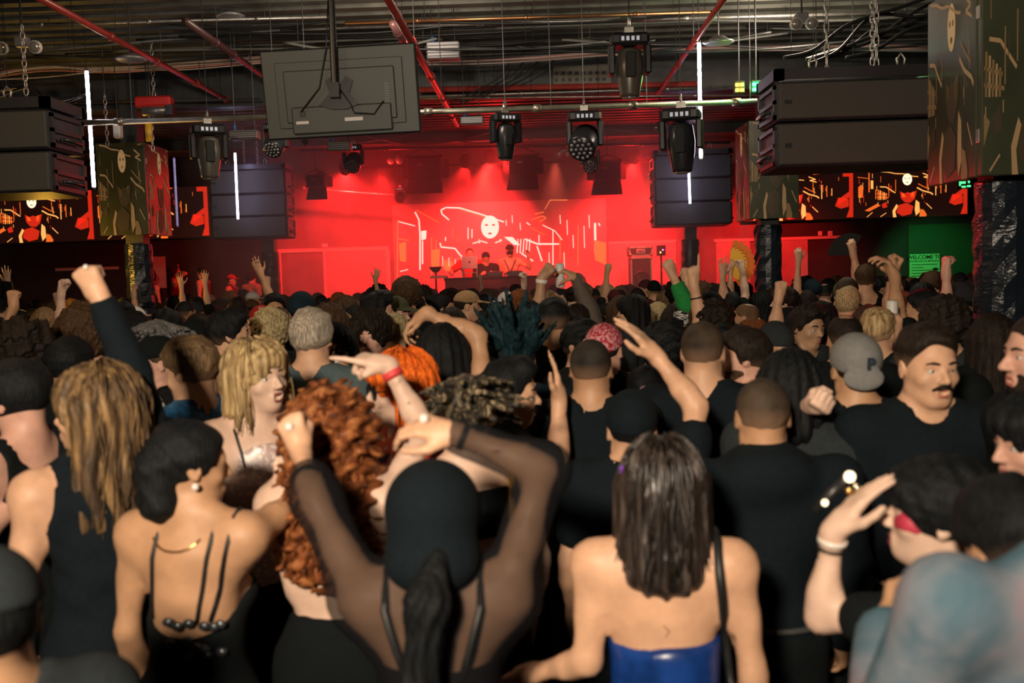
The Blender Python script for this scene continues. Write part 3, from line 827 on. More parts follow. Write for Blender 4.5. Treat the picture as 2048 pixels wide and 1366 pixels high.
def fill_person(root, q, tone, hair, wear, hat, beard, brow, lips, legs, seed, lod, waist=.985):
    bc, hc, hn, gc = LOD[lod]
    S = body_sdf(q); q.S = S
    kp = []
    for gr_ in (('head',), ('handl',), ('handr',)):
        lo_, hi_ = sub(S, gr_).bounds(.006); kp.append((lo_, hi_))
    me = S.mesh('body', .036, zones_of(q, S, lod), keep=kp, cl=bc * 1.05)
    child(root, 'body', me, skin(tone))
    gi = .012 if lod == 0 else .015 if lod == 1 else .02
    for wi, wr_ in enumerate(wear if isinstance(wear, list) else [wear]):
        if wr_[0] == 'none': continue
        wm = wr_[1] if not isinstance(wr_[1], str) else cloth(wr_[1])
        nm = {'tee': 't_shirt', 'baggy': 't_shirt', 'long': 'long_sleeve_top', 'hoodie': 'hoodie', 'coat': 'jacket', 'tank': 'tank_top', 'rolled': 'shirt',
              'strapless': 'strapless_top', 'croptop': 'crop_top', 'cami': 'camisole', 'lowback': 'dress'}[wr_[0]]
        child(root, nm, garment(q, S, wr_[0], gi + .007 * wi, lod, seed, **(wr_[2] if len(wr_) > 2 else {})), wm)
    T = sub(S, ('pelvis', 'leg') + (('torso',) if waist > 1 else ())); T.half(q.L(0, 0, waist), (0, 0, 1)); T.half(q.L(0, 0, .075), (0, 0, -1))
    child(root, 'trousers', T.mesh('trousers', .042, inf=.022, disp=wob(.004, 20, seed)), cloth(legs))
    for sx in (-1, 1):
        F_ = SDF(); s = q.s; F_.cone(q.L(sx * .105, -.035, .048), q.L(sx * .115, .15, .042), .046 * s, .040 * s, k=.03); F_.half((0, 0, .004), (0, 0, -1))
        child(root, 'shoe', F_.mesh('shoe', .034), cloth('black'))
    if hair and hair[0] not in HAIRLESS and hair[0] != 'none':
        HS, dp = hair_sdf(q, 'buzz' if hat and hat[0] != 'hood' and hair[0] in ('short', 'quiff', 'curly', 'undercut') else hair[0])
        hm = hairm(hair[1]) if isinstance(hair[1], str) else hair[1]
        ho_ = child(root, 'hair', HS.mesh('hair', hc * (1.4 if lod == 0 else 1.12), disp=dp, pad=.02), hm)
        if hair[0] in ('buzz', 'fade', 'balding', 'undercut', 'short', 'quiff') and not hat:
            hm_ = ho_.data; n_ = len(hm_.vertices); co_ = np.empty(n_ * 3, np.float32); hm_.vertices.foreach_get('co', co_)
            lc = (co_.reshape(-1, 3) - q.hc) @ q.HR / q.hs
            top_ = {'buzz': .035, 'fade': .04, 'balding': .03, 'undercut': .045, 'short': .0, 'quiff': .0}[hair[0]]
            fd = np.clip((top_ - lc[:, 2]) / .085, 0, 1) * {'buzz': .78, 'undercut': .75, 'short': .55, 'quiff': .5}.get(hair[0], .6)
            at_ = hm_.attributes.new('fade', 'FLOAT', 'POINT'); at_.data.foreach_set('value', fd.astype(np.float32))
    if hat:
        nm = {'cap': 'cap', 'capback': 'cap', 'beanie': 'beanie', 'bandana': 'bandana', 'hood': 'hood', 'bigbrim': 'brimmed_hat'}[hat[0]]
        hm = cloth(hat[1]) if isinstance(hat[1], str) else hat[1]
        child(root, nm, hat_sdf(q, hat[0]).mesh('hat', hc * .95 if lod else hc), hm)
    if beard: beard_part(root, q, beard if isinstance(beard, str) else 'dark')
    if q.faced:
        kw = {}
        if lips: kw['lips'] = lips
        face_parts(root, q, brow or 'dark', **kw)

def sleeve(root, q, side, u0, u1, m, name='sleeve', inf=.010, flare=0.0):
    """cloth tube on an arm: u 0..1 upper arm, 1..2 forearm"""
    Sh, E, W = q.sh[side], q.el[side], q.wr[side]; s = q.s * (.88 if q.sex == 'f' else 1)
    at = lambda u: Sh + (E - Sh) * u if u <= 1 else E + (W - E) * (u - 1)
    rad = lambda u: (.054 - .011 * u if u <= 1 else .043 - .0150 * (u - 1)) * s + inf
    T = SDF(); us = [u0] + ([1.0] if u0 < 1 < u1 else []) + [u1]
    for a, b in zip(us, us[1:]): T.cone(at(a), at(b), rad(a), rad(b) + flare, k=.02)
    T.half(at(u0), Sh - E if u0 < 1 else E - W); T.half(at(u1), W - E if u1 > 1 else E - Sh)
    return child(root, name, T.mesh(name, LOD[q.lod][3], disp=wob(.003, 30, q.seed)), m)

def band(root, q, side, u, m, name='bracelet', w_=.012, t=.004):
    Sh, E, W = q.sh[side], q.el[side], q.wr[side]; s = q.s * (.88 if q.sex == 'f' else 1)
    p = E + (W - E) * u; r = (.041 - .0145 * u) * s + .003; x, y, d = basis(W - E); mb = MB(); n = 16
    mb.add([Vector(p) + d * (w_ * dz) + (x * math.cos(2 * PI * i / n) + y * math.sin(2 * PI * i / n)) * (r + t * (j in (1, 2))) for j, dz in enumerate((-.5, -.5, .5, .5)) for i in range(n)],
           [(j * n + i, j * n + (i + 1) % n, ((j + 1) % 4) * n + (i + 1) % n, ((j + 1) % 4) * n + i) for j in range(4) for i in range(n)])
    return mb.build(name, m, root, smooth=True)

def ring_glint(root, q, side, off=(.07, .0, 0), r=.012, m=None, name='ring'):
    W = q.wr[side]; hd, pn, kind = q.hand[side]; hd = nrm(hd); pn = np.asarray(pn, float); pn = nrm(pn - hd * (pn @ hd)); lat = np.cross(hd, pn)
    p = W + hd * off[0] + pn * off[1] + lat * off[2]; mb = MB(); mb.sphere(p, r, 8, 6)
    return mb.build(name, m or mat('jewel', (.9, .85, .75), rough=.05, metal=1.0), root, smooth=True)

def strap(root, pts, r, m, name='strap'):
    mb = MB(); mb.tube(pts, r, n=6); return mb.build(name, m, root, smooth=True)

def surf(q, x, z, back=True, off=.004):
    """point on the torso surface (local x, z); marched along the body axis"""
    S = sub(q.S, ('torso', 'trap', 'pelvis', 'neck')); ys = np.linspace(.30, 0, 61)
    best = None
    for y in ys:
        p = q.L(x, -y if back else y, z)
        f = S.field(np.array([p[0] - .0, p[0] + 1e-4], np.float32), np.array([p[1], p[1] + 1e-4], np.float32), np.array([p[2], p[2] + 1e-4], np.float32))[0, 0, 0]
        if f < off: return p
    return q.L(x, 0, z)

def choker(root, q, m, r=.062, z=-.150, h=.018, name='choker'):
    a = q.H(0, -.02, z); f = q.sex == 'f'; x, y, d = basis(q.H(0, -.02, 0) - a); n = 18; R0 = (.050 if f else .060) * q.s + .004; mb = MB()
    mb.add([Vector(a) + d * (h * dz) + (x * math.cos(2 * PI * i / n) + y * math.sin(2 * PI * i / n)) * (R0 + .004 * (j in (1, 2))) for j, dz in enumerate((-.5, -.5, .5, .5)) for i in range(n)],
           [(j * n + i, j * n + (i + 1) % n, ((j + 1) % 4) * n + (i + 1) % n, ((j + 1) % 4) * n + i) for j in range(4) for i in range(n)])
    mb.build(name, m, root, smooth=True)

def locks(root, q, m, n, zend, spread, wave, curl=0.0, name='hair_locks', amin=.75):
    strands(q, '', n, q.seed + 5, zend, spread, wave, curl, amin).build(name, m, root, smooth=True)

def sunglasses(root, q):
    H = q.H; mb = MB()
    for sx in (-1, 1):
        mb.lathe(H(sx * .032, .092, -.003), q.HR @ np.array((0, 1, 0)), [(0, .026 * q.hs), (.003, .027 * q.hs), (.005, .022 * q.hs)], n=14)
        mb.tube([H(sx * .055, .088, .0), H(sx * .078, .05, .003), H(sx * .084, -.01, .0)], .003, n=5)
    mb.tube([H(-.012, .097, .002), H(.012, .097, .002)], .003, n=5)
    mb.build('sunglasses', m_sun, root, smooth=True)
m_sun = mat('sunglass_black', (.004, .004, .005), rough=.12)
# ------------------------------------------------------------------ the hall
XL, XR, YB, YF, ZC = -13.2, 10.8, 22.0, -4.0, 4.62
PB = lambda v: (0.012 * v, 0.013 * v, 0.014 * v)
m_floor = mat('floor_concrete', (0.045, 0.043, 0.042), rough=0.55, noise=0.3, nscale=3)
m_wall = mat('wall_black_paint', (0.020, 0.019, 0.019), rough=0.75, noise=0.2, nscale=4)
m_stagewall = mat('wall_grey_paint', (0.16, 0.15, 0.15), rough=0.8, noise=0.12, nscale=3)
m_deck = mat('deck_metal', (0.105, 0.11, 0.092), rough=0.55, metal=0.3, noise=0.35, nscale=2.5)
m_beam = mat('beam_paint', (0.038, 0.042, 0.044), rough=0.5, noise=0.2, nscale=5)
m_black = mat('black_plastic', (0.012, 0.013, 0.015), rough=0.35)
m_blackm = mat('black_matte', (0.010, 0.011, 0.012), rough=0.8)
m_grille = mat('speaker_grille', (0.045, 0.044, 0.037), rough=0.7, noise=0.25, nscale=220)
m_cab = mat('speaker_cabinet', (0.018, 0.019, 0.024), rough=0.5, noise=0.2, nscale=40)
m_steel = mat('steel_pipe', (0.36, 0.34, 0.28), rough=0.38, metal=0.75, noise=0.15, nscale=9)
m_galv = mat('galvanised', (0.42, 0.41, 0.38), rough=0.4, metal=0.8, noise=0.2, nscale=12)
m_dsteel = mat('dark_steel', (0.05, 0.05, 0.055), rough=0.4, metal=0.6)
m_redpipe = mat('red_pipe', (0.30, 0.035, 0.028), rough=0.35, noise=0.15, nscale=8)
m_red = mat('red_enamel', (0.50, 0.02, 0.015), rough=0.35)
m_orange = mat('orange_plastic', (0.75, 0.25, 0.03), rough=0.45)
m_yellow = mat('yellow_plastic', (0.75, 0.42, 0.03), rough=0.4)
m_copper = mat('copper_pipe', (0.45, 0.22, 0.10), rough=0.35, metal=0.9)
m_cable = mat('cable_black', (0.010, 0.011, 0.012), rough=0.5)
m_cablew = mat('cable_white', (0.50, 0.42, 0.38), rough=0.5)
m_cablep = mat('cable_pink', (0.50, 0.20, 0.16), rough=0.5)
m_cableg = mat('cable_grey', (0.14, 0.145, 0.135), rough=0.5)
m_white = mat('white_plastic', (0.62, 0.60, 0.57), rough=0.45)
m_grey = mat('grey_metal', (0.20, 0.20, 0.21), rough=0.4, metal=0.4)
m_foil = mat('black_wrap', (0.012, 0.018, 0.026), rough=0.22, metal=0.0, bump=0.9, nscale=16, stretch=(1, 1, 3))
m_tvback = mat('tv_back', (0.048, 0.056, 0.050), rough=0.5)
m_trim = mat('painted_trim', (0.50, 0.46, 0.44), rough=0.6)
m_lens = mat('lamp_glass', (0.55, 0.52, 0.48), rough=0.08, metal=0.7)
m_tan = mat('gaffer_tan', (0.5, 0.40, 0.3), rough=0.7)

mb = MB(); mb.box((XL - .2, YF - .2, -.2), (XR + .2, YB + .2, 0)); struct('floor', mb, m_floor)
mb = MB(); mb.box((XL - .2, YF - .2, 0), (XL, YB + .2, ZC + .3)); struct('wall_left', mb, m_wall)
mb = MB(); mb.box((XR, YF - .2, 0), (XR + .2, YB + .2, ZC + .3)); struct('wall_right', mb, m_wall)
mb = MB(); mb.box((XL, YF - .2, 0), (XR, YF, ZC + .3)); struct('wall_front', mb, m_wall)
# back wall: black at the sides, light paint behind the stage
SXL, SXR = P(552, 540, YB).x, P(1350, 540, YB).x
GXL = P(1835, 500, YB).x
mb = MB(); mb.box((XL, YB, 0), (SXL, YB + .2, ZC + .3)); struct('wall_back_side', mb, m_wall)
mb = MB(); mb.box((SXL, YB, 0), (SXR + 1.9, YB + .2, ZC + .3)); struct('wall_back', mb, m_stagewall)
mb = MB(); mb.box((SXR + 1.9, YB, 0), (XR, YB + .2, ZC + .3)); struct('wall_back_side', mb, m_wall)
# ceiling deck: ribbed metal, each run of ribs across the room
mb = MB(); mb.box((XL, YF, ZC + .06), (XR, YB, ZC + .3)); ceil = struct('ceiling', mb, m_deck)
rib = MB(); rib.poly([(XL, 0, ZC + .06), (XL, .03, ZC), (XL, .17, ZC), (XL, .20, ZC + .06)], (XR - XL, 0, 0)); ribm = rib.mesh('deck_rib'); ribm.materials.append(m_deck)
y = 4.0
while y < YB - .3:
    o = link('deck_rib', ribm, ceil); o.location = (0, y, 0); y += .30
# steel beams across the hall at the column rows, and purlins between
for Yb, zb in ((6.3, 4.12), (12.6, 4.12), (18.9, 4.40)):
    mb = MB(); mb.box((XL, Yb - .10, zb), (XR, Yb + .10, zb + .022)); mb.box((XL, Yb - .008, zb + .02), (XR, Yb + .008, ZC)); mb.box((XL, Yb - .10, ZC - .022), (XR, Yb + .10, ZC))
    bm_ = struct('ceiling_beam', mb, m_beam); bm_['label'] = 'dark steel beam crossing the ceiling at a column row'
    if Yb == 12.6:
        a = P(1106, 140, Yb - .02); b_ = P(1222, 164, Yb - .02)
        pl = MB(); pl.box((a.x, Yb - .03, min(a.z, b_.z) - .06), (b_.x, Yb - .008, max(a.z, b_.z) + .05)); pl.build('splice_plate', mat('plate_tan', (0.16, 0.14, 0.11), rough=0.5), bm_)
        for r_ in range(2):
            for c_ in range(8):
                p = P(1113 + c_ * 13.6, 147 + r_ * 13 - c_ * .2, Yb - .03)
                bo = MB(); bo.cyl((p.x, Yb - .05, p.z), (p.x, Yb - .028, p.z), .024, n=6); bo.build('bolt', m_dsteel, bm_)
# a red channel below the middle beam
mb = MB(); a = P(838, 180, 12.3); b_ = P(1400, 168, 12.3); mb.cyl(a, b_, .035, n=8)
tag(mb.build('red_rail', m_redpipe), 'dark red steel rail running under the middle ceiling beam', 'rail')

# columns, wrapped in shiny black plastic low down
def column(x, y, label, gold=False):
    r = empty('column', (x, y, 0)); r['kind'] = 'structure'; r['label'] = label
    mb = MB(); mb.box((-.11, -.11, 0), (.11, .11, ZC)); mb.build('post', m_beam, r)
    k = 30; n = 16; rr = np.random.default_rng(int(abs(x * 100 + y * 10))); vs = []; fs = []
    for j in range(k + 1):
        for i in range(n):
            t = 2 * PI * i / n; q = .165 + rr.normal(0, .006) + (.008 if j % 2 else 0)
            vs.append((q * math.cos(t), q * math.sin(t), 2.45 * j / k))
    for j in range(k):
        fs += [(j * n + i, j * n + (i + 1) % n, (j + 1) * n + (i + 1) % n, (j + 1) * n + i) for i in range(n)]
    w_ = MB(); w_.add(vs, fs); w_.build('plastic_wrap', m_foil, r, smooth=False)
    return r
column(2.91, 6.3, 'right-hand near column wrapped in crinkled black plastic')
column(2.91, 12.6, 'right-hand middle column wrapped in dark shiny plastic')
column(2.91, 18.9, 'dark column at the right edge of the stage')
column(-5.05, 12.6, 'left-hand middle column with glinting black wrap')
column(-5.05, 18.9, 'dark wrapped column at the left edge of the stage')

# picture rail and panel frames on the back wall
def trim(n, x0, z0, x1, z1, y=YB - .03):
    mb = MB(); mb.box((min(x0, x1), y, min(z0, z1)), (max(x0, x1), YB, max(z0, z1))); struct('trim_%d' % n, mb, m_trim)
zt = P(670, 500, YB).z
def tx(px): return P(px, 510, YB).x
trim(1, tx(110), zt - .28, tx(236), zt - .22)
trim(2, tx(556), zt - .03, tx(778), zt + .05)
trim(3, tx(646), 0, tx(652), zt - .03)
trim(4, tx(772), 0, tx(780), zt - .03)
trim(5, tx(1217), zt - .06, tx(1352), zt + .0)
trim(6, tx(1428), zt - .08, tx(1705), zt - .02)
trim(7, tx(555), 0, tx(562), zt - .03)
m_panel = mat('panel_paint', (0.34, 0.32, 0.31), rough=0.75, noise=0.08, nscale=5)
mb = MB(); mb.box((tx(652), YB - .02, .5), (tx(772), YB, zt - .03)); struct('trim_8', mb, m_panel)
mb = MB(); mb.box((tx(1217), YB - .02, .5), (tx(1352), YB, zt - .06)); struct('trim_9', mb, m_panel)
mb = MB(); mb.box((tx(1550), YB - .02, .0), (tx(1615), YB, zt - .08)); struct('trim_10', mb, m_panel)
mb = MB(); mb.box((tx(1432), YB - .02, .0), (tx(1500), YB, zt - .08)); struct('trim_11', mb, m_panel)
# small wall plates and restroom pictograms
for px, py, w_, h_, nm, lb in ((650, 491, 11, 8, 'wall_plate', 'small pale junction box on the rail left of the stage'),
                               (1640, 467, 8, 9, 'wall_plate', 'left one of two small pale wall plates under the right screen'),
                               (1660, 467, 9, 10, 'wall_plate', 'right one of two small pale wall plates under the right screen')):
    a = P(px - w_ / 2, py + h_ / 2, YB); b_ = P(px + w_ / 2, py - h_ / 2, YB)
    mb = MB(); mb.bbox((a.x, YB - .03, a.z), (b_.x, YB, b_.z), .006); mb.box((a.x + .02, YB - .034, (a.z + b_.z) / 2 - .01), (b_.x - .02, YB - .028, (a.z + b_.z) / 2 + .01))
    tag(mb.build(nm, m_white), lb, 'wall plate')
# green lit corner with the house notice; green light also put into the paint
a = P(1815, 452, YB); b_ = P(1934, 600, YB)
mb = MB(); mb.box((a.x, YB - .06, 0), (b_.x + .3, YB, a.z + .02)); struct('wall_green_lit', mb, mat('green_light_tint', (0.02, 0.075, 0.035), rough=0.8))
sg = empty('notice_board', P(1849, 545, YB - .07), 'green-lit house notice with printed rules on the right back wall', 'sign')
o0 = sg.location
x0, x1, z1, z0 = P(1819, 530, YB - .07).x, P(1879, 530, YB - .07).x, P(1849, 508, YB - .07).z, P(1849, 580, YB - .07).z
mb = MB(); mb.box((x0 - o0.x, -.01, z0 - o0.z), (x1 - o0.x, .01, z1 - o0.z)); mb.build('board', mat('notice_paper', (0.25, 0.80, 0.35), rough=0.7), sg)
def text(s, size, loc, parent, m, name='lettering', rz=0.0, rot_=(PI / 2, 0, 0), align='CENTER', ext=.001, bold=0.0):
    c = bpy.data.curves.new(name, 'FONT'); c.body = s; c.size = size; c.align_x = align; c.align_y = 'CENTER'; c.extrude = ext; c.offset = bold
    tmp = bpy.data.objects.new(name, c); COL.objects.link(tmp); me = bpy.data.meshes.new_from_object(tmp.evaluated_get(bpy.context.evaluated_depsgraph_get())); bpy.data.objects.remove(tmp); bpy.data.curves.remove(c)
    me.materials.clear(); o = link(name, me, parent, [m]); o.location = loc; o.rotation_euler = rot_
    return o
m_ink = mat('ink', (0.004, 0.012, 0.006), rough=0.8)
W_ = x1 - x0
text('WELCOME TO', .115, (x0 + W_ * .5 - o0.x, -.013, z1 - .07 - o0.z), sg, m_ink, bold=.003)
text('THE BROOKLYN MONARCH', .052, (x0 + W_ * .5 - o0.x, -.013, z1 - .155 - o0.z), sg, m_ink, bold=.001)
for i, (a0, a1) in enumerate(((.06, .92), (.06, .45), (.06, .72), (.06, .78), (.06, .55), (.06, .8))):
    mb = MB(); zz = z1 - .235 - i * .062 - o0.z; mb.box((x0 + W_ * a0 - o0.x, -.013, zz), (x0 + W_ * a1 - o0.x, -.009, zz + .014)); mb.build('text_line', m_ink, sg)
sx_ = x0 + W_ * .86 - o0.x; sz_ = z1 - .36 - o0.z
mb = MB(); mb.poly([(sx_ - .03, -.014, sz_ - .06), (sx_ + .03, -.014, sz_ - .06), (sx_ + .03, -.014, sz_ + .01), (sx_ + .06, -.014, sz_ - .01), (sx_ + .07, -.014, sz_ + .03), (sx_ + .02, -.014, sz_ + .06), (sx_ - .02, -.014, sz_ + .06), (sx_ - .07, -.014, sz_ + .03), (sx_ - .06, -.014, sz_ - .01), (sx_ - .03, -.014, sz_ + .01)], (0, .004, 0))
mb.build('shirt_icon', m_ink, sg)
lamp('SPOT', 'green_lamp', P(1850, 430, 20.2), 70, (0.1, 1.0, 0.25), aim=P(1862, 545, YB), spot_size=math.radians(75), spot_blend=.8, shadow_soft_size=.05)

# stage platform, left bar platform
stage = MB(); stage.box((-5.2, 19.3, 0), (3.4, YB, .62)); o = struct('floor_stage', stage, m_blackm)
bar = MB(); bar.box((-9.6, 20.2, 0), (-5.6, YB, .42)); struct('floor_platform', bar, m_blackm)
# ------------------------------------------------------------------ screens
def emis(name, c, s, base=None): return mat(name, base or tuple(min(1, x * .5) for x in c), rough=.6, emit=c, estr=s)
SHAPES = []   # (kind, points, tone) in unit coordinates, u right, v up; tones: f pale, y yellow, o orange, r red, d dark
def _line(pts, w, t): SHAPES.append(('l', pts, w, t))
def _fill(pts, t): SHAPES.append(('p', pts, 0, t))
def _ellp(cx, cy, rx, ry, n=18, a0=0, a1=2 * PI): return [(cx + rx * math.cos(a0 + (a1 - a0) * i / n), cy + ry * math.sin(a0 + (a1 - a0) * i / n)) for i in range(n + (a1 - a0 < 6.2))]
_fill(_ellp(.465, .80, .042, .125), 'f')
_fill(_ellp(.449, .82, .008, .018), 'd'); _fill(_ellp(.481, .82, .008, .018), 'd'); _fill(_ellp(.465, .735, .012, .018), 'd')
_line([(.235, .98), (.30, .965), (.36, .93), (.43, .92), (.52, .86), (.56, .85)], .008, 'y')
_line([(.225, .66), (.28, .65), (.31, .60), (.36, .52)], .010, 'y'); _line([(.55, .62), (.60, .55), (.67, .50), (.69, .46)], .012, 'y')
_line([(.56, .70), (.62, .62), (.66, .58)], .008, 'o')
_fill([(.40, .55), (.44, .50), (.47, .53), (.50, .50), (.55, .56), (.53, .38), (.49, .30), (.44, .32), (.41, .40)], 'r')
_fill([(.415, .52), (.44, .49), (.45, .42), (.42, .43)], 'o'); _fill([(.49, .50), (.525, .54), (.52, .42), (.50, .40)], 'o')
_fill([(.39, .26), (.46, .30), (.52, .22), (.50, .06), (.42, .02), (.37, .10)], 'r')
_fill([(.34, .0), (.335, .14), (.37, .28), (.385, .24), (.36, .12), (.37, .0)], 'y'); _fill([(.54, .36), (.57, .30), (.575, .10), (.54, .02), (.53, .16)], 'y')
_fill([(.58, .16), (.61, .14), (.635, .04), (.63, .0), (.57, .0)], 'o')
for x_, z_a, z_b, w_, t_ in ((.125, .55, .97, .010, 'o'), (.145, .62, .80, .022, 'y'), (.30, .44, .72, .006, 'o'), (.36, .55, .80, .006, 'o'), (.71, .44, .74, .008, 'y'),
                             (.755, .48, .72, .008, 'o'), (.635, .62, .80, .006, 'o'), (.185, .40, .60, .008, 'o'), (.80, .50, .66, .006, 'y')):
    _fill([(x_, z_a), (x_ + w_, z_a), (x_ + w_, z_b), (x_, z_b)], t_)
for i_ in range(5):
    _fill([(.205 + i_ * .017, .38), (.214 + i_ * .017, .38), (.216 + i_ * .017, .60 - .02 * i_), (.206 + i_ * .017, .60 - .02 * i_)], 'y' if i_ % 2 else 'o')
_line([(.20, .44), (.30, .42)], .010, 'o'); _line([(.20, .52), (.29, .49)], .010, 'o')
_fill([(.035, .44), (.075, .44), (.08, .66), (.06, .72), (.035, .66)], 'o'); _fill([(.09, .16), (.20, .30), (.23, .26), (.13, .14)], 'o')
_fill([(.24, .28), (.28, .34), (.29, .22), (.25, .20)], 'r')
_line([(.11, .02), (.16, .12)], .006, 'y'); _line([(.23, .02), (.28, .10)], .006, 'y'); _line([(.63, .28), (.68, .16)], .007, 'y')
_line([(.03, .88), (.13, .84)], .006, 'o'); _line([(.60, .92), (.66, .86), (.61, .84), (.67, .80)], .009, 'y'); _line([(.64, .97), (.69, .98)], .008, 'o')
_fill([(.90, .99), (.99, .99), (.99, .03), (.93, .03), (.955, .20), (.955, .46), (.86, .30), (.86, .42), (.955, .58), (.955, .90), (.90, .90)], 'r')
_fill([(.83, .28), (.88, .22), (.95, .26), (.95, .42), (.86, .46)], 'r')
_line([(.04, .14), (.12, .24), (.05, .30)], .004, 'd')

_rs = np.random.default_rng(11)
for i_ in range(34):
    x_ = _rs.uniform(.02, .88); z_a = _rs.uniform(.25, .85); h_ = _rs.uniform(.04, .16)
    if .38 < x_ < .56: continue
    _fill([(x_, z_a), (x_ + .004, z_a), (x_ + .004, z_a + h_), (x_, z_a + h_)], 'oyr'[i_ % 3])

def picture(parent, U, mats, name='screen_image', tiles=1, rise=.004):
    """U(u, v) -> point just in front of the panel face; mats keyed f y o r d"""
    keys = 'fyord'; mb = MB()
    for k in range(tiles):
        f_ = lambda p: U((k + p[0]) / tiles, p[1])
        for kind, pts, wd, t in SHAPES:
            mb.mi = keys.index(t)
            if kind == 'p': mb.poly([f_(p) for p in pts])
            else:
                for a, b in zip(pts, pts[1:]):
                    dx, dy = b[0] - a[0], (b[1] - a[1]) * .46; l = math.hypot(dx, dy) + 1e-9; nx, ny = -dy / l * wd / 2, dx / l * wd / 2 / .46
                    mb.poly([f_((a[0] + nx, a[1] + ny)), f_((b[0] + nx, b[1] + ny)), f_((b[0] - nx, b[1] - ny)), f_((a[0] - nx, a[1] - ny))])
    return mb.build(name, [mats[k] for k in keys], parent)

LEDM = {'f': emis('led_pale', (1.0, .80, .50), 1.5), 'y': emis('led_yellow', (1.0, .42, .10), 1.2), 'o': emis('led_orange', (1.0, .16, .02), .9),
        'r': emis('led_red', (.85, .03, .01), .75), 'd': emis('led_dark', (.10, .01, .005), .3)}
m_ledbase = emis('led_base', (.025, .006, .004), .5, (.01, .008, .008))
def led_wall(pa, pb, tiles, label):
    a = P(*pa, YB - .12); b = P(*pb, YB - .12)
    r = empty('video_wall', ((a.x + b.x) / 2, YB - .06, min(a.z, b.z)), label, 'screen')
    w2 = abs(b.x - a.x) / 2; h = abs(a.z - b.z)
    for k in range(tiles):
        mb = MB(); mb.bbox((-w2 + 2 * w2 * k / tiles + .004, -.06, 0), (-w2 + 2 * w2 * (k + 1) / tiles - .004, .06, h), .006); mb.build('panel', m_ledbase, r)
    picture(r, lambda u, v: Vector((-w2 + 2 * w2 * u, -.064, h * v)), LEDM, tiles=tiles)
    return r
led_wall((-38, 488), (416, 372), 2, 'wide orange video wall on the left back wall')
led_wall((1482, 444), (1937, 336), 2, 'wide orange video wall on the right back wall')

PILM = {'f': emis('pil_pale', (.42, .25, .11), .55), 'y': emis('pil_yellow', (.30, .17, .07), .40), 'o': emis('pil_tan', (.20, .11, .04), .32),
        'r': emis('pil_brown', (.06, .04, .018), .2), 'd': emis('pil_dark', (.02, .015, .01), .3)}
m_pil = mat('panel_olive', (.05, .058, .034), rough=.32, noise=.2, nscale=2)
def pillar_screen(x, y, z0, z1, sides, label):
    """video panels fixed round a column: front and one flank"""
    r = empty('pillar_screen', (x, y, z0), label, 'screen'); h = z1 - z0
    mb = MB(); mb.box((-.24, -.33, .04), (.24, .33, h - .04)); mb.build('frame', m_blackm, r)
    mb = MB(); mb.bbox((-.30, -.40, 0), (.30, -.34, h), .006); f = mb.build('panel', m_pil, r)
    # the picture runs upright on the panel: the middle part of the motif only
    def crop(U): return lambda u, v: U(min(max((u - .20) / .50, 0), 1), v)
    picture(f, crop(lambda u, v: Vector((-.29 + .58 * u, -.404, h * v))), PILM)
    for s_ in sides:
        mb = MB(); xa, xb = sorted((s_ * .25, s_ * .30)); mb.bbox((xa, -.32, 0), (xb, .40, h), .006); g = mb.build('panel', m_pil, r)
        picture(g, crop(lambda u, v: Vector((s_ * .304, (.39 - .70 * u) if s_ < 0 else (-.31 + .70 * u), h * v))), PILM)
        for zz in (.2 * h, .8 * h):
            mb = MB(); xa, xb = sorted((s_ * .24, s_ * .305)); mb.bbox((xa, -.37, zz - .04), (xb, -.325, zz + .04), .005); mb.build('bracket', m_galv, r)
    return r
zp0, zp1 = P(1545, 437, 12.2).z, P(1545, 240, 12.2).z
pillar_screen(2.9, 6.3, P(2000, 350, 5.9).z, P(2000, 350, 5.9).z + zp1 - zp0, (-1,), 'large dim video panels boxed round the near right column')
pillar_screen(2.9, 12.6, zp0, zp1, (-1,), 'dim video panels boxed round the middle right column')
pillar_screen(-5.05, 12.6, P(250, 470, 12.2).z, P(250, 285, 12.2).z, (1,), 'dim video panels boxed round the left column')

# stage screen
ss = empty('stage_screen', (P(1000, 570, YB - .1).x, YB - .08, .62), 'large red lit video screen behind the DJ table', 'screen')
sa, sb = P(790, 580, YB - .1), P(1212, 396, YB - .1); ox = ss.location.x
mb = MB(); mb.bbox((sa.x - ox, -.05, 0), (sb.x - ox, .05, sb.z - .62), .01); mb.build('panel', mat('screen_grey', (.30, .27, .26), rough=.6, emit=(.9, .03, .015), estr=.12), ss)
SW, SZ0, SZ1 = sb.x - sa.x, sa.z - .62, sb.z - .62
def SU(px, py): p = P(px, py, YB - .14); return Vector((p.x - ox, -.054, p.z - .62))
STM = {'w': emis('stage_white', (1, .78, .62), 1.7), 'o': emis('stage_peach', (1, .26, .06), .9), 'd': emis('stage_dark', (.55, .03, .02), .25)}
mb = MB(); kk = 'wod'
def sline(pts, w, t):
    mb.mi = kk.index(t)
    for a, b in zip(pts, pts[1:]):
        dx, dy = b[0] - a[0], b[1] - a[1]; l = math.hypot(dx, dy) + 1e-9; nx, ny = -dy / l * w / 2, dx / l * w / 2
        mb.poly([SU(a[0] - nx, a[1] - ny), SU(b[0] - nx, b[1] - ny), SU(b[0] + nx, b[1] + ny), SU(a[0] + nx, a[1] + ny)])
def sfill(pts, t): mb.mi = kk.index(t); mb.poly([SU(*p) for p in pts])
sfill([(980 + 18 * math.cos(2 * PI * i / 20), 454 - 23 * math.sin(2 * PI * i / 20)) for i in range(20)], 'w')
sline([(898, 440), (884, 428), (882, 420), (892, 415), (920, 416), (960, 428), (1008, 444)], 2.6, 'w'); sline([(920, 419), (970, 436)], 1.6, 'o')
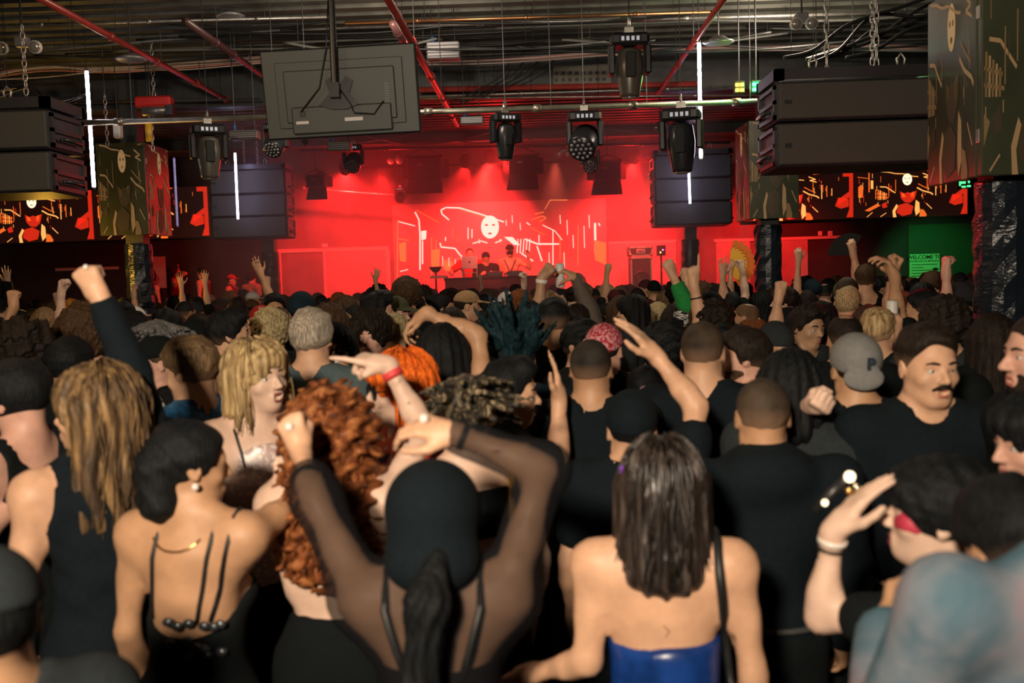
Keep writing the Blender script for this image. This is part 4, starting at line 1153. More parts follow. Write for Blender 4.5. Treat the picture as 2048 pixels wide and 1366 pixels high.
sline([(830, 424), (838, 440), (840, 470), (840, 540)], 2.6, 'w'); sfill([(842, 462), (853, 461), (852, 478), (843, 481)], 'w'); sline([(845, 482), (845, 528)], 2.4, 'w')
sline([(880, 486), (882, 494), (910, 497), (920, 510), (930, 518)], 2.6, 'w'); sline([(1050, 478), (1075, 488), (1118, 488)], 3.0, 'w')
sfill([(1008, 474), (1025, 474), (1040, 490), (1028, 490)], 'w')
for x_ in (1036, 1042, 1048, 1054, 1060): sline([(x_, 478), (x_ - 2, 506)], 1.8, 'w')
for x_, a_, b_ in ((936, 455, 478), (944, 458, 476), (891, 474, 482), (1078, 470, 486), (1106, 460, 530), (1120, 470, 520), (1156, 450, 530), (863, 475, 550), (872, 480, 560)): sline([(x_, a_), (x_, b_)], 1.8, 'o' if x_ > 1110 or x_ < 880 else 'w')
sline([(1190, 446), (1191, 505)], 4.2, 'w'); sline([(1197, 446), (1200, 452)], 2.5, 'w'); sline([(1074, 492), (1084, 522)], 2.6, 'w'); sline([(1042, 506), (1066, 522)], 2.6, 'w')
sline([(795, 440), (795, 560)], 1.8, 'o'); sline([(797, 443), (830, 452)], 1.8, 'w'); sline([(797, 478), (818, 481)], 1.6, 'o'); sline([(800, 543), (816, 539)], 1.6, 'w')
sline([(832, 420), (880, 446)], 1.4, 'o'); sline([(1062, 440), (1085, 432), (1092, 436), (1078, 444)], 2.2, 'o'); sline([(1070, 428), (1088, 424)], 2, 'o'); sline([(1053, 445), (1060, 450)], 2, 'w')
sline([(1100, 400), (1135, 400)], 2.4, 'o'); sline([(1100, 401), (1090, 418)], 2, 'o')
sfill([(798, 487), (812, 484), (812, 524), (800, 522)], 'o'); sfill([(864, 500), (880, 498), (878, 540), (864, 535)], 'o'); sfill([(888, 520), (906, 526), (906, 545), (888, 540)], 'o')
sfill([(1188, 480), (1212, 486), (1212, 530), (1190, 520)], 'o')
for i_ in range(16):
    x_ = 885 + i_ * 4.2; sline([(x_, 512 + (i_ * 7) % 9), (x_ + .6, 532 + (i_ * 5) % 14)], 1.2, 'o' if i_ % 3 else 'w')
for x_, y_, l_ in ((1120, 430, 18), (1134, 440, 30), (1146, 470, 26), (1168, 452, 44), (1178, 430, 26), (1098, 505, 36), (1128, 505, 30), (905, 455, 20), (915, 470, 14), (958, 478, 9), (1000, 478, 6), (1012, 440, 12), (1024, 430, 16), (1040, 446, 14)): sline([(x_, y_), (x_ + 1, y_ + l_)], 1.3, 'wo'[int(x_) % 2])
sline([(945, 487), (962, 482), (975, 486)], 2, 'w'); sline([(990, 486), (1004, 480)], 2, 'w'); sline([(880, 530), (905, 540), (925, 538)], 1.4, 'o'); sline([(1085, 450), (1110, 462), (1124, 480)], 1.6, 'w'); sline([(1060, 455), (1090, 470)], 1.4, 'o')
for sx_ in (-1, 1): sfill([(980 + sx_ * 7 + 3.6 * math.cos(2 * PI * i / 8), 450 - 1.9 * math.sin(2 * PI * i / 8)) for i in range(8)], 'd')
sfill([(980 + 4 * math.cos(2 * PI * i / 8), 467 - 2 * math.sin(2 * PI * i / 8)) for i in range(8)], 'd')
# keep the eyes and mouth a hair in front of the face
mb.v = [tuple(Vector(v) + Vector((0, -.002 * (i / len(mb.v)), 0))) for i, v in enumerate(mb.v)]
mb.build('screen_image', [STM[k] for k in kk], ss)

# ------------------------------------------------------------------ hung loudspeaker arrays
def speaker_array(x0, x1, yf, depth, zs, zlabel, label, group='hung loudspeaker arrays', side=1):
    """zs: list of (z_bottom, z_top) of the cabinets, front at y = yf; side: which flank (+1 right, -1 left) has the grips in view"""
    cx = (x0 + x1) / 2; w2 = (x1 - x0) / 2
    r = empty('loudspeaker_array', (cx, yf, zs[-1][0]), label, 'loudspeaker', group); o = zs[-1][0]
    for i, (a, b) in enumerate(zs):
        tilt = Matrix.Rotation(math.radians(-1.2 * i), 4, 'X'); T_ = Matrix.Translation((0, 0, a - o)) @ tilt
        h = b - a - .012
        mb = MB(); mb.bbox((-w2, .03, 0), (w2, depth, h), .012, M=T_); c = mb.build('cabinet', m_cab, r)
        g = MB(); g.bbox((-w2 + .012, 0, .012), (w2 - .012, .034, h - .012), .01, M=T_); g.build('grille', m_grille, c)
        for s_ in (-1, 1):
            fr = MB(); xa, xb = sorted((s_ * w2, s_ * (w2 + .018)))
            for y0, y1, z0, z1 in ((.05, depth - .03, .02, .05), (.05, depth - .03, h - .05, h - .02), (.05, .09, .02, h - .02), (depth - .07, depth - .03, .02, h - .02), (.05, depth - .03, h / 2 - .015, h / 2 + .015)):
                fr.box((xa, y0, z0), (xb, y1, z1), M=T_)
            fr.build('side_frame', m_dsteel, c)
            gp = MB(); gp.tube([T_ @ Vector((s_ * (w2 + .02), .16, h * .28)), T_ @ Vector((s_ * (w2 + .05), .18, h * .28)), T_ @ Vector((s_ * (w2 + .05), depth - .16, h * .28)), T_ @ Vector((s_ * (w2 + .02), depth - .14, h * .28))], .014, n=6)
            gp.build('grip', m_black, c, smooth=True)
        lg = MB(); lg.box((-w2 + .05, -.004, h * .42), (-w2 + .10, .002, h * .52), M=T_); lg.build('badge', m_black, c)
    zt_ = zs[0][1] - o
    mb = MB(); mb.box((-w2 - .02, .0, zt_), (w2 + .02, .05, zt_ + .08)); mb.box((-w2 - .02, depth - .05, zt_), (w2 + .02, depth, zt_ + .08)); mb.box((-w2 - .02, .0, zt_), (-w2 + .05, depth, zt_ + .08)); mb.box((w2 - .05, .0, zt_), (w2 + .02, depth, zt_ + .08))
    mb.build('flying_frame', m_dsteel, r)
    chain_part(r, (0.15, depth * .3, zt_ + .08), (0.15, depth * .3, ZC - o)); chain_part(r, (-0.15, depth * .7, zt_ + .08), (-0.15, depth * .7, ZC - o))
    for xx in (-.35, .30):
        sh = MB(); sh.tube([(xx - .02, .1, zt_ + .08), (xx - .03, .1, zt_ + .14), (xx, .1, zt_ + .18), (xx + .03, .1, zt_ + .14), (xx + .02, .1, zt_ + .08)], .009, n=6); sh.build('shackle', m_galv, r, smooth=True)
    return r
def ring_mesh(rl=.034, rw=.018, r=.006):
    mb = MB(); mb.tube([(rw * math.cos(t), 0, rl * math.sin(t)) for t in [2 * PI * i / 10 for i in range(10)]], r, n=5, closed=True); return mb.mesh('chain_link', True)
LINK = ring_mesh(); LINK.materials.append(m_galv)
def chain_part(parent, a, b, name='chain', maxn=14):
    a, b = Vector(a), Vector(b); n = max(2, min(maxn, int((b - a).length / .052))); q = (b - a).to_track_quat('Z', 'Y')
    for i in range(n):
        o = link('chain_link', LINK, parent); o.location = a + (b - a) * ((i + .5) / n); o.rotation_mode = 'QUATERNION'
        from mathutils import Quaternion
        o.rotation_quaternion = q @ Quaternion((0, 0, 1), (i % 2) * PI / 2); sc = (b - a).length / n / .052; o.scale = (1, 1, sc)
zr = lambda py, px=1600, Y=7.5: P(px, py, Y).z
speaker_array(P(1556, 200, 7.5).x, P(1556, 200, 7.5).x + 1.27, 7.5, .62, [(zr(240), zr(158)), (zr(332), zr(240))], 0, 'big hung speaker array beside the near right column')
zl = lambda py, px=50, Y=7.5: P(px, py, Y).z
speaker_array(P(96, 300, 7.5).x - 1.27, P(96, 300, 7.5).x, 7.5, .62, [(zl(298), zl(215)), (zl(384), zl(298))], 0, 'big hung speaker array at the left edge')
z3 = lambda py: P(495, py, 17).z
speaker_array(P(421, 400, 17).x, P(570, 400, 17).x, 17, .62, [(z3(387), z3(338)), (z3(432), z3(387)), (z3(475), z3(432))], 0, 'hung speaker array left of the red stage')
z4 = lambda py: P(1385, py, 17).z
speaker_array(P(1311, 400, 17).x, P(1464, 400, 17).x, 17, .62, [(z4(355), z4(308)), (z4(402), z4(355)), (z4(449), z4(402))], 0, 'hung speaker array right of the red stage')

# ------------------------------------------------------------------ television hung from a pole, back towards us
tvc = P(682, 184, 7.2)
tv = empty('television', (tvc.x, 7.2, tvc.z), 'big flat television hung with its grey back towards us', 'television')
MT = Matrix.Rotation(math.radians(8), 4, 'X') @ Matrix.Rotation(math.radians(-1.2), 4, 'Y')
hw, hh = .556, .312
mb = MB(); mb.bbox((-hw, 0, -hh), (hw, .035, hh), .012, M=MT); mb.build('screen_frame', m_black, tv)
mb = MB(); mb.bbox((-hw + .008, -.018, -hh + .008), (hw - .008, .004, hh - .008), .012, M=MT); bk = mb.build('back_cover', m_tvback, tv)
for i, (a, b, c, d, t) in enumerate(((-hw + .10, hw - .10, -hh + .075, hh - .09, -.030), (-hw + .16, hw - .16, -hh + .11, hh - .15, -.042))):
    mb = MB(); mb.bbox((a, t, c), (b, -.010, d), .014, M=MT); mb.build('raised_panel', m_tvback, bk)
mb = MB(); mb.bbox((-.36, -.052, -hh + .03), (.36, -.010, -.09), .012, M=MT); mb.build('lower_housing', m_tvback, bk)
for x_ in (.30,):
    for k in range(9):
        mb = MB(); mb.box((x_ + .02, -.046, -.10 + k * .017), (x_ + .05, -.040, -.092 + k * .017), M=MT); mb.build('port', m_black, bk)
mb = MB(); mb.box((.02, -.054, -.205), (.15, -.051, -.180), M=MT); mb.build('rating_label', m_white, bk)
mb = MB(); mb.box((-.33, -.054, -.21), (-.24, -.051, -.19), M=MT); mb.build('rating_label', m_white, bk)
mb = MB(); mb.bbox((-.30, -.056, -.16), (-.26, -.050, -.12), .004, M=MT); mb.build('port', m_black, bk)
mb = MB(); mb.poly([(-.15, -.066, -.10), (-.07, -.066, -.02), (-.10, -.066, .07), (-.05, -.066, .10), (0.0, -.066, .04), (.05, -.066, .10), (.10, -.066, .07), (.07, -.066, -.02), (.13, -.066, -.10), (.05, -.066, -.13), (-.06, -.066, -.13)][::-1], (0, .02, 0)); mb.build('mount_plate', m_black, tv)
px_ = P(672, 200, 7.1).x - tvc.x
mb = MB(); mb.box((px_ - .035, -.16, -.06), (px_ + .035, -.06, .04)); mb.cyl((px_, -.12, -.02), (px_, -.12, ZC - tvc.z), .026, n=12); mb.cyl((px_, -.12, ZC - tvc.z - .03), (px_, -.12, ZC - tvc.z), .09, n=14); mb.build('hanging_pole', m_black, tv)
mb = MB(); mb.tube([(px_ + .02, -.11, .02), (px_ + .10, -.09, -.10), (.10, -.07, -.16), (.24, -.06, -.17), (.31, -.05, -.08)], .005, n=5); mb.build('cable', m_cable, tv, smooth=True)
mb = MB(); mb.tube([(px_ - .02, -.14, .60), (px_ - .05, -.12, .30), (px_ - .12, -.08, .02), (-.28, -.06, -.14)], .005, n=5); mb.build('cable', m_cable, tv, smooth=True)

# ------------------------------------------------------------------ light tubes
def light_tube(a, b, Y, label, col, strength, lit=True):
    A, B = P(*a, Y), P(*b, Y); A = Vector((B.x, Y, A.z)) if False else A
    r = empty('light_tube', B, label, 'light'); L_ = A - B
    mb = MB(); n = 26
    mb.lathe((0, 0, 0), L_, [(L_.length * i / n, (.019 if i % 2 else .0165)) for i in range(n + 1)], n=10)
    mb.build('tube', mat('tube_' + label[:12], (.6, .58, .7), rough=.4, emit=col, estr=strength), r, smooth=True)
    mb = MB(); mb.cyl(L_, L_ * 1.02, .016); mb.cyl(L_ * 1.02, Vector((L_.x, 0, ZC - B.z)), .003, n=5); mb.build('hanger', m_black, r)
    mb = MB(); mb.cyl(-L_ * .015, (0, 0, 0), .014); mb.build('end_cap', m_white, r)
light_tube((173, 142), (188, 374), 9.7, 'bright white light tube by the left speaker', (.90, .84, 1.0), 14)
light_tube((1398, 86), (1402, 316), 9.7, 'bright white light tube beside the right speakers', (.90, .84, 1.0), 14)
light_tube((470, 306), (476, 438), 16.6, 'white light tube before the left stage speakers', (.66, .62, 1.0), 30)
light_tube((1376, 300), (1380, 407), 16.6, 'white light tube before the right stage speakers', (.66, .62, 1.0), 30)
light_tube((348, 316), (355, 452), 16.6, 'dim violet light tube behind the left column', (.42, .36, .75), .35)

# ------------------------------------------------------------------ pipes and conduits overhead
def pipe(a, b, r, m, name, label, cat='pipe', couplings=(), group=None):
    o = empty(name, (Vector(a) + Vector(b)) / 2, label, cat, group); c = o.location
    A, B = Vector(a) - c, Vector(b) - c
    mb = MB(); mb.cyl(A, B, r, n=10); mb.build('pipe_run', m, o, smooth=True)
    for t in couplings:
        mb = MB(); mb.cyl(A + (B - A) * (t - .006), A + (B - A) * (t + .006), r * 1.35, n=10); mb.build('coupling', m, o, smooth=True)
        p = A + (B - A) * (t + .02); mb = MB(); mb.cyl(p, (p.x, p.y, ZC - c.z), .004, n=5); mb.build('hanger_rod', m_dsteel, o)
    return o
def depth_pipe(p0, p1, z, r, m, name, label, couplings=(.3, .6), ext=.35):
    a = PZ(*p0, z); b = PZ(*p1, z); a = a + (a - b) * ext
    b.x = (a.x + b.x) / 2; a.x = b.x
    return pipe(a, b, r, m, name, label, 'pipe', couplings)
depth_pipe((80, 0), (470, 204), 4.2, .030, m_redpipe, 'sprinkler_pipe', 'long red sprinkler pipe over the left side of the floor', (.45, .62, .8, .97))
depth_pipe((775, 0), (917, 250), 4.0, .034, m_redpipe, 'sprinkler_pipe', 'red sprinkler pipe running behind the television', (.42, .6, .75, .9))
depth_pipe((1445, 0), (1318, 187), 4.1, .026, m_redpipe, 'sprinkler_pipe', 'thin red sprinkler pipe slanting beside the right light tube', (.5, .7))
depth_pipe((362, 42), (545, 160), 4.25, .034, mat('dark_red_pipe', (.07, .03, .03), rough=.4), 'drain_pipe', 'dark pipe running in depth left of the television', (.3, .5), 0.0)
depth_pipe((778, 48), (822, 100), 4.25, .034, mat('dark_red_pipe', (.07, .03, .03), rough=.4), 'drain_pipe', 'short dark pipe end beside the red pipe', (.3,), 0.0)
def cross_pipe(p0, p1, Y, r, m, label, name='conduit', cat='pipe', couplings=(.2, .5, .8)):
    return pipe(P(*p0, Y), P(*p1, Y), r, m, name, label, cat, couplings)
bar_o = cross_pipe((158, 246), (1514, 203), 9.5, .028, m_steel, 'long steel lighting pipe hung across the hall', 'lighting_pipe', 'pipe', (.06, .32, .52, .68, .82, .97))
cross_pipe((-60, 52), (660, 34), 9.9, .014, m_galv, 'thin steel conduit at the upper left ceiling')
cross_pipe((690, 46), (1420, 24), 9.9, .016, m_copper, 'copper coloured pipe along the ceiling deck')
cross_pipe((690, 55), (2060, 18), 10.1, .016, m_galv, 'steel conduit just below the copper pipe')
cross_pipe((560, 202), (1530, 172), 12.2, .016, m_galv, 'thin steel conduit under the middle beam')
cross_pipe((838, 197), (1530, 190), 12.0, .010, m_galv, 'slim control rod under the middle beam')
cross_pipe((60, 206), (520, 198), 12.2, .012, m_dsteel, 'dark conduit behind the red hoist')
cross_pipe((560, 372), (800, 392), 20.2, .022, m_galv, 'bent pipe over the left side of the stage')
cross_pipe((600, 300), (1460, 285), 18.3, .026, m_dsteel, 'dark lighting pipe hung over the stage front', 'lighting_pipe')
cross_pipe((700, 336), (1340, 318), 20.4, .024, m_dsteel, 'dark lighting pipe hung above the DJ', 'lighting_pipe')
cross_pipe((-80, 115), (560, 60), 10.8, .012, m_cableg, 'grey conduit crossing the left deck')

# cables: each a thing of its own
def cable(pts, Y, m, r, label, group='loose cables under the ceiling'):
    W3 = [P(px, py, Y) for px, py in pts]
    for p_ in W3: p_.z = min(p_.z, ZC - .05)
    c = W3[len(W3) // 2]; out = []
    for i in range(len(W3) - 1):
        for t in range(6):
            u = t / 6; p0 = W3[max(0, i - 1)]; p1 = W3[i]; p2 = W3[i + 1]; p3 = W3[min(len(W3) - 1, i + 2)]
            out.append(.5 * ((2 * p1) + (p2 - p0) * u + (2 * p0 - 5 * p1 + 4 * p2 - p3) * u * u + (3 * p1 - p0 - 3 * p2 + p3) * u ** 3) - c)
    out.append(W3[-1] - c); mb = MB(); mb.tube(out, r, n=5)
    for q_ in (2, len(out) - 3): mb.cyl(out[q_], (out[q_].x, out[q_].y, max(out[q_].z + .002, ZC - c.z)), .0025, n=3)
    tag(mb.build('cable', m, None, smooth=True, loc=c), label, 'cable', group)
rc = np.random.default_rng(3)
NTH = ('lowest', 'second', 'third', 'fourth', 'fifth', 'sixth', 'seventh', 'topmost')
for i in range(8):
    y0 = 146 - i * 2.2; cable([(-30, y0 + 14), (90, y0 + rc.normal(0, 4)), (230, y0 + 2 + rc.normal(0, 3)), (370, y0 - 8 + rc.normal(0, 3)), (545, y0 - 22)], 11.6 + i * .03, (m_cablew, m_cablep, m_cablew, m_cable)[i % 4], .008 + .002 * (i % 3), '%s thin %s cable of the bundle along the left ceiling' % (NTH[i], ('white', 'pink', 'white', 'black')[i % 4]))
for i in range(6):
    y0 = 128 - i * 1.8; cable([(838, y0 + 2), (960, y0 + rc.normal(0, 2)), (1080, y0 - 7), (1230, y0 - 18), (1460, y0 - 26), (1860, y0 - 30)], 11.6 + i * .03, (m_cablew, m_cablep, m_cableg)[i % 3], .008, '%s thin %s cable of the bundle along the right ceiling' % (NTH[i] if i < 5 else 'topmost', ('white', 'pink', 'grey')[i % 3]))
lbs = {'black': (m_cable, .013), 'grey': (m_cableg, .016)}
for i in range(26):
    x0 = rc.uniform(-100, 1700); ln = rc.uniform(250, 800); y0 = rc.uniform(24, 118); sag = rc.uniform(2, 22); nm = 'black' if i % 3 else 'grey'
    cable([(x0, y0), (x0 + ln * .3, y0 + sag * .8 - ln * .01), (x0 + ln * .65, y0 + sag - ln * .02), (x0 + ln, y0 - ln * .03)], 9.8 + rc.uniform(0, 1.6), *lbs[nm], '%s loose %s cable starting %s' % ('long' if ln > 520 else 'short', nm, ('over the left speakers', 'over the red hoist', 'left of the television', 'above the television', 'right of the television', 'at the ceiling centre', 'above the big moving head', 'over the right speakers')[min(7, max(0, int((x0 + 100) / 225)))]))
for i in range(6):
    x0 = rc.uniform(1560, 1700); cable([(x0, 118 + rc.normal(0, 6)), (x0 + 60, 100), (x0 + 130, 60 + rc.normal(0, 14)), (x0 + 230, 20 + rc.normal(0, 14)), (x0 + 330, -20)], 8.6 + i * .1, m_cable, .016, '%s thick black cable rising over the right speaker array' % ('nearest', 'second nearest', 'third nearest', 'fourth nearest', 'fifth nearest', 'farthest')[i], 'thick cables over the right speakers')
for i in range(5):
    x0 = rc.uniform(-20, 10); cable([(x0, 180 + rc.normal(0, 6)), (x0 + 60, 175), (x0 + 110, 200 + rc.normal(0, 6)), (x0 + 170, 190)], 9.0 + i * .1, m_cable, .012, '%s black cable over the left speaker array' % ('nearest', 'second nearest', 'middle', 'second farthest', 'farthest')[i], 'cables over the left speakers')
for i in range(4):
    cable([(1020 + i * 30, 120), (1005 + i * 20, 150), (960 + i * 14, 178), (900 + i * 10, 205)], 12.1, m_cable, .008, '%s of four thin black cables hanging before the middle beam' % ('leftmost', 'second', 'third', 'rightmost')[i])
for i in range(5):
    x0 = 590 + i * 140; cable([(x0, 270 + rc.normal(0, 8)), (x0 + 90, 285 + rc.normal(0, 6)), (x0 + 180, 272 + rc.normal(0, 6)), (x0 + 260, 262)], 17.4, m_cableg, .010, 'grey cable strung along the stage front above %s' % ('the left wing', 'the left panel', 'the DJ', 'the stage screen', 'the right wing')[i], 'cables over the stage')
# ------------------------------------------------------------------ moving heads, wash lights, par cans, barn-door lamps
m_eye = mat('led_lens', (.5, .5, .52), rough=.15, metal=.6)
m_gloss = mat('fixture_shell', (.020, .022, .026), rough=.28)
m_gsil = mat('fixture_silver', (.16, .15, .13), rough=.3, metal=.6)
m_disp = emis('display_glow', (.75, .8, .9), .3)
def moving_head(top, Y, h, label, kind='spot', lean=0.0, turn=0.0, silver=False, group='moving head lights', pipe_z=None):
    """hangs base up; h = overall height in metres; lean tips the head sideways"""
    T_ = P(*top, Y); r = empty('moving_head', (T_.x, Y, T_.z), label, 'stage light', group, rz=math.radians(turn))
    u = h / .42; mb = MB(); mb.bbox((-.13 * u, -.10 * u, -.085 * u), (.13 * u, .10 * u, 0), .02 * u); b = mb.build('base', m_black, r)
    mb = MB(); mb.bbox((-.075 * u, -.104 * u, -.070 * u), (.075 * u, -.098 * u, -.018 * u), .003); mb.build('display_frame', m_blackm, b)
    for i in range(4):
        mb = MB(); mb.box((-.062 * u + i * .034 * u, -.107 * u, -.058 * u), (-.042 * u + i * .034 * u, -.103 * u, -.030 * u)); mb.build('button', m_disp, b)
    z1 = min((pipe_z if pipe_z else T_.z + .06), ZC) - T_.z
    mb = MB(); mb.box((-.03 * u, -.02, 0), (.03 * u, .02, .05 * u)); mb.tube([(.0, .035 * math.cos(t), .05 * u + .035 + .035 * math.sin(t)) for t in [2 * PI * i / 12 for i in range(12)]], .010, n=5, closed=True); mb.build('clamp', m_galv, r)
    mb = MB(); mb.cyl((0, 0, .05 * u + .06), (0, 0, ZC - T_.z), .004, n=5); mb.build('safety_cable', m_dsteel, r)
    R_ = Matrix.Translation((0, 0, -.23 * u)) @ Matrix.Rotation(lean, 4, 'Y') @ Matrix.Rotation(.10, 4, 'X')
    for sx in (-1, 1):
        mb = MB(); xa, xb = sorted((sx * .10 * u, sx * .145 * u)); mb.bbox((xa, -.055 * u, -.27 * u), (xb, .055 * u, -.07 * u), .018 * u); mb.build('yoke_arm', m_black, r)
    ms = m_gsil if silver else m_gloss
    if kind == 'spot':
        mb = MB(); c0 = R_ @ Vector((0, 0, .14 * u)); ax = (R_ @ Vector((0, 0, -1))) - (R_ @ Vector((0, 0, 0)))
        mb.lathe(c0, ax, [(0, .05 * u), (.02 * u, .078 * u), (.12 * u, .092 * u), (.20 * u, .088 * u), (.30 * u, .070 * u), (.325 * u, .066 * u)], n=18); hd = mb.build('head', ms, r, smooth=True)
        mb = MB(); mb.bbox((-.035 * u, -.102 * u, -.06 * u), (.035 * u, -.07 * u, .11 * u), .015 * u, M=R_); mb.build('cover_strip', m_blackm, hd)
        mb = MB(); mb.lathe(c0 + ax * .322 * u, ax, [(0, .058 * u), (.012 * u, .052 * u), (.02 * u, .03 * u)], n=16); mb.build('lens', m_lens, hd, smooth=True)
    else:
        R_ = Matrix.Translation((0, 0, -.22 * u)) @ Matrix.Rotation(math.radians(-52), 4, 'X') @ Matrix.Rotation(lean, 4, 'Y')
        ax = (R_.to_3x3() @ Vector((0, 0, -1))); c0 = R_ @ Vector((0, 0, .10 * u))
        mb = MB(); mb.lathe(c0, ax, [(0, .06 * u), (.02 * u, .10 * u), (.12 * u, .118 * u), (.22 * u, .112 * u), (.235 * u, .105 * u)], n=18); hd = mb.build('head', m_gloss, r, smooth=True)
        x_, y_, d_ = basis(ax); fc = c0 + ax * .236 * u
        for rad, k in ((0, 1), (.040, 6), (.078, 12)):
            for i in range(k):
                t = 2 * PI * i / k; p = fc + x_ * (rad * u * math.cos(t)) + y_ * (rad * u * math.sin(t))
                mb = MB(); mb.lathe(p, ax, [(0, .0155 * u), (.006 * u, .013 * u), (.009 * u, .006 * u)], n=8); mb.build('led', m_eye, hd, smooth=True)
    return r
pz = lambda px: P(px, 225 - (px - 830) * .029, 9.5).z
moving_head((1010, 228), 9.43, .42, 'slim black moving head hanging left of the green-capped light pair, mid pipe', 'spot', turn=20)
moving_head((1168, 224), 9.43, .50, 'black wash light with round lamp face on the pipe right of centre', 'wash', lean=.25)
moving_head((1362, 219), 9.43, .58, 'black moving head hanging beside the right light tube', 'spot', turn=-15)
moving_head((415, 250), 9.43, .50, 'silver-black moving head hanging above the left column', 'spot', turn=25, silver=True)
moving_head((1258, 70), 7.6, .46, 'large black moving head hung from a chain near the ceiling', 'spot', silver=True)
moving_head((550, 248), 9.7, .36, 'black wash light half hidden under the television corner', 'wash', lean=.2)
moving_head((706, 290), 15.5, .48, 'small black wash light over the left stage edge', 'wash', lean=.1)
moving_head((1178, 292), 15.5, .46, 'small wash light hanging behind the pipe right of centre', 'wash', lean=-.1)
moving_head((800, 375), 20.0, .34, 'tiny wash light above the left of the stage screen', 'wash')

RED = (1.0, .018, .016)
def par_can(c, Y, label, aim, power, hot=(1.0, .12, .05), size=1.0):
    p = P(*c, Y); r = empty('par_can', p, label, 'stage light', 'par cans over the stage'); a = P(aim[0], aim[1], aim[2]) ; d = (a - p).normalized()
    u = size; mb = MB(); mb.lathe(-d * .13 * u, d, [(0, .05 * u), (.03 * u, .085 * u), (.10 * u, .10 * u), (.26 * u, .10 * u)], n=16); mb.build('can', m_blackm, r, smooth=True)
    mb = MB(); mb.lathe(d * .125 * u, d, [(0, .09 * u), (.006, .08 * u)], n=14); mb.build('lamp_face', emis('par_glow_%d' % (power > 0), hot, 14 if power > 0 else 1.2), r, smooth=True)
    x_, y_, _ = basis(d); zt_ = .20 * u
    mb = MB(); mb.tube([(-.11 * u, 0, 0), (-.11 * u, 0, .12 * u), (0, 0, zt_), (.11 * u, 0, .12 * u), (.11 * u, 0, 0)], .008, n=5); mb.cyl((0, 0, zt_), (0, 0, ZC - p.z), .008, n=5); mb.build('yoke', m_dsteel, r)
    if power > 0:
        lamp('SPOT', 'par_lamp', p + d * (.16 * u), power, RED, aim=a, spot_size=math.radians(62), spot_blend=.7, shadow_soft_size=.06)
par_can((980, 311), 19.6, 'glowing par can right above the DJ', (975, 470, 21.8), 3200)
par_can((931, 320), 19.6, 'dark par can just left of the glowing one', (915, 480, 21.8), 1200)
par_can((1268, 312), 19.6, 'glowing par can over the right end of the stage', (1250, 480, 21.8), 3200)
par_can((690, 335), 18.8, 'glowing par can over the left end of the stage', (700, 490, 21.9), 3200)
par_can((610, 284), 15.0, 'small red glowing lamp under the television', (640, 380, 18), 0, (1.0, .06, .02), .45)
par_can((640, 350), 19.4, 'small par can by the left wing', (600, 470, 21.9), 300, size=.7)
par_can((1230, 330), 20.6, 'small par can behind the right glowing one', (1330, 480, 21.9), 350, size=.7)
for x_, w_ in ((-3.0, 600), (-1.0, 900), (1.2, 700), (2.6, 350)):
    # row of unseen stage washes on the dark pipe above the DJ
    lamp('SPOT', 'stage_wash_lamp', (x_, 19.8, 3.95), w_ * 1.5, RED, aim=(x_, 21.9, 1.6), spot_size=math.radians(80), spot_blend=.8, shadow_soft_size=.1)

for x_, ax_ in ((-.9, -.95), (.4, .35)):
    # front wash from the pipe over the stage front, on the performers
    lamp('SPOT', 'front_wash_lamp', (x_, 18.2, 3.9), 1000, (1.0, .12, .07), aim=(ax_, 20.6, 1.9), spot_size=math.radians(38), spot_blend=.8, shadow_soft_size=.08)
lamp('SPOT', 'front_wash_lamp', (2.2, 18.2, 3.9), 800, (1.0, .12, .07), aim=(2.1, 20.6, 1.9), spot_size=math.radians(34), spot_blend=.8, shadow_soft_size=.08)

lamp('SPOT', 'wing_wash_lamp', (4.6, 20.0, 3.9), 700, RED, aim=(5.0, 21.95, 1.9), spot_size=math.radians(85), spot_blend=.8, shadow_soft_size=.08)
for x_, z_, e_ in ((-2.9, 3.75, 60), (-.6, 3.95, 75), (2.0, 3.85, 65)):
    # added red points by the par cans, to veil the haze and rim heads
    lamp('POINT', 'added_haze_lamp', (x_, 18.75, z_), e_, RED, shadow_soft_size=.12)

def barn_lamp(c, Y, w_, label, open_=.9):
    p = P(*c, Y); r = empty('barndoor_lamp', p, label, 'stage light', 'barn-door lamps over the stage')
    h = w_ * .62; mb = MB(); mb.bbox((-w_ / 2, -.06, -h / 2), (w_ / 2, .10, h / 2), .015); mb.build('housing', m_blackm, r)
    mb = MB(); mb.poly([(-w_ / 2, .10, -h / 2), (w_ / 2, .10, -h / 2), (w_ * .55, .05, -h / 2 - h * open_), (-w_ * .62, .05, -h / 2 - h * open_)], (0, .006, 0)); mb.build('barn_door', m_blackm, r)
    mb = MB(); mb.poly([(-w_ / 2, .10, h / 2), (w_ / 2, .10, h / 2), (w_ * .6, .30, h / 2 + h * .2), (-w_ * .6, .30, h / 2 + h * .2)], (0, .006, .004)); mb.build('barn_door', m_blackm, r)
    for sx in (-1, 1):
        mb = MB(); mb.poly([(sx * w_ / 2, .10, -h / 2), (sx * w_ / 2, .10, h / 2), (sx * w_ * .72, .28, h * .45), (sx * w_ * .72, .28, -h * .45)], (.006 * sx, 0, 0)); mb.build('barn_door', m_blackm, r)
    mb = MB(); mb.tube([(-w_ * .56, 0, 0), (-w_ * .56, 0, h * .62), (-.02, 0, h * .95), (.02, 0, h * .95), (w_ * .56, 0, h * .62), (w_ * .56, 0, 0)], .011, n=5); mb.cyl((0, 0, h * .95), (0, 0, max(h * .96, ZC - p.z)), .010, n=6); mb.build('yoke', m_dsteel, r)
    mb = MB(); mb.box((-w_ * .2, -.064, h * .1), (-w_ * .02, -.058, h * .2)); mb.build('badge', m_grey, r)
    return r
barn_lamp((1046, 330), 18.6, .52, 'barn-door lamp hanging right of the DJ glow')
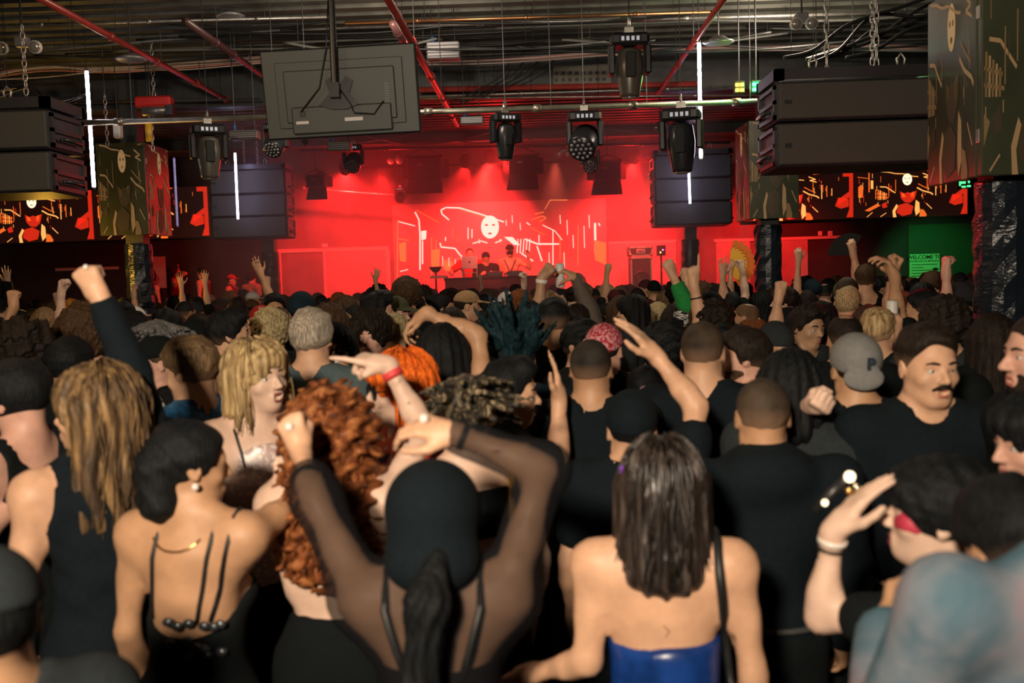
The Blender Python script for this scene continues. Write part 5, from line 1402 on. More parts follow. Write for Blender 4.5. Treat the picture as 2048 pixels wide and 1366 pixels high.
barn_lamp((848, 336), 19.2, .62, 'wide dark barn-door lamp left of centre stage', .75)
barn_lamp((1215, 342), 18.6, .50, 'dark barn-door lamp at the right of the stage', .9)
barn_lamp((632, 362), 18.4, .34, 'small barn-door lamp by the left stage speakers', 1.1)

def twin_lamp(c, Y, size, label, gap=1.25):
    p = P(*c, Y); r = empty('emergency_light', p, label, 'lamp', 'twin emergency lights'); s_ = size
    for sx in (-1, 1):
        mb = MB(); mb.lathe((sx * s_ * gap / 2, .04, 0), (0, -1, -.15), [(0, s_ * .25), (.03, s_ * .48), (.06, s_ * .5)], n=14); a = mb.build('lamp_head', m_white, r, smooth=True)
        mb = MB(); mb.lathe((sx * s_ * gap / 2, -.02, -.008), (0, -1, -.15), [(0, s_ * .44), (.012, s_ * .38), (.018, s_ * .15)], n=14); mb.build('lens', m_lens, a, smooth=True)
    mb = MB(); mb.bbox((-s_ * .5, .02, s_ * .1), (s_ * .5, .10, s_ * .9), .01); mb.build('battery_box', m_grey, r)
    mb = MB(); mb.cyl((0, .06, s_ * .9), (0, .06, ZC - p.z), .008, n=5); mb.build('hanger', m_dsteel, r)
twin_lamp((1607, 46), 8.6, .105, 'twin emergency lamps at the ceiling over the right speakers')
twin_lamp((790, 321), 19.0, .13, 'twin round lamps left of the DJ par cans')
twin_lamp((1127, 307), 19.0, .13, 'twin round lamps right of the DJ par cans')
twin_lamp((1321, 255), 15.5, .10, 'twin round lamps left of the right moving head')
twin_lamp((38, 94), 8.4, .11, 'twin lamps over the left speaker array', 2.6)

# dimmer packs, hoist, chains, plates
def pack(c, Y, w_, h_, label, m=m_grey):
    p = P(*c, Y); r = empty('dimmer_pack', p, label, 'box', 'dimmer packs'); mb = MB(); mb.bbox((-w_ / 2, -.08, -h_ / 2), (w_ / 2, .08, h_ / 2), .012); b = mb.build('case', m, r)
    for i in range(4):
        mb = MB(); mb.box((-w_ / 2 + .004, -.086, -h_ * .38 + i * h_ * .2), (w_ / 2 - .004, -.078, -h_ * .30 + i * h_ * .2)); mb.build('rib', m_dsteel, b)
    for sx in (-1, 1):
        mb = MB(); mb.cyl((sx * w_ * .35, 0, h_ / 2), (sx * w_ * .35, 0, ZC - p.z), .005, n=5); mb.build('hanger', m_dsteel, r)
    mb = MB(); mb.cyl((-w_ * .3, -.05, h_ / 2), (-w_ * .3, -.05, h_ / 2 + .05), .02, n=8); mb.build('plug', mat('blue_plastic', (.01, .08, .30), rough=.4), r)
pack((887, 103), 10.2, .33, .17, 'silver dimmer pack hung right of the television')
pack((944, 242), 11.5, .26, .09, 'dim slim pack under the pipe left of the slim moving head')
pack((490, 271), 10.6, .30, .10, 'pale slim pack left of the television corner')
pack((680, 294), 13.0, .30, .12, 'slim dark pack below the television')
hz = P(309, 212, 11.0); ho = empty('chain_hoist', hz, 'red and silver chain hoist hung at the left', 'hoist')
mb = MB(); mb.bbox((-.20, -.07, -.015), (.20, .07, .10), .02); mb.build('red_housing', m_red, ho)
mb = MB(); mb.lathe((-.14, 0, -.05), (1, 0, 0), [(0, .05), (.02, .065), (.26, .065), (.28, .05)], n=14); mb.build('motor', m_gsil, ho, smooth=True)
mb = MB(); mb.bbox((.13, -.06, -.12), (.21, .06, .02), .015); mb.build('gear_box', m_black, ho)
mb = MB(); mb.tube([(-.02, 0, -.11), (-.02, 0, -.15), (.02, 0, -.18), (.05, 0, -.15), (.03, 0, -.13)], .010, n=6); mb.build('hook', m_galv, ho, smooth=True)
chain_part(ho, (.0, 0, .10), (0, 0, ZC - hz.z))
for c, lb in (((212, 240), 'hanging chain left of the red hoist'), ((303, 250), 'hanging chain by the yellow battery pack'), ((48, 120), 'thin chain hanging over the left speaker array'), ((1745, 60), 'heavy chain holding the right speaker array')):
    Yc = 11.0 if c[1] > 200 else 8.2; p = P(*c, Yc); r = empty('hanging_chain', p, lb, 'chain'); chain_part(r, (0, 0, -.28), (0, 0, .28), maxn=12)
    mb = MB(); mb.cyl((0, 0, .28), (0, 0, ZC - p.z), .006, n=5); mb.build('rod', m_dsteel, r)
p = P(298, 265, 11.0); r = empty('battery_pack', p, 'yellow cylinder pack hung above the left column screen', 'box'); mb = MB(); mb.lathe((0, 0, -.10), (0, 0, 1), [(0, .03), (.01, .04), (.19, .04), (.20, .03)], n=12); mb.build('cylinder', m_yellow, r, smooth=True); mb = MB(); mb.cyl((0, 0, .1), (0, 0, ZC - p.z), .006, n=5); mb.build('strap', m_cable, r)
p = P(236, 262, 11.0); r = empty('wall_speaker', p, 'small pale box hung above the left column screen', 'box'); mb = MB(); mb.bbox((-.04, -.05, -.08), (.04, .05, .08), .012); mb.build('case', m_white, r); mb = MB(); mb.cyl((0, 0, .08), (0, 0, ZC - p.z), .006, n=5); mb.build('strap', m_cable, r)
# ceiling discs (detectors / access points)
for c, Yd, lb in (((1437, 84), 9.6, 'pale round ceiling speaker beside the right light tube'), ((262, 118), 9.6, 'dusty round ceiling speaker over the left side'), ((460, 32), 9.9, 'small pale junction box on the upper left deck')):
    p = P(*c, Yd); r = empty('ceiling_fitting', p, lb, 'ceiling fitting'); mb = MB(); mb.lathe((0, 0, -.02), (0, 0, 1), [(0, .12), (.02, .15), (.04, .10), (.07, .06)], n=18); mb.build('dish', m_grey, r, smooth=True)
    mb = MB(); mb.cyl((0, 0, .05), (0, 0, ZC - p.z), .007, n=5); mb.build('rod', m_dsteel, r)
# status lamps at the end of the pipe
for c, col, lb in (((1478, 175), (1.0, .55, .04), 'amber status lamp at the pipe end'), ((1512, 174), (.05, 1.0, .25), 'green status lamp beside the right speakers')):
    p = P(*c, 9.6); r = empty('status_lamp', p, lb, 'lamp'); mb = MB(); mb.bbox((-.05, -.03, -.06), (.05, .03, .06), .01); b = mb.build('case', m_blackm, r)
    for i in range(2):
        for j in range(2):
            mb = MB(); mb.bbox((-.042 + i * .045, -.040, -.045 + j * .05), (-.006 + i * .045, -.028, -.015 + j * .05), .004); mb.build('light_cell', emis('status_%.1f' % col[0], col, 6), b)
    lamp('POINT', 'status_glow', p + Vector((0, -.10, 0)), 9 if col[1] > .9 else 2.5, col, shadow_soft_size=.03)
    mb = MB(); mb.cyl((0, 0, .06), (0, 0, ZC - p.z), .006, n=5); mb.build('rod', m_dsteel, r)
ex = P(1929, 369, YB - .2); r = empty('status_lamp', ex, 'green status lights just left of the near right column', 'lamp'); mb = MB(); mb.bbox((-.14, -.03, -.09), (.14, .03, .09), .01); b = mb.build('case', m_blackm, r)
for x_, z_, w_, h_ in ((-.11, .02, .035, .10), (-.04, .04, .10, .05), (.08, .05, .04, .05), (-.03, -.05, .09, .04), (.08, -.04, .08, .04)):
    mb = MB(); mb.bbox((x_ - w_ / 2, -.038, z_ - h_ / 2), (x_ + w_ / 2, -.028, z_ + h_ / 2), .004); mb.build('light_cell', emis('cell_green', (.1, 1.0, .3), 1.5), b)
mb = MB(); mb.box((-.02, 0, .06), (.02, .2, .08)); mb.build('bracket', m_dsteel, r)
cb = P(1385, 250, 13.5)
lamp('POINT', 'amber_lamp', (-5.85, 11.85, 2.25), 55, (1.0, .50, .06), shadow_soft_size=.05)
lamp('POINT', 'red_lamp', (2.35, 6.6, 2.3), 5, (1.0, .03, .05), shadow_soft_size=.05)

# ------------------------------------------------------------------ stage props
tz = P(1000, 553, 19.9).z
tb = empty('dj_table', P(1005, 560, 20.0), 'long DJ table on the red stage', 'table'); tb.location.z = .62; hx = 1.15; th = tz - .62
mb = MB(); mb.bbox((-hx, -.32, th - .05), (hx, .32, th), .01); mb.build('table_top', m_blackm, tb)
mb = MB(); mb.box((-hx + .02, -.31, .0), (hx - .02, -.29, th - .05)); mb.build('front_cloth', mat('table_cloth', (.12, .05, .05), rough=.9), tb)
for sx in (-1, 1):
    for sy in (-1, 1):
        mb = MB(); mb.box((sx * (hx - .06) - .02, sy * .25 - .02, 0), (sx * (hx - .06) + .02, sy * .25 + .02, th - .05)); mb.build('leg', m_dsteel, tb)
def on_table(name, px, w_, d_, h_, label, cat, m):
    p = P(px, 552, 19.95); r = empty(name, (p.x, 19.95, tz), label, cat); mb = MB(); mb.bbox((-w_ / 2, -d_ / 2, 0), (w_ / 2, d_ / 2, h_), .01); b = mb.build('case', m, r)
    for i in range(5):
        mb = MB(); mb.cyl((-w_ * .35 + i * w_ * .17, -d_ * .2, h_), (-w_ * .35 + i * w_ * .17, -d_ * .2, h_ + .02), .012, n=8); mb.build('knob', m_grey, b)
    return r, b
r, b = on_table('dj_player', 990, .30, .36, .09, 'black DJ player in front of the capped DJ', 'player', m_black)
mb = MB(); mb.lathe((0, .05, .09), (0, 0, 1), [(0, .11), (.012, .11), (.014, .09)], n=18); mb.build('jog_wheel', m_grey, b, smooth=True)
on_table('dj_mixer', 1030, .30, .36, .10, 'DJ mixer with knobs on the table', 'mixer', m_black)
r, b = on_table('dj_player', 878, .34, .30, .05, 'pale controller on the left end of the DJ table', 'player', m_white)
lp = P(940, 545, 19.9); lt = empty('laptop', (lp.x, 19.88, tz), 'open silver laptop on a stand seen from behind', 'laptop')
la, lb_ = P(926, 548, 19.85), P(956, 516, 19.85); lw = (lb_.x - la.x) / 2; z0_ = .17
mb = MB(); mb.box((-lw, -.01, z0_), (lw, .22, z0_ + .015)); mb.build('keyboard_base', m_white, lt)
MT2 = Matrix.Translation((0, -.01, z0_ + .01)) @ Matrix.Rotation(math.radians(8), 4, 'X'); mb = MB(); mb.bbox((-lw, -.008, 0), (lw, 0, .245), .004, M=MT2); ld = mb.build('lid', mat('laptop_silver', (.62, .60, .60), rough=.4, metal=.3), lt)
mb = MB(); mb.poly([MT2 @ Vector((.020 * math.cos(2 * PI * i / 14) * (1 - .12 * math.cos(4 * PI * i / 14)), -.0095, .125 + .022 * math.sin(2 * PI * i / 14))) for i in range(14)][::-1]); mb.poly([MT2 @ Vector(q) for q in ((.0, -.0095, .150), (.012, -.0095, .153), (.014, -.0095, .165), (.003, -.0095, .162))]); mb.build('logo', m_blackm, ld)
mb = MB()
for sx in (-1, 1):
    mb.tube([(sx * lw * .9, .0, z0_), (sx * lw * .9, -.02, .0), (sx * lw * .9, .20, .0), (sx * lw * .9, .20, z0_)], .008, n=5)
mb.tube([(-lw * .9, -.01, z0_ * .55), (lw * .9, -.01, z0_ * .55)], .008, n=5); mb.build('stand', m_galv, lt)
# stand with bowl-shaped lamp left of the table
p = P(872, 560, 20.3); r = empty('stage_stand', (p.x, 20.3, .62), 'small dark stand left of the DJ table', 'stand'); ht = P(872, 545, 20.3).z - .62
mb = MB(); mb.cyl((0, 0, 0), (0, 0, ht), .02, n=8); mb.cyl((0, 0, 0), (0, 0, .03), .16, n=14); mb.build('post', m_dsteel, r); mb = MB(); mb.lathe((0, 0, ht), (0, 0, 1), [(0, .05), (.04, .09), (.10, .13), (.12, .13)], n=14); mb.build('dish', m_blackm, r, smooth=True)
# road cases at the right
def road_case(px0, px1, py0, py1, Y, label, z0=None, fan=False):
    a, b = P(px0, py1, Y), P(px1, py0, Y); zb = a.z if z0 is None else z0; cx = (a.x + b.x) / 2; w2 = (b.x - a.x) / 2; h = b.z - zb
    r = empty('road_case', (cx, Y, zb), label, 'case'); mb = MB(); mb.bbox((-w2, 0, 0), (w2, .5, h), .01); c = mb.build('body', mat('case_black', (.03, .03, .03), rough=.5), r)
    for x_, z_, X_, Z_ in ((-w2, 0, w2, .035), (-w2, h - .035, w2, h), (-w2, 0, -w2 + .035, h), (w2 - .035, 0, w2, h)):
        mb = MB(); mb.box((x_, -.012, z_), (X_, .006, Z_)); mb.build('edge_rail', m_galv, r)
    for sx in (-1, 1):
        for zz in (.035, h - .035):
            mb = MB(); mb.sphere((sx * (w2 - .03), -.008, zz), .03, 8, 6); mb.build('corner_ball', m_galv, r, smooth=True)
    mb = MB(); mb.bbox((-.09, -.016, h * .5 - .05), (.09, .0, h * .5 + .05), .004); mb.build('handle_plate', m_galv, r)
    mb = MB(); mb.tube([(-.06, -.02, h * .5), (-.05, -.05, h * .5), (.05, -.05, h * .5), (.06, -.02, h * .5)], .009, n=6); mb.build('handle', m_black, r, smooth=True)
    if fan:
        mb = MB(); mb.tube([(.14 * math.cos(t), -.02, h * .72 + .14 * math.sin(t)) for t in [2 * PI * i / 18 for i in range(18)]], .012, n=5, closed=True)
        for i in range(5): t = 2 * PI * i / 5; mb.poly([(0, -.02, h * .72), (.12 * math.cos(t), -.02, h * .72 + .12 * math.sin(t)), (.12 * math.cos(t + .7), -.03, h * .72 + .12 * math.sin(t + .7))], (0, .006, 0))
        mb.build('fan', m_dsteel, r)
zc_ = P(1280, 513, 20.6).z
road_case(1262, 1304, 513, 575, 20.6, 'tall black road case with fan and metal corners on the stage', .62, True)
road_case(1258, 1305, 492, 512, 20.6, 'flat road case lying on the taller one', zc_ + .004)
# red and gold confetti cannon lamp
p = P(1322, 500, 20.9); r = empty('control_box', (p.x, 20.9, .62), 'small box on a stand with two tiny coloured lights', 'box'); hb_ = p.z - .62
mb = MB(); mb.cyl((0, 0, 0), (0, 0, hb_), .02, n=8); mb.cyl((0, 0, 0), (0, 0, .03), .15, n=12); mb.build('post', m_dsteel, r); mb = MB(); mb.bbox((-.09, -.06, hb_ - .12), (.09, .06, hb_ + .10), .01); b = mb.build('case', m_blackm, r)
for dx, cc in ((.03, (.7, .2, 1.0)), (-.02, (1.0, .9, .1))): mb = MB(); mb.sphere((dx, -.065, hb_ - .03 + dx), .016, 8, 6); mb.build('light', emis('tiny_%.1f' % cc[2], cc, 5), b, smooth=True)
# poster by the left column
p = P(312, 545, YB - .02); mb = MB(); mb.box((p.x - .22, YB - .02, p.z - .35), (p.x + .22, YB - .005, p.z + .35)); po = mb.build('poster', mat('poster_paper', (.45, .36, .32), rough=.7)); tag(po, 'pale poster on the back wall right of the left column', 'poster')
mb = MB(); mb.poly([(p.x - .1 + .1 * math.cos(2 * PI * i / 14), YB - .022, p.z - .05 + .15 * math.sin(2 * PI * i / 14)) for i in range(14)][::-1]); mb.build('poster_print', mat('poster_ink', (.12, .02, .02), rough=.7), po)
# bar counter with bottles
bc = empty('bar_counter', (-7.4, 20.0, 0), 'dark bar counter along the left back wall', 'counter'); mb = MB(); mb.bbox((-2.2, -.25, 1.42), (2.0, .25, 1.48), .01); mb.build('worktop', m_blackm, bc); mb = MB(); mb.box((-2.15, -.2, 0), (1.95, .2, 1.42)); mb.build('front_panel', m_wall, bc)

# ------------------------------------------------------------------ haze over the stage
hm_ = bpy.data.materials.new('stage_haze'); hm_.use_nodes = True; nt = hm_.node_tree; nt.nodes.remove(nt.nodes['Principled BSDF'])
vs_ = nt.nodes.new('ShaderNodeVolumeScatter'); vs_.inputs['Density'].default_value = 0.070; vs_.inputs['Anisotropy'].default_value = 0.1; vs_.inputs['Color'].default_value = (1, .95, .92, 1)
nt.links.new(vs_.outputs[0], nt.nodes['Material Output'].inputs['Volume'])
mb = MB(); mb.box((-4.75, 13.2, .7), (2.6, 21.8, 4.35)); hz_ = mb.build('haze', hm_); tag(hz_, 'thin red lit smoke drifting over the stage', 'smoke', kind='stuff')
# ------------------------------------------------------------------ the people one can tell apart, nearest first
def mix_mat(name, stops, scale, stretch=None, rough=.8, detail=5, dist=0.0, spec=.2):
    m = bpy.data.materials.new(name); m.use_nodes = True; nt = m.node_tree; b = nt.nodes['Principled BSDF']; b.inputs['Roughness'].default_value = rough; b.inputs['Specular IOR Level'].default_value = spec
    tc = nt.nodes.new('ShaderNodeTexCoord'); n = nt.nodes.new('ShaderNodeTexNoise'); n.inputs['Scale'].default_value = scale; n.inputs['Detail'].default_value = detail; n.inputs['Distortion'].default_value = dist
    mp = nt.nodes.new('ShaderNodeMapping'); mp.inputs['Scale'].default_value = stretch or (1, 1, 1); nt.links.new(tc.outputs['Object'], mp.inputs[0]); nt.links.new(mp.outputs[0], n.inputs['Vector'])
    r = nt.nodes.new('ShaderNodeValToRGB'); el = r.color_ramp.elements; el[0].position, el[0].color = stops[0][0], (*stops[0][1], 1); el[1].position, el[1].color = stops[-1][0], (*stops[-1][1], 1)
    for p_, c_ in stops[1:-1]: e_ = el.new(p_); e_.color = (*c_, 1)
    nt.links.new(n.outputs[0], r.inputs[0]); nt.links.new(r.outputs[0], b.inputs['Base Color']); return m
m_tiedye = mix_mat('tie_dye', [(.30, (.045, .12, .16)), (.42, (.10, .155, .20)), (.52, (.19, .21, .25)), (.60, (.25, .20, .24)), (.66, (.17, .21, .25)), (.76, (.55, .55, .55))], 5.5, dist=.4)
m_sequin = mix_mat('pink_sequin', [(.35, (.50, .32, .31)), (.5, (.42, .33, .31)), (.62, (.75, .62, .55))], 70, rough=.35, spec=.6)
m_print = mix_mat('bright_print', [(.36, (.02, .02, .03)), (.46, (.55, .10, .02)), (.54, (.45, .04, .05)), (.62, (.5, .4, .4)), (.7, (.02, .05, .2))], 12, dist=1.0)
m_streak = fade_into(mix_mat('hair_streaked', [(.42, (.012, .012, .012)), (.54, (.07, .055, .035)), (.66, (.30, .23, .14))], 16, stretch=(4, 4, .7), rough=.5))
m_roots = fade_into(mix_mat('hair_blond_brown', [(.36, (.035, .022, .013)), (.52, (.12, .073, .036)), (.70, (.30, .18, .075))], 14, stretch=(4, 4, .5), rough=.5))
m_ginger = mix_mat('hair_ginger_curl', [(.34, (.05, .014, .006)), (.52, (.20, .060, .018)), (.68, (.36, .14, .045))], 34, rough=.5)
m_fade = fade_into(mix_mat('hair_fade', [(.35, (.018, .013, .009)), (.65, (.065, .046, .030))], 10, rough=.7))
m_fadeb = fade_into(mix_mat('hair_fade_black', [(.35, (.008, .007, .007)), (.65, (.035, .028, .022))], 9, rough=.7))
m_blondm = fade_into(mix_mat('hair_blond_mix', [(.34, (.15, .095, .045)), (.52, (.38, .26, .12)), (.68, (.58, .43, .23))], 15, stretch=(4, 4, .5), rough=.5))
m_shine = fade_into(mix_mat('hair_dark_shine', [(.38, (.008, .006, .005)), (.55, (.03, .021, .017)), (.70, (.09, .07, .06))], 12, stretch=(5, 5, .5), rough=.38, spec=.6))
m_paisley = mix_mat('bandana_paisley', [(.42, (.30, .02, .03)), (.50, (.38, .03, .05)), (.56, (.60, .28, .30))], 38, dist=2.0)
m_zebra = mix_mat('zebra_print', [(.47, (.01, .01, .01)), (.53, (.6, .6, .58))], 30, stretch=(.6, .6, 3), detail=1, dist=2.0)
m_sheer = mat('sheer_mesh', (.010, .010, .012), rough=.8, alpha=.62, spec=.1)
m_sheerg = mat('sheer_grey', (.10, .09, .08), rough=.8, alpha=.7, spec=.1)
m_redpaint = mat('red_eye_makeup', (.42, .03, .06), rough=.6)
m_wrist = mat('red_wristband', (.60, .05, .05), rough=.5)
m_bead = mat('bead_white', (.75, .68, .62), rough=.3)
m_gold = mat('gold', (.75, .50, .18), rough=.25, metal=1.0)
m_strapb = mat('strap_black', (.008, .009, .010), rough=.5)

def thing_at(name, loc, label, cat, group=None): return empty(name, loc, label, cat, group)
def can_in_hand(q, root, side, label, tilt=(0, 0, 1)):
    W = q.wr[side]; hd, pn, _ = q.hand[side]; hd = nrm(hd); pn = np.asarray(pn, float); pn = nrm(pn - hd * (pn @ hd))
    p = np.array(root.location) + W + hd * .095 + pn * .045; t = nrm(tilt)
    r = empty('drink_can', Vector(p - t * .075), label, 'can'); mb = MB()
    mb.lathe((0, 0, 0), t, [(0, .022), (.006, .029), (.145, .029), (.155, .024)], n=16); mb.build('can_body', m_white, r, smooth=True)
    mb = MB(); mb.lathe(t * .154, t, [(0, .022), (.004, .022)], n=14); mb.build('lid', m_galv, r, smooth=True)

# -- woman with long brown-blond waves, arm raised
def x2(root, q):
    locks(root, q, m_roots, 150, -.33, .10, .012, amin=1.75)
    sleeve(root, q, 'r', .02, 1.95, cloth('ink'), inf=.014); sleeve(root, q, 'l', .95, 1.95, cloth('ink'))
    ring_glint(root, q, 'r', (.088, -.014, -.012), .008, m_bead)
    strap(root, [q.H(.083, -.005, -.035), q.H(.086, -.003, -.055), q.H(.084, -.004, -.07)], .003, m_gold, 'earring')
person('woman with long brown-blond waves raising a black-sleeved fist', (185, 722), 2.65, face=-38, sex='f', tone='light', hair=('halfup', m_roots), wear=('tank', 'ink'), lod=0, hy=-46, hp=2, faced=True,
       RA=dict(e=(262, 742, .12), w=(209, 616, .12), hand='fist', hd=(-.45, 0, .9), pn=(.0, 1, 0)), LA='down', extra=x2)
# -- black bob at the left edge
def x1(root, q):
    sleeve(root, q, 'r', .9, 1.9, cloth('black')); sleeve(root, q, 'l', .9, 1.9, cloth('black'))
person('woman with a black bob looking down at the left edge', (36, 712), 3.05, face=-70, sex='f', tone='rosy', hair=('bowl', 'black'), wear=('tank', 'black'), lod=0, hp=-18, faced=True,
       LA=dict(w=(30, 1010, -.12), hand='fist', pn=(1, 0, 0)), extra=x1)
# -- black-haired woman, strappy back
def x4(root, q):
    for x0, x1_ in ((-.09, -.06), (.055, .10), (.085, .15)):
        strap(root, [surf(q, x0 + (x1_ - x0) * t, 1.21 + .22 * t, True, .004) for t in (0, .2, .4, .6, .8, 1.0)] + [q.L(x1_, -.035, 1.492), q.L(x1_, .0, 1.505), q.L(x1_, .05, 1.47)], .006, m_strapb)
    mb = MB(); mb.sphere(q.H(.088, -.01, -.045), .010, 8, 6); mb.build('earring', m_bead, root, smooth=True)
    strap(root, [surf(q, .075 * math.sin(t), 1.455 - .05 * math.cos(t) + .0, True, .005) for t in np.linspace(-1.2, 1.2, 9)], .003, m_gold, 'necklace')
    rr = np.random.default_rng(5)
    for i in range(14):
        p = surf(q, rr.uniform(-.02, .13), rr.uniform(1.12, 1.22), True, .02); mb = MB(); mb.sphere(p, (.016, .008, .012), 7, 5); mb.build('sequin_flower', mat('dark_sequin', (.10, .11, .12), rough=.15, metal=.6), root, smooth=True)
person('tan woman in a strappy black dress reaching to the right', (372, 828), 2.52, face=12, sex='f', tone='tan', hair=('updo', 'black'), wear=('lowback', 'black'), lod=0, hy=45, hp=-4,
       RA=dict(e=(565, 1022, .10), w=(690, 1000, .30), hand='relax', pn=(0, 0, -1)), LA='down', extra=x4)
# -- blonde with open mouth
def x5(root, q):
    locks(root, q, m_blondm, 130, -.17, .09, .006)
    for sx in (-1, 1): strap(root, [surf(q, sx * (.075 + .02 * t), 1.33 + .12 * t, False, .006) for t in (0, .25, .5, .75, 1)] + [q.L(sx * .10, -.01, 1.50)], .005, m_strapb)
person('blonde bobbed woman in a pink sequin top with open mouth', (512, 672), 3.35, face=150, sex='f', tone='pale', hair=('bob', m_blondm), wear=('cami', m_sequin, dict(cut=1.385)), lod=0, hy=-22, hp=4, hr=4, faced=True, mouth=.9, lips=(.22, .05, .05), brow='brown', extra=x5)
# -- ginger curls
def x6(root, q):
    locks(root, q, m_ginger, 260, -.36, .17, .018, 16)
    band(root, q, 'r', .86, m_wrist, 'wristband', .022); strap(root, [surf(q, x_, 1.285 - .02 * abs(x_) * 8, True, .012) for x_ in np.linspace(-.13, .13, 9)], .010, m_strapb)
person('woman with big ginger curls and bare waist pointing left', (656, 775), 2.7, seed=4806, face=3, sex='f', tone='pale', hair=('curlylong', m_ginger), wear=('croptop', 'black', dict(lo=1.245, cut=1.36)), lod=0, waist=1.135,
       LA=dict(e=(596, 1168, -.02), w=(566, 975, .02), hand='relax', pn=(1, 0, 0)), RA=dict(e=(838, 880, .10), w=(785, 748, .12), hand='point', hd=(-1, 0, .28), pn=(0, .3, -1)), extra=x6)
r6b = np.array(P(742, 1235, 2.62)); hp_ = empty('hip_pouch', Vector(r6b), 'shiny purple and blue pouch at the ginger woman\'s hip', 'pouch')
T = SDF(); T.ell((0, 0, 0), (.034, .03, .052), k=.02); T.ell((.006, 0, -.05), (.028, .026, .035), k=.02); child(hp_, 'pouch_body', T.mesh('pouch', .009, disp=wob(.003, 60, 2)), mix_mat('pouch_shine', [(.38, (.02, .04, .12)), (.5, (.22, .04, .14)), (.62, (.10, .14, .20))], 22, rough=.25, spec=.7))
mb = MB(); mb.tube([(0, 0, .045), (-.03, .02, .085), (-.09, .05, .10), (-.12, .09, .10)], .005, n=5); mb.build('belt_strap', m_strapb, hp_, smooth=True)
# -- hooded woman in sheer mesh
def x7(root, q):
    T = SDF(); T.cone(q.H(.02, -.125, -.075), q.H(.0, -.165, -.16), .028, .040, k=.02); T.cone(q.H(.0, -.165, -.16), q.H(-.02, -.16, -.34), .042, .034, k=.03); T.cone(q.H(-.02, -.16, -.34), q.H(.01, -.15, -.60), .034, .012, k=.03)
    hc = q.H(0, -.16, 0)
    child(root, 'ponytail', T.mesh('ponytail', .007, disp=lambda X, Y, Z: (.004 * np.sin(9 * np.arctan2(X - hc[0], Y - hc[1] + .02) + 7 * np.sin(Z * 14))).astype(np.float32)), hairm('black'))
    for sx in (-1, 1): strap(root, [surf(q, sx * (.06 + .05 * t), 1.26 + .17 * t, True, .020) for t in (0, .25, .5, .75, 1)] + [q.L(sx * .11, -.03, 1.51), q.L(sx * .11, .03, 1.52)], .008, m_strapb)
    ring_glint(root, q, 'r', (.075, -.02, .0), .011, m_bead); ring_glint(root, q, 'l', (.06, -.02, .0), .012, m_bead)
    band(root, q, 'l', .42, m_strapb, 'cuff', .018); band(root, q, 'r', .92, m_strapb, 'cuff', .014)
person('hooded woman in sheer black mesh with both arms up', (862, 905), 2.1, face=0, sex='f', tone='light', hair=('none', 'black'), hat=('hood', 'ink'), wear=[('strapless', 'black', dict(cut=1.29, lo=.95)), ('long', m_sheer, dict(fa=(.40, .93)))], lod=0, hp=-8, pad=.025,
       LA=dict(e=(630, 1000, .10), w=(602, 905, .26), hand='fist', hd=(-.35, .2, .9), pn=(0, 1, 0)), RA=dict(e=(1086, 938, .02), w=(925, 874, .02), hand='relax', hd=(-1, 0, .30), pn=(0, .5, -.8)),
       extra=x7)
# -- brown bob, strapless blue top
def x8(root, q):
    locks(root, q, m_shine, 150, -.19, .09, .007)
    for (a, b, c), m in (((-.088, -.030, .055), mat('clip_purple', (.16, .03, .45), rough=.4)), ((-.060, -.085, .005), mat('clip_pink', (.60, .06, .20), rough=.4))):
        mb = MB()
        for i in range(5): mb.sphere(np.array(q.H(a, b, c)) + np.array((.009 * math.cos(i * 1.257), -.004, .009 * math.sin(i * 1.257))), .0065, 7, 5)
        mb.build('hair_clip', m, root, smooth=True)
    mb = MB(); mb.tube([surf(q, -.005, 1.30, True, .001), surf(q, .01, 1.285, True, .001), surf(q, .0, 1.27, True, .001)], .003, n=4); mb.build('back_tattoo', mat('tattoo', (.16, .09, .07), rough=.6), root)
r8, q8 = person('woman with a glossy brown bob and strapless blue top', (1322, 868), 2.3, face=6, sex='f', tone='light', hair=('longbob', m_shine), wear=('strapless', mat('blue_satin', (.008, .040, .20), rough=.32, noise=.3, nscale=12), dict(cut=1.245)), lod=0, build=1.06,
       LA=dict(e=(1175, 1322, -.02), w=(1068, 1345, .10), hand='relax', pn=(0, 0, -1)), RA='down', extra=x8)
b8 = np.array(r8.location); hb = empty('handbag', Vector(b8 + q8.L(.20, -.06, .78)), 'black handbag on a strap over the strapless woman\'s shoulder', 'handbag')
mb = MB(); mb.bbox((-.05, -.04, -.10), (.06, .05, .12), .02); mb.build('bag_body', m_strapb, hb); ofs = b8 - np.array(hb.location)
mb = MB(); mb.tube([ofs + q8.L(.215, -.06, .88), ofs + q8.L(.21, -.12, 1.0)] + [ofs + surf(q8, .165 - .03 * t, 1.12 + .31 * t, True, .012) for t in np.linspace(0, 1, 9)] + [ofs + q8.L(.135, -.04, 1.495), ofs + q8.L(.13, .01, 1.512), ofs + q8.L(.13, .06, 1.46)], .011, n=6); mb.build('strap', m_strapb, hb, smooth=True)
# -- man in dark hoodie from behind
def x9(root, q):
    mb = MB(); x_ = [q.L(.19 * math.sin(t), -.145 * math.cos(t), 1.0) for t in np.linspace(-1.6, 1.6, 13)]; mb.tube(x_, .010, n=6); mb.build('belt', mat('belt_grey', (.05, .05, .05), rough=.5), root, smooth=True)
person('broad man with faded buzz cut in a black hoodie', (1525, 744), 2.9, face=2, tone='tan', hair=('buzz', m_fade), wear=('hoodie', 'ink'), lod=0, build=1.14, hp=-4, extra=x9)
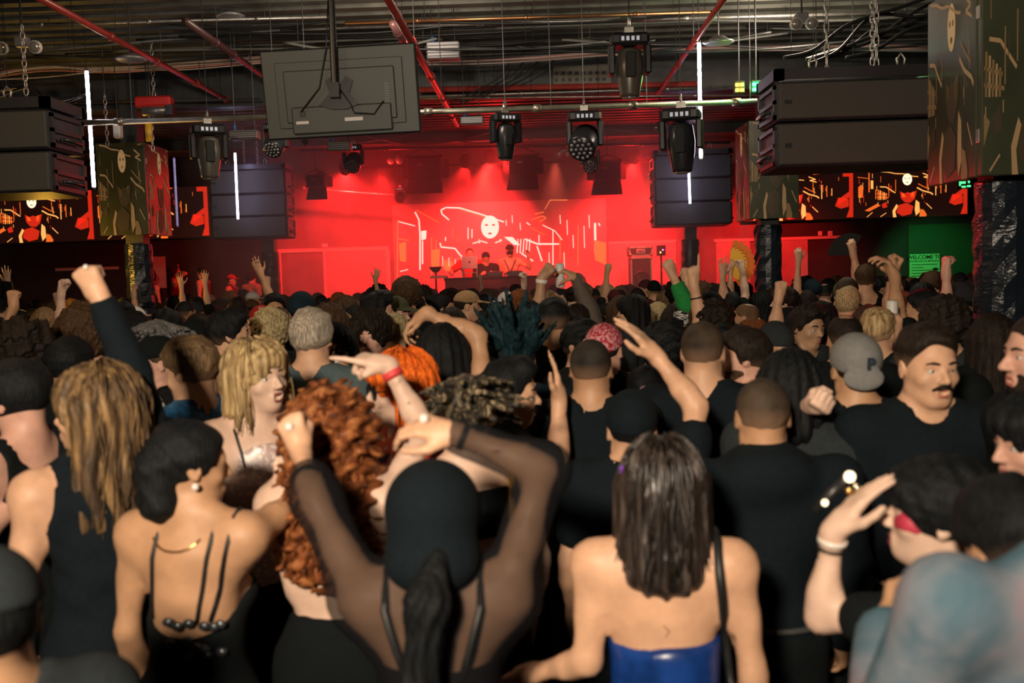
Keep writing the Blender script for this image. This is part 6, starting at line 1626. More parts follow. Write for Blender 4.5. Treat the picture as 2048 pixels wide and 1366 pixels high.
# -- man with moustache
def x10(root, q):
    mb = MB(); mb.tube([q.H(-.030, .079, -.060), q.H(-.017, .0935, -.0515), q.H(0, .097, -.0485), q.H(.017, .0935, -.0515), q.H(.030, .079, -.060)], [.004, .0075, .0065, .0075, .004], n=8); mb.build('moustache', hairm('dark'), root, smooth=True)
person('man with a thick moustache in a black t-shirt facing us', (1853, 641), 3.1, face=178, tone='light', hair=('undercut', 'dark'), wear=('tee', 'ink'), lod=0, hy=-6, hp=-2, faced=True, mouth=.8, extra=x10, build=1.04)
# -- grey backwards cap
def x11(root, q):
    t = text('P', .055, Vector(q.H(.020, -.1225, .030)), root, mat('cap_letter', (.01, .02, .04), rough=.8), name='cap_letter', ext=.004, bold=.002)
    t.rotation_euler = (PI / 2 + .05, 0, .12)
    for i, (xx, zz, w_, h_) in enumerate(((-.07, 1.34, .035, .012), (-.035, 1.345, .055, .012), (-.035, 1.315, .050, .010), (-.03, 1.27, .012, .035), (-.075, 1.30, .012, .035), (-.03, 1.29, .040, .008))):
        p = surf(q, xx, zz, True, .019); mb = MB(); mb.bbox((p[0] - w_ / 2, p[1] - .003, p[2] - h_ / 2), (p[0] + w_ / 2, p[1] + .012, p[2] + h_ / 2), .002); mb.build('shirt_print', m_white, root)
person('man in a grey backwards cap lettered P', (1712, 656), 3.5, face=2, tone='tan', hair=('buzz', 'dark'), hat=('capback', mat('cap_grey', (.17, .17, .165), rough=.85, noise=.08, nscale=60)), wear=('tee', 'ink'), lod=0, pad=.022, extra=x11)
# -- right edge faces
person('bearded man in profile at the right edge', (2094, 606), 2.8, face=-92, tone='rosy', hair=('buzz', 'dark'), wear=('tee', 'black'), lod=0, faced=True, beard='dark', mouth=.5)
person('dark-haired woman in a white top below the bearded man', (2078, 772), 2.42, face=-98, sex='f', tone='rosy', hair=('bob', 'black'), wear=('tank', 'white'), lod=0, faced=True, hp=-6)
# -- red eye make-up
def x14(root, q):
    for sx in (-1, 1):
        T = SDF(); T.ell(q.H(0, .022, -.026), np.array((.0675, .0705, .080)) * q.hs, M=q.HR.T, k=.02); T.ell(q.H(sx * .043, .056, -.018), np.array((.0225, .0205, .0260)) * q.hs, M=q.HR.T, k=.02)
        hv = lambda v: q.HR @ np.array(v, float)
        T.half(q.H(0, 0, .030), hv((0, 0, 1))); T.half(q.H(0, 0, -.034), hv((0, 0, -1))); T.half(q.H(sx * .020, 0, 0), hv((-sx, 0, 0))); T.half(q.H(0, .030, 0), hv((0, -1, 0)))
        child(root, 'eye_makeup', T.mesh('eye_makeup', .005, relax=1), m_redpaint)
    choker(root, q, mat('red_choker', (.45, .01, .02), rough=.4), h=.030); band(root, q, 'l', .88, m_bead, 'bracelet', .010, .005); band(root, q, 'l', .80, m_strapb, 'bracelet', .006, .003)
    ring_glint(root, q, 'l', (.10, -.014, .01), .009); ring_glint(root, q, 'l', (.085, -.016, .03), .009, m_gold)
    T = sub(q.S, ('neck',)); T.half(q.L(0, 0, 1.455), (0, 0, -1)); T.half(q.L(0, 0, 1.490), (0, 0, 1))
    child(root, 'collar', T.mesh('collar', .010, inf=.016), cloth('white'))
r14, q14 = person('woman with red eye make-up and black hair raising her hand', (1886, 902), 2.05, face=-72, sex='f', tone='pale', hair=('bowl', 'black'), wear=('tee', 'black'), lod=0, faced=True, hp=6, mouth=.3, lips=(.18, .02, .04),
       LA=dict(e=(1640, 1235, .05), w=(1668, 1062, .02), hand='flat', hd=(.62, 0, .78), pn=(1, 0, -.5)), RA='down', extra=x14)
p = P(1668, 985, 2.1); r = empty('dark_stick', p, 'slim dark stick with two bright glints beside the raised hand', 'stick'); a_, b_ = P(1628, 1022, 2.1) - p, P(1702, 945, 2.1) - p
mb = MB(); mb.cyl(a_, b_, .009, n=10); mb.build('shaft', m_black, r, smooth=True)
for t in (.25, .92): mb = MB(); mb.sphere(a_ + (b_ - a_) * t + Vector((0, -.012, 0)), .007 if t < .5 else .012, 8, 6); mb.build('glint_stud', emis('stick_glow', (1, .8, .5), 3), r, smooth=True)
# -- tie-dye back, bottom right
person('person in a blue tie-dye shirt with their back to us', (2042, 930), 1.78, face=-10, tone='tan', hair=('short', 'black'), wear=('coat', m_tiedye), lod=0, build=1.36, hp=-30, pad=.03, hunch=(.20, .20), LA='chest')
# -- cap, bottom left
person('person in a dark grey cap at the bottom left corner', (-42, 1072), 1.5, face=-48, tone='tan', hair=('short', 'black'), hat=('cap', 'charcoal'), wear=('tee', 'charcoal'), lod=0, pad=.022, faced=True)

# -- second row
def p1(label, top, Y, **k):
    k['lod'] = 0 if Y < 3.4 else 1 if Y < 7.6 else 2
    return person(label, top, Y, **k)
p1('silver-haired man in a slate t-shirt from behind', (620, 613), 4.3, face=4, tone='light', hair=('short', 'silver'), wear=('tee', 'slate'), lod=0)
p1('brown-haired man in a blue collared shirt, in profile', (382, 668), 3.7, face=-62, tone='light', hair=('short', 'lightbrown'), wear=('rolled', mat('blue_shirt', (.008, .085, .20), rough=.7, noise=.5, nscale=40)), hy=-8, hp=-10, faced=True, lod=0)
_r, q = p1('man in a black cap holding a napkin behind the blue shirt', (312, 664), 4.55, face=-125, tone='rosy', hair=('short', 'brown'), hat=('cap', 'black'), wear=('tee', 'black'), faced=True, pad=.022, LA=dict(w=(318, 850, -.22), hand='hold', pn=(0, 0, 1), hd=(.1, -.3, 1)))
r = empty('paper_napkin', Vector(np.array(_r.location) + q.wr['l'] + nrm(q.hand['l'][0]) * .11), 'crumpled white napkin held by the capped man', 'napkin'); T = SDF(); T.ell((0, 0, 0), (.045, .03, .05), k=.02); T.cone((0, 0, 0), (.05, 0, -.06), .03, .012, k=.02); child(r, 'napkin_sheet', T.mesh('n', .009, disp=wob(.012, 70, 3)), m_white)
def x_w(root, q): sunglasses(root, q); choker(root, q, m_strapb, h=.03); locks(root, q, hairm('orange'), 90, -.22, .10, .004)
p1('person in a bright orange wig and sunglasses shouting', (800, 684), 3.3, face=-112, sex='f', tone='pale', hair=('wig', 'orange'), wear=('tee', m_print), faced=True, mouth=1.0, lips=(.28, .06, .06), pad=.03, extra=x_w, lod=0)
def x_m5(root, q): strap(root, [surf(q, .06 + .05 * t, 1.08 + .38 * t, True, .02) for t in np.linspace(0, 1, 8)], .012, m_yellow)
p1('person with messy streaked blond-black hair and yellow strap', (928, 738), 2.95, face=-28, tone='pale', hair=('messy', m_streak), wear=('croptop', 'black', dict(lo=1.27, cut=1.43)), waist=1.02, hp=-14, lod=0, extra=x_m5, pad=.03)
def x_m6(root, q):
    for i, (xx, zz, w_, h_) in enumerate(((.06, 1.37, .07, .014), (.07, 1.345, .05, .014), (.055, 1.32, .06, .012), (.08, 1.33, .014, .06))):
        p = surf(q, xx, zz, True, .02); mb = MB(); mb.bbox((p[0] - .012, p[1] - w_ / 2, p[2] - h_ / 2), (p[0] + .004, p[1] + w_ / 2, p[2] + h_ / 2), .002); mb.build('shirt_print', m_white, root)
    mb = MB(); mb.tube([q.H(-.026, .080, -.059), q.H(-.012, .092, -.052), q.H(.012, .092, -.052), q.H(.026, .080, -.059)], [.003, .005, .005, .003], n=6); mb.build('moustache', hairm('dark'), root, smooth=True)
p1('grinning dark-haired man in profile with one hand up', (1012, 710), 3.45, face=80, tone='light', hair=('quiff', 'black'), wear=('tee', 'ink'), faced=True, mouth=.4, lod=0, hp=-3, hy=10, extra=x_m6,
   RA=dict(e=(1117, 918, .06), w=(1118, 802, .12), hand='flat', hd=(-.05, 0, 1), pn=(-1, 0, 0)))
p1('man with a faded crop in a black t-shirt, mid-floor', (1180, 668), 3.75, face=8, tone='tan', hair=('buzz', m_fadeb), wear=('tee', 'ink'), lod=0)
p1('person in a black beanie raising a bent arm', (1262, 774), 3.2, face=5, tone='light', hair=('buzz', 'black'), hat=('beanie', 'ink'), wear=('tee', 'ink'), lod=0, pad=.02,
   RA=dict(e=(1393, 812, -.02), w=(1312, 712, .05), hand='flat', hd=(-.62, 0, .8), pn=(-.6, .3, -.6)))
def x_bow(root, q):
    mb = MB(); c = np.array(q.H(.025, -.150, .035))
    for sx in (-1, 1): mb.sphere(c + np.array((sx * .035, -.012, .004 * sx)), (.034, .014, .020), 8, 6)
    mb.sphere(c, .013, 8, 6); mb.build('pink_bow', mat('bow_pink', (.55, .28, .45), rough=.6), root, smooth=True)
p1('woman with dark hair tied in a pink bow', (1292, 722), 4.15, face=0, sex='f', tone='light', hair=('ponytail', 'black'), wear=('tee', 'black'), extra=x_bow)
p1('man with a brown buzz cut beside the bearded profile', (1404, 632), 3.8, face=14, tone='light', hair=('buzz', m_fade), wear=('tee', 'ink'), lod=0)
p1('pale bearded man in profile looking left', (1492, 650), 4.15, face=-78, tone='rosy', hair=('short', 'dark'), wear=('tee', 'black'), faced=True, beard='brown', lod=0)
p1('black-bobbed woman with a raised fist by the grey cap', (1582, 690), 3.2, face=30, sex='f', tone='pale', hair=('bob', 'black'), wear=('baggy', 'charcoal'), RA=dict(e=(1662, 880, -.05), w=(1624, 812, -.15), hand='fist', pn=(0, 1, 0)), lod=0)
p1('man with a bald spot behind the grey cap', (1690, 620), 4.7, face=6, tone='tan', hair=('balding', 'dark'), wear=('tee', 'black'))
p1('smiling man with swept dark hair facing us', (1612, 604), 5.6, face=150, tone='olive', hair=('quiff', 'dark'), wear=('tee', 'charcoal'), faced=True, hp=-8, lod=0)
_r, _q = p1('short blond person lifting a white can', (1755, 612), 5.15, face=28, tone='light', hair=('undercut', m_blondm), wear=('tee', 'ink'), RA=dict(e=(1822, 735, .05), w=(1792, 668, .0), hand='hold', hd=(0, .1, 1), pn=(0, 1, 0)))
can_in_hand(_q, _r, 'r', 'white drink can held up by the short blond person')
_r, _q = p1('tall man in a black tank top with one arm up', (1730, 527), 9.0, face=8, tone='light', hair=('short', 'brown'), wear=('tank', 'black'), LA=dict(e=(1708, 572, .05), w=(1710, 528, .05), hand='hold', pn=(0, 1, 0)))
p = P(1697, 495, 9.1); r = empty('hand_fan', p, 'open black hand fan held up on the right', 'fan')
for i in range(7):
    t = math.radians(60 + i * 17); mb = MB(); mb.poly([(.02, .003 * i, -.07), (.02 + .20 * math.cos(t), .003 * i, -.07 + .20 * math.sin(t)), (.02 + .20 * math.cos(t + .3), .003 * i, -.07 + .20 * math.sin(t + .3))], (0, .002, 0)); mb.build('fan_blade', m_blackm, r)
p1('shaven-headed man left of the tank top man', (1694, 549), 8.0, face=-12, tone='rosy', hair=('buzz', m_fade), wear=('tank', 'black'))
p1('man with a high fade crossing tattooed arms overhead', (1850, 576), 5.6, face=-66, tone='tan', hair=('undercut', 'black'), wear=('tee', 'black'), faced=True,
   LA=dict(e=(1808, 650, -.10), w=(1790, 572, -.12), hand='relax', hd=(-.5, 0, .9), pn=(-1, 0, 0)), RA=dict(e=(1762, 612, .05), w=(1784, 552, .08), hand='fist', hd=(.5, 0, .9), pn=(-1, 0, 0)), extra=lambda r, q: band(r, q, 'r', .93, m_strapb, 'wrist_strap', .05))
p1('person in a red paisley bandana', (1207, 636), 4.45, face=24, tone='rosy', hair=('short', 'dark'), hat=('bandana', m_paisley), wear=('tee', 'black'), pad=.02)
p1('dark-haired man in three-quarter view by the bandana', (1160, 636), 4.9, face=128, tone='light', hair=('short', 'black'), wear=('tee', 'black'), faced=True)
p1('person with a huge spiky teal-black mohawk', (1032, 662), 4.3, face=-4, tone='light', hair=('mohawk', 'teal'), wear=('coat', 'navy'), pad=.012, lod=0)
p1('man with a slick undercut in front of the can holder', (1106, 592), 5.4, face=4, tone='tan', hair=('undercut', 'black'), wear=('tee', 'black'))
p1('tan woman with black hair and one arm over her head', (884, 640), 4.0, face=18, sex='f', tone='tan', hair=('bob', 'black'), wear=('tank', 'black'), RA=dict(e=(956, 668, .02), w=(872, 634, .02), hand='relax', hd=(-.8, 0, -.55), pn=(-.4, 0, -1)))
p1('person raising a fist with a watch left of the can', (1058, 600), 6.2, face=10, tone='olive', hair=('short', 'black'), wear=('tee', 'black'), RA=dict(e=(1076, 628, .05), w=(1082, 572, .05), hand='fist', hd=(.6, 0, .7), pn=(.3, 1, -.3)), extra=lambda r, q: band(r, q, 'r', .9, m_bead, 'watch', .025, .006))
_r, _q = p1('person in sheer grey sleeves lifting a tall white can', (1152, 606), 6.4, face=6, tone='tan', hair=('short', 'dark'), wear=('long', m_sheerg), RA=dict(e=(1180, 622, .05), w=(1152, 556, .05), hand='hold', hd=(-.75, .1, .5), pn=(-.4, .2, -.9)))
can_in_hand(_q, _r, 'r', 'tall white can lifted against the red stage')
def x_gr(root, q): sleeve(root, q, 'l', .85, 1.72, cloth('green'), inf=.02, name='green_sleeve'); sleeve(root, q, 'l', .15, .86, m_zebra, inf=.02, name='zebra_sleeve')
p1('person with a green and zebra sleeve raising a fist', (1398, 598), 6.6, face=5, tone='light', hair=('short', 'brown'), wear=('tee', 'black'), LA=dict(e=(1374, 606, .0), w=(1348, 556, .0), hand='fist', hd=(-.4, 0, 1), pn=(0, 1, 0)), extra=x_gr)
p1('person pointing one finger up by the green sleeve', (1430, 602), 6.0, face=-4, tone='light', hair=('curly', 'dark'), wear=('tee', 'black'), LA=dict(e=(1396, 652, .0), w=(1391, 586, .0), hand='point', hd=(0, 0, 1), pn=(0, 1, 0)), extra=lambda r, q: band(r, q, 'l', .6, m_strapb, 'bracelet', .008))
p1('person in front of the dark right stage column with a fist up', (1352, 604), 6.9, face=0, sex='f', tone='light', hair=('bob', 'dark'), wear=('tank', 'black'), RA=dict(e=(1382, 625, .0), w=(1374, 568, .0), hand='fist', hd=(0, 0, 1), pn=(0, 1, 0)))
p1('person making a horns sign under the yellow fan', (1462, 582), 9.0, face=-5, tone='light', hair=('short', 'black'), wear=('tee', 'black'), LA=dict(e=(1446, 600, 0), w=(1446, 556, 0), hand='splay', hd=(0, 0, 1), pn=(0, 1, 0)))
_r, _q = p1('person holding up a yellow feather fan', (1448, 580), 11.5, face=8, tone='light', hair=('buzz', 'dark'), wear=('tee', 'maroon'), RA=dict(e=(1452, 560, 0), w=(1460, 530, 0), hand='hold', hd=(.4, 0, 1), pn=(0, 1, 0)))
p = P(1463, 520, 11.6); r = empty('feather_fan', p, 'open yellow and orange feather fan held above the crowd', 'fan')
for i in range(11):
    t = math.radians(-62 + i * 13.5); L_ = .30; w_ = .05; c, s_ = math.cos(t), math.sin(t); n_ = Vector((-s_, 0, c)); d_ = Vector((c, 0, s_)); b0 = Vector((-.02, .002 * i, -.05)); mb = MB(); mb.mi = 0
    mb.poly([b0, b0 + d_ * L_ * .55 - n_ * w_ * .7, b0 + d_ * L_ * .75, b0 + d_ * L_ * .55 + n_ * w_ * .7], (0, .003, 0)); mb.mi = 1; mb.poly([b0 + d_ * L_ * .55 - n_ * w_ * .7, b0 + d_ * L_ * .92 - n_ * w_ * .6, b0 + d_ * L_, b0 + d_ * L_ * .92 + n_ * w_ * .6, b0 + d_ * L_ * .55 + n_ * w_ * .7, b0 + d_ * L_ * .72], (0, .003, 0))
    mb.build('feather', [mat('feather_yellow', (.85, .45, .04), rough=.7), mat('feather_orange', (.80, .18, .02), rough=.7)], r)
A_ = dict
p1('person raising an open hand left of the stage screen', (757, 590), 13.0, face=0, tone='tan', hair=('short', 'black'), wear=('tee', 'maroon'), RA=A_(e=(744, 582, 0), w=(750, 556, 0), hand='splay', hd=(.3, 0, 1), pn=(0, 1, 0)), lod=2)
p1('person raising a fist left of the road cases', (1228, 578), 11.0, face=0, tone='tan', hair=('short', 'dark'), hat=('cap', 'maroon'), wear=('tee', 'black'), LA=A_(e=(1212, 580, 0), w=(1214, 545, 0), hand='fist', hd=(.2, 0, 1), pn=(0, 1, 0)))
p1('person reaching an open hand towards the left stage column', (562, 588), 9.5, face=-10, tone='tan', hair=('short', 'dark'), wear=('tee', 'black'), LA=A_(e=(545, 582, 0), w=(522, 550, 0), hand='open', hd=(-.4, 0, 1), pn=(0, 1, 0)))
p1('person splaying both hands under the left column lights', (392, 592), 12.6, face=3, tone='light', hair=('short', 'black'), wear=('tee', 'black'), LA=A_(e=(366, 608, 0), w=(364, 588, 0), hand='splay', hd=(-.1, 0, 1), pn=(0, 1, 0)), RA=A_(e=(414, 602, 0), w=(411, 576, 0), hand='splay', hd=(.1, 0, 1), pn=(0, 1, 0)))
p1('person at the left edge lifting an open hand', (2, 590), 10.5, face=0, tone='light', hair=('short', 'black'), wear=('long', 'black'), RA=A_(e=(16, 612, 0), w=(15, 572, 0), hand='splay', hd=(0, 0, 1), pn=(0, 1, 0)))
p1('person at the left edge with a clenched fist up', (-14, 640), 6.3, face=5, tone='tan', hair=('curly', 'black'), wear=('tee', 'black'), RA=A_(e=(16, 690, 0), w=(16, 652, .0), hand='fist', hd=(0, 0, 1), pn=(0, 1, 0)))
p1('person with a long bare arm raised before the right back wall', (1612, 578), 9.0, face=-10, sex='f', tone='light', hair=('longbob', 'dark'), wear=('tank', 'black'), LA=A_(e=(1600, 560, 0), w=(1597, 518, 0), hand='relax', hd=(0, 0, 1), pn=(0, 1, 0)))
p1('person in profile raising a fist beside the middle column', (1574, 614), 6.3, face=92, tone='light', hair=('short', 'black'), wear=('tee', 'charcoal'), faced=True, LA=A_(e=(1548, 660, -.05), w=(1556, 606, -.05), hand='fist', hd=(.2, 0, 1), pn=(0, 1, 0)))
p1('man in a tan cap looking right', (932, 577), 8.3, face=85, tone='light', hair=('short', 'dark'), hat=('cap', 'tan'), wear=('tee', 'black'), faced=True, pad=.02)
p1('tall man with layered brown hair left of the stage screen', (812, 558), 7.9, face=6, tone='light', hair=('curly', 'brown'), wear=('tee', 'ink'))
p1('dark-haired man in profile below the stage panel', (752, 580), 6.9, face=70, tone='light', hair=('quiff', 'black'), wear=('tee', 'black'), faced=True)
p1('young man with a dark curly fringe facing us', (738, 622), 5.6, face=158, tone='rosy', hair=('curly', 'dark'), wear=('tee', 'black'), faced=True, hy=30)
p1('man in an olive cap glancing up', (790, 588), 7.35, face=120, tone='rosy', hair=('short', 'brown'), hat=('cap', 'olive'), wear=('tee', 'black'), faced=True, pad=.02)
p1('straw-blond person behind the orange wig', (786, 622), 6.1, face=0, tone='light', hair=('bowl', 'straw'), wear=('tee', 'ink'))
p1('black-haired man in a tank top in profile', (452, 615), 5.2, face=68, tone='light', hair=('quiff', 'black'), wear=('tank', 'ink'), faced=True, lod=0)
p1('man with a straight black fringe staring past us', (262, 618), 5.6, face=205, tone='rosy', hair=('bowl', 'black'), wear=('tee', 'black'), faced=True, mouth=.3)
p1('man with short hair behind the fringed man', (242, 600), 6.7, face=150, tone='tan', hair=('short', 'black'), wear=('tee', 'black'), faced=True)
p1('person with salt-and-pepper messy hair on the left', (312, 640), 4.95, face=-20, tone='light', hair=('messy', 'grey'), wear=('tee', 'cream'))
p1('person in a large navy beanie on the left of the floor', (602, 580), 6.6, face=5, tone='light', hair=('short', 'dark'), hat=('beanie', 'navy'), wear=('coat', 'black'), pad=.02)
p1('person in a bright red cap', (522, 606), 7.2, face=-30, tone='light', hair=('short', 'dark'), hat=('cap', 'red'), wear=('tee', 'black'), pad=.02)
p1('ash-blond person in front of the red cap', (540, 620), 5.8, face=0, tone='light', hair=('curly', 'straw'), wear=('tee', 'black'))
p1('man with thick brows facing us near the red cap', (548, 584), 8.0, face=165, tone='tan', hair=('short', 'black'), wear=('tank', 'black'), faced=True)
_r, _q = p1('person in sunglasses with a ragged black fringe', (668, 640), 4.9, face=172, sex='f', tone='light', hair=('bob', 'black'), wear=('tee', 'black'), faced=True, extra=sunglasses, LA=dict(w=(694, 742, -.42), hand='hold', hd=(-.8, -.2, .5), pn=(0, .5, -1)))
can_in_hand(_q, _r, 'l', 'tilted white can beside the silver-haired man', (-.8, 0, -.45))
p1('person with loose dark curls left of the orange wig', (656, 604), 6.2, face=-15, sex='f', tone='light', hair=('wavy', 'brown'), wear=('tee', 'black'))
p1('person with a heavy black bowl cut behind the waves', (135, 668), 4.2, face=10, tone='tan', hair=('bowl', 'black'), wear=('tee', 'black'))
p1('person with long dark curls at the left', (46, 640), 4.7, face=-15, sex='f', tone='tan', hair=('curlylong', 'dark'), wear=('tee', 'black'))
p1('person with bushy brown hair right of the raised fist', (172, 622), 5.15, face=10, tone='light', hair=('afro', 'brown'), wear=('tee', 'charcoal'))
p1('person in a black cap with pale face looking left', (390, 632), 5.75, face=-60, tone='light', hair=('short', 'black'), hat=('cap', 'black'), wear=('tee', 'black'), pad=.02, faced=True)
p1('person in a charcoal beanie talking by the near column', (1920, 562), 7.2, face=-50, tone='light', hair=('short', 'black'), hat=('beanie', 'charcoal'), wear=('tee', 'sage'), pad=.02)
p1('person with long brown hair tilting under the green notice', (1866, 540), 9.5, face=-150, sex='f', tone='light', hair=('longbob', 'brown'), wear=('tee', 'black'), faced=True, hp=-25)
p1('person with dark tousled hair before the moustached man', (1890, 598), 4.85, face=10, tone='light', hair=('curly', 'dark'), wear=('tee', 'charcoal'))
p1('person with long dark hair in the shadow of the near column', (1985, 622), 4.5, face=10, sex='f', tone='tan', hair=('long', 'dark'), wear=('tee', 'black'))
p1('person in a flat black beret with face down', (1548, 640), 5.1, face=150, tone='tan', hair=('short', 'dark'), hat=('beanie', 'charcoal'), wear=('tee', 'black'), faced=True, hp=-20, pad=.02)
p1('person with a tight black crop left of the buzz cut', (1330, 650), 4.7, face=-10, tone='brown', hair=('curly', 'black'), wear=('tee', 'black'))
p1('woman in a tall ponytail right of the bandana', (1448, 640), 5.45, face=20, sex='f', tone='light', hair=('bun', 'black'), wear=('tee', 'black'))
p1('dark curly-haired person behind the moustached man', (1940, 740), 3.75, face=40, tone='tan', hair=('buzz', 'dark'), hat=('beanie', 'black'), wear=('tee', 'black'), pad=.02)

# -- on stage
RZ = .62
def st(*a, **k): k.setdefault('lod', 2); return person(*a, **k)
st('DJ in black with a backwards cap bending over the table', (971, 502), 20.45, face=170, tone='light', hair=('short', 'black'), hat=('capback', 'black'), wear=('tee', 'black'), z0=RZ, hp=-25, pad=.02, LA='chest', RA='chest', beard='dark')
st('bearded person standing behind the laptop', (939, 494), 20.95, face=175, tone='light', hair=('buzz', 'dark'), wear=('tee', 'red'), z0=RZ, beard='dark', faced=True, RA=A_(w=(905, 548, -.4), hand='relax'))
def x_h(root, q):
    for sx in (-1, 1): strap(root, [surf(q, sx * (.11 - .10 * t), 1.46 - .22 * t, False, .01) for t in (0, .25, .5, .75, 1)] + [surf(q, sx * .12 * t, 1.24 - .06 * t, False, .01) for t in (.4, 1)], .012, m_strapb, 'harness_strap')
    T = SDF(); T.ell(q.H(0, .022, -.026), np.array((.072, .075, .088)) * q.hs, M=q.HR.T); T.half(q.H(0, 0, -.01), q.HR @ np.array((0, 0, 1.0))); child(root, 'face_mask', T.mesh('mask', .01), cloth('black'))
st('bare-chested performer in a harness, cap and mask', (1019, 487), 20.6, face=178, tone='light', hair=('short', 'black'), hat=('cap', 'black'), wear=('none', ''), z0=RZ, pad=.02, extra=x_h, LA='bent')
for px, py, fc, hr_, lb, kw in ((345, 530, 60, ('long', 'dark'), 'long-haired dancer with a hand up on the left platform', dict(sex='f', RA=A_(w=(357, 545, 0), hand='splay', hd=(0, 0, 1)))),
                            (404, 533, -85, ('short', 'black'), 'person bending in profile on the left platform', dict(faced=True)),
                            (462, 548, 95, ('short', 'brown'), 'smiling person in a cap on the left platform', dict(hat=('cap', 'red'), faced=True)),
                            (502, 545, 30, ('short', 'dark'), 'person in a pale top by the left stage column', dict()),
                            (300, 545, 20, ('curly', 'dark'), 'curly person before the poster on the left platform', dict(sex='f'))):
    st(lb, (px, py), 20.75, face=fc, tone='light', hair=hr_, wear=('tank' if px != 502 else 'tee', 'burgundy' if px != 502 else 'cream'), z0=.42, lod=2, **kw)
lamp('SPOT', 'platform_wash_lamp', (-4.6, 19.2, 3.9), 420, RED, aim=(-7.2, 20.8, 2.0), spot_size=math.radians(60), spot_blend=.8, shadow_soft_size=.08)
# ------------------------------------------------------------------ the rest of the crowd: copies of a few builds, each a person of its own
PROTO = []
def proto(words, **k):
    """one build at the origin, facing the stage, 1.72 m tall"""
    d = dict(sex='m', hair=('short', 'black'), wear=('tee', 'black'), LA=None, RA=None, hat=None, faced=False, hp=0, hy=0, beard=None, mouth=0); d.update(k)
    q = make_pose(1.72, 0, d['sex'], d['hy'], d['hp'], 0, (0, 0), 1.0, 1, 50 + len(PROTO), d['LA'], d['RA'], d['faced'], d['mouth'])
    root = empty('person', (0, 0, 0)); fill_person(root, q, 'light', d['hair'], d['wear'], d['hat'], d['beard'], None, None, 'black', 50 + len(PROTO), 1)
    PROTO.append((root, words, d))
proto('short', hair=('short', 'black'))
proto('cropped', hair=('buzz', 'dark'))
proto('swept', hair=('quiff', 'black'), LA='bent')
proto('long', sex='f', hair=('long', 'dark'), wear=('tank', 'black'))
proto('bobbed', sex='f', hair=('bob', 'black'))
proto('curly', hair=('curly', 'black'), RA='bent')
proto('short', hair=('buzz', 'black'), hat=('cap', 'black'))
proto('pinned-up', sex='f', hair=('bun', 'black'), wear=('tank', 'black'))
proto('undercut', hair=('undercut', 'black'), wear=('long', 'black'))
proto('short', hair=('buzz', 'black'), hat=('beanie', 'black'), wear=('coat', 'black'))
proto('wavy', sex='f', hair=('wavy', 'dark'), wear=('tank', 'black'))
proto('fringed', hair=('bowl', 'black'), wear=('hoodie', 'black'))
proto('short', hair=('short', 'black'), faced=True, beard='dark')
proto('shoulder-length', sex='f', hair=('longbob', 'dark'), faced=True)
proto('bushy', hair=('afro', 'black'))
proto('thinning', hair=('balding', 'dark'))
proto('short', hair=('short', 'black'), RA='fist')
proto('messy', hair=('messy', 'dark'))
placed = [(o.location.x, o.location.y) for o in bpy.data.objects if o.name.split('.')[0] == 'person' and o.get('label') and o.location.z < .1]
# coarse picture of who hides whom
GW, GH = 256, 171
buf = np.zeros((GH, GW), dtype=bool)
yy, xx = np.mgrid[0:GH, 0:GW]
def sil(x, y, h):
    cx, cy = pix((x, y, h - .12)); sc = F / y / 8; cx /= 8; cy /= 8
    hd = ((xx - cx) / (.095 * sc)) ** 2 + ((yy - cy) / (.13 * sc)) ** 2 < 1
    return hd, (abs(xx - cx) < .20 * sc) & (yy > cy + .18 * sc)
for o in bpy.data.objects:
    if o.name.split('.')[0] == 'person' and o.get('label') and o.location.z < .1:
        b_ = [c for c in o.children if c.name.startswith('body')][0]; co_ = np.empty(len(b_.data.vertices) * 3, np.float32); b_.data.vertices.foreach_get('co', co_)
        z_ = co_.reshape(-1, 3); hh_ = o.location.z + min(1.95, max(1.5, float(np.percentile(z_[:, 2], 99.9)) if False else 1.72))
        hd, bd = sil(o.location.x, o.location.y, hh_); 
        if o.location.y < 7: buf |= hd | bd
cr = np.random.default_rng(21); cand = []
for Yc in np.arange(4.7, 18.55, .46):
    x_lo, x_hi = P(-230, 600, Yc).x, P(2280, 600, Yc).x
    x = x_lo + cr.uniform(0, .4)
    while x < x_hi:
        cand.append((x + cr.normal(0, .07), Yc + cr.normal(0, .09))); x += cr.uniform(.46, .66)
cand.sort(key=lambda c: c[1]); COLS = [(2.91, 6.3), (2.91, 12.6), (2.91, 18.9), (-5.05, 12.6), (-5.05, 18.9)]
skins = ['light'] * 5 + ['tan'] * 4 + ['olive'] * 3 + ['rosy'] * 2 + ['pale', 'brown', 'brown']
hcol = ['black'] * 16 + ['dark'] * 10 + ['brown'] * 4 + ['lightbrown', 'dirtyblond', 'straw', 'grey', 'auburn']
wcol = ['black'] * 14 + ['ink'] * 6 + ['charcoal'] * 3 + ['navy', 'olive', 'grey', 'white', 'maroon', 'slate', 'cream']
hcol2 = ['black'] * 5 + ['charcoal', 'navy', 'red', 'white', 'olive', 'maroon']
marks = [(120, 'below the left video wall'), (240, 'left of the left column'), (330, 'right of the left column'), (430, 'before the left platform'), (560, 'under the left speakers'), (670, 'before the stage panel'), (790, 'under the hung television'),
         (900, 'left of the DJ'), (1010, 'before the DJ table'), (1110, 'right of the DJ'), (1215, 'before the right stage wall'), (1300, 'before the road cases'), (1400, 'under the right speakers'), (1505, 'left of the middle column'), (1620, 'right of the middle column'),
         (1780, 'below the right video wall'), (1900, 'before the green notice'), (9999, 'beside the near right column')]
crowd = []; side_n = 0
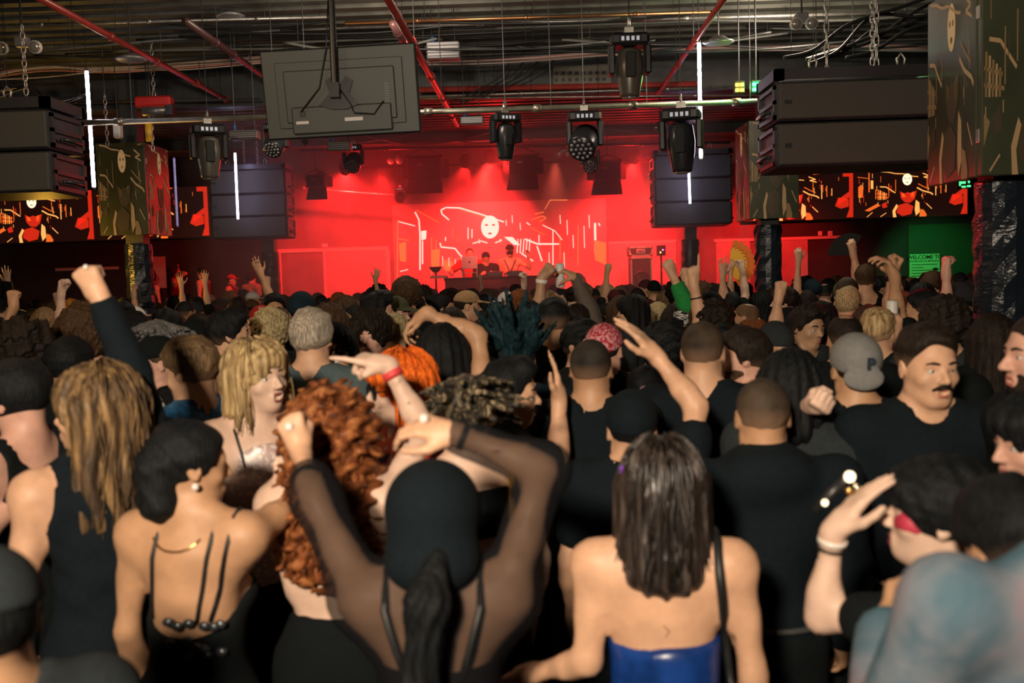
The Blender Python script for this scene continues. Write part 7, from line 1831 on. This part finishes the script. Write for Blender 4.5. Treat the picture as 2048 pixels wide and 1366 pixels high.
for x, y in cand:
    if len(crowd) >= 262: break
    if any(abs(x - a) < .44 and abs(y - b) < .34 for a, b in placed): continue
    if any((x - a) ** 2 + (y - b) ** 2 < .50 ** 2 for a, b in COLS): continue
    top = 1.62 + cr.uniform(0, .16) if cr.uniform() < .8 else 1.80
    if y > 14: top = 1.60 + cr.uniform(0, .12)
    px_, _ = pix((x, y, top))
    if px_ < -40 or px_ > 2090:
        if y > 2.91 and y < 10.5 and side_n < 34 and cr.uniform() < .6: side_n += 1; placed.append((x, y)); crowd.append((x, y, top))
        continue
    hd, bd = sil(x, y, top)
    n_ = hd.sum()
    if n_ == 0 or (hd & ~buf).sum() < max(1, .22 * n_): continue
    buf |= hd | bd
    placed.append((x, y)); crowd.append((x, y, top))
HW = {'black': 'black', 'dark': 'dark', 'brown': 'brown', 'lightbrown': 'light brown', 'dirtyblond': 'dark blond', 'straw': 'straw-blond', 'grey': 'grey', 'silver': 'silver', 'auburn': 'auburn'}
GWD = {'tee': 't-shirt', 'tank': 'vest', 'long': 'sweater', 'coat': 'jacket', 'hoodie': 'hoodie'}
def set_mat(o, m):
    if not o.material_slots: return
    o.material_slots[0].link = 'OBJECT'; o.material_slots[0].material = m
lab = {}
todo = []
for i, (x, y, top) in enumerate(crowd):
    root, words, d = PROTO[int(cr.integers(len(PROTO)))]
    r = root.copy(); COL.objects.link(r); r.location = (x, y, 0); k = top / 1.735
    sk, hc_, wc_, hc2 = skins[int(cr.integers(len(skins)))], hcol[int(cr.integers(len(hcol)))], wcol[int(cr.integers(len(wcol)))], hcol2[int(cr.integers(len(hcol2)))]
    yaw = cr.normal(0, 28)
    if cr.uniform() < .14: yaw = cr.choice((-95, 95, -130, 130, 80, -80))
    if d['faced']: yaw = cr.uniform(110, 250)
    r.rotation_euler = (0, 0, -math.radians(yaw)); r.scale = (k, k, k)
    for ch in root.children:
        c = ch.copy(); COL.objects.link(c); c.parent = r; nm = c.name.split('.')[0]
        if nm == 'body': set_mat(c, skin(sk))
        elif nm in ('hair', 'beard', 'eyebrow'): set_mat(c, hairm(hc_ if nm == 'hair' else ('dark' if hc_ not in ('black', 'dark', 'brown') else hc_)))
        elif nm in ('cap', 'beanie'): set_mat(c, cloth(hc2))
        elif nm in ('t_shirt', 'tank_top', 'long_sleeve_top', 'jacket', 'hoodie'): set_mat(c, cloth(wc_))
        for g in ch.children:
            e_ = g.copy(); COL.objects.link(e_); e_.parent = c
    px, py = pix((x, y, top)); place = [t for a, t in marks if px < a][0]
    dep = 'nearby' if y < 7 else 'mid-floor' if y < 10.5 else 'far back' if y < 14.5 else 'up front'
    head = ('%s %s' % (hc2, d['hat'][0])) if d['hat'] else '%s %s hair' % (words, HW[hc_])
    gw = {'ink': 'black'}.get(wc_, wc_) + ' ' + GWD[d['wear'][0]]
    arm = {'fist': ', fist up'}.get(d['RA'], '')
    todo.append((r, px, '%s, %s%s, %s %s' % (head, gw, arm, dep, place)))
by = {}
for r, px, t in todo: by.setdefault(t, []).append((px, r))
ORD = ['leftmost', 'second', 'third', 'fourth', 'fifth']
def short16(s_): return s_ if len(s_.split()) <= 16 else s_.replace('person with ', '')
for t, ls in by.items():
    ls.sort(key=lambda a: a[0])
    for j, (px, r) in enumerate(ls):
        tag(r, short16('person with ' + t) if len(ls) == 1 else '%s with %s' % (ORD[min(j, 4)] if len(ls) > 2 else ('left', 'right')[j], t), 'person', 'dancers filling the floor')
for root, _, _ in PROTO:
    for ch in list(root.children):
        for g in list(ch.children): bpy.data.objects.remove(g)
        bpy.data.objects.remove(ch)
    bpy.data.objects.remove(root)
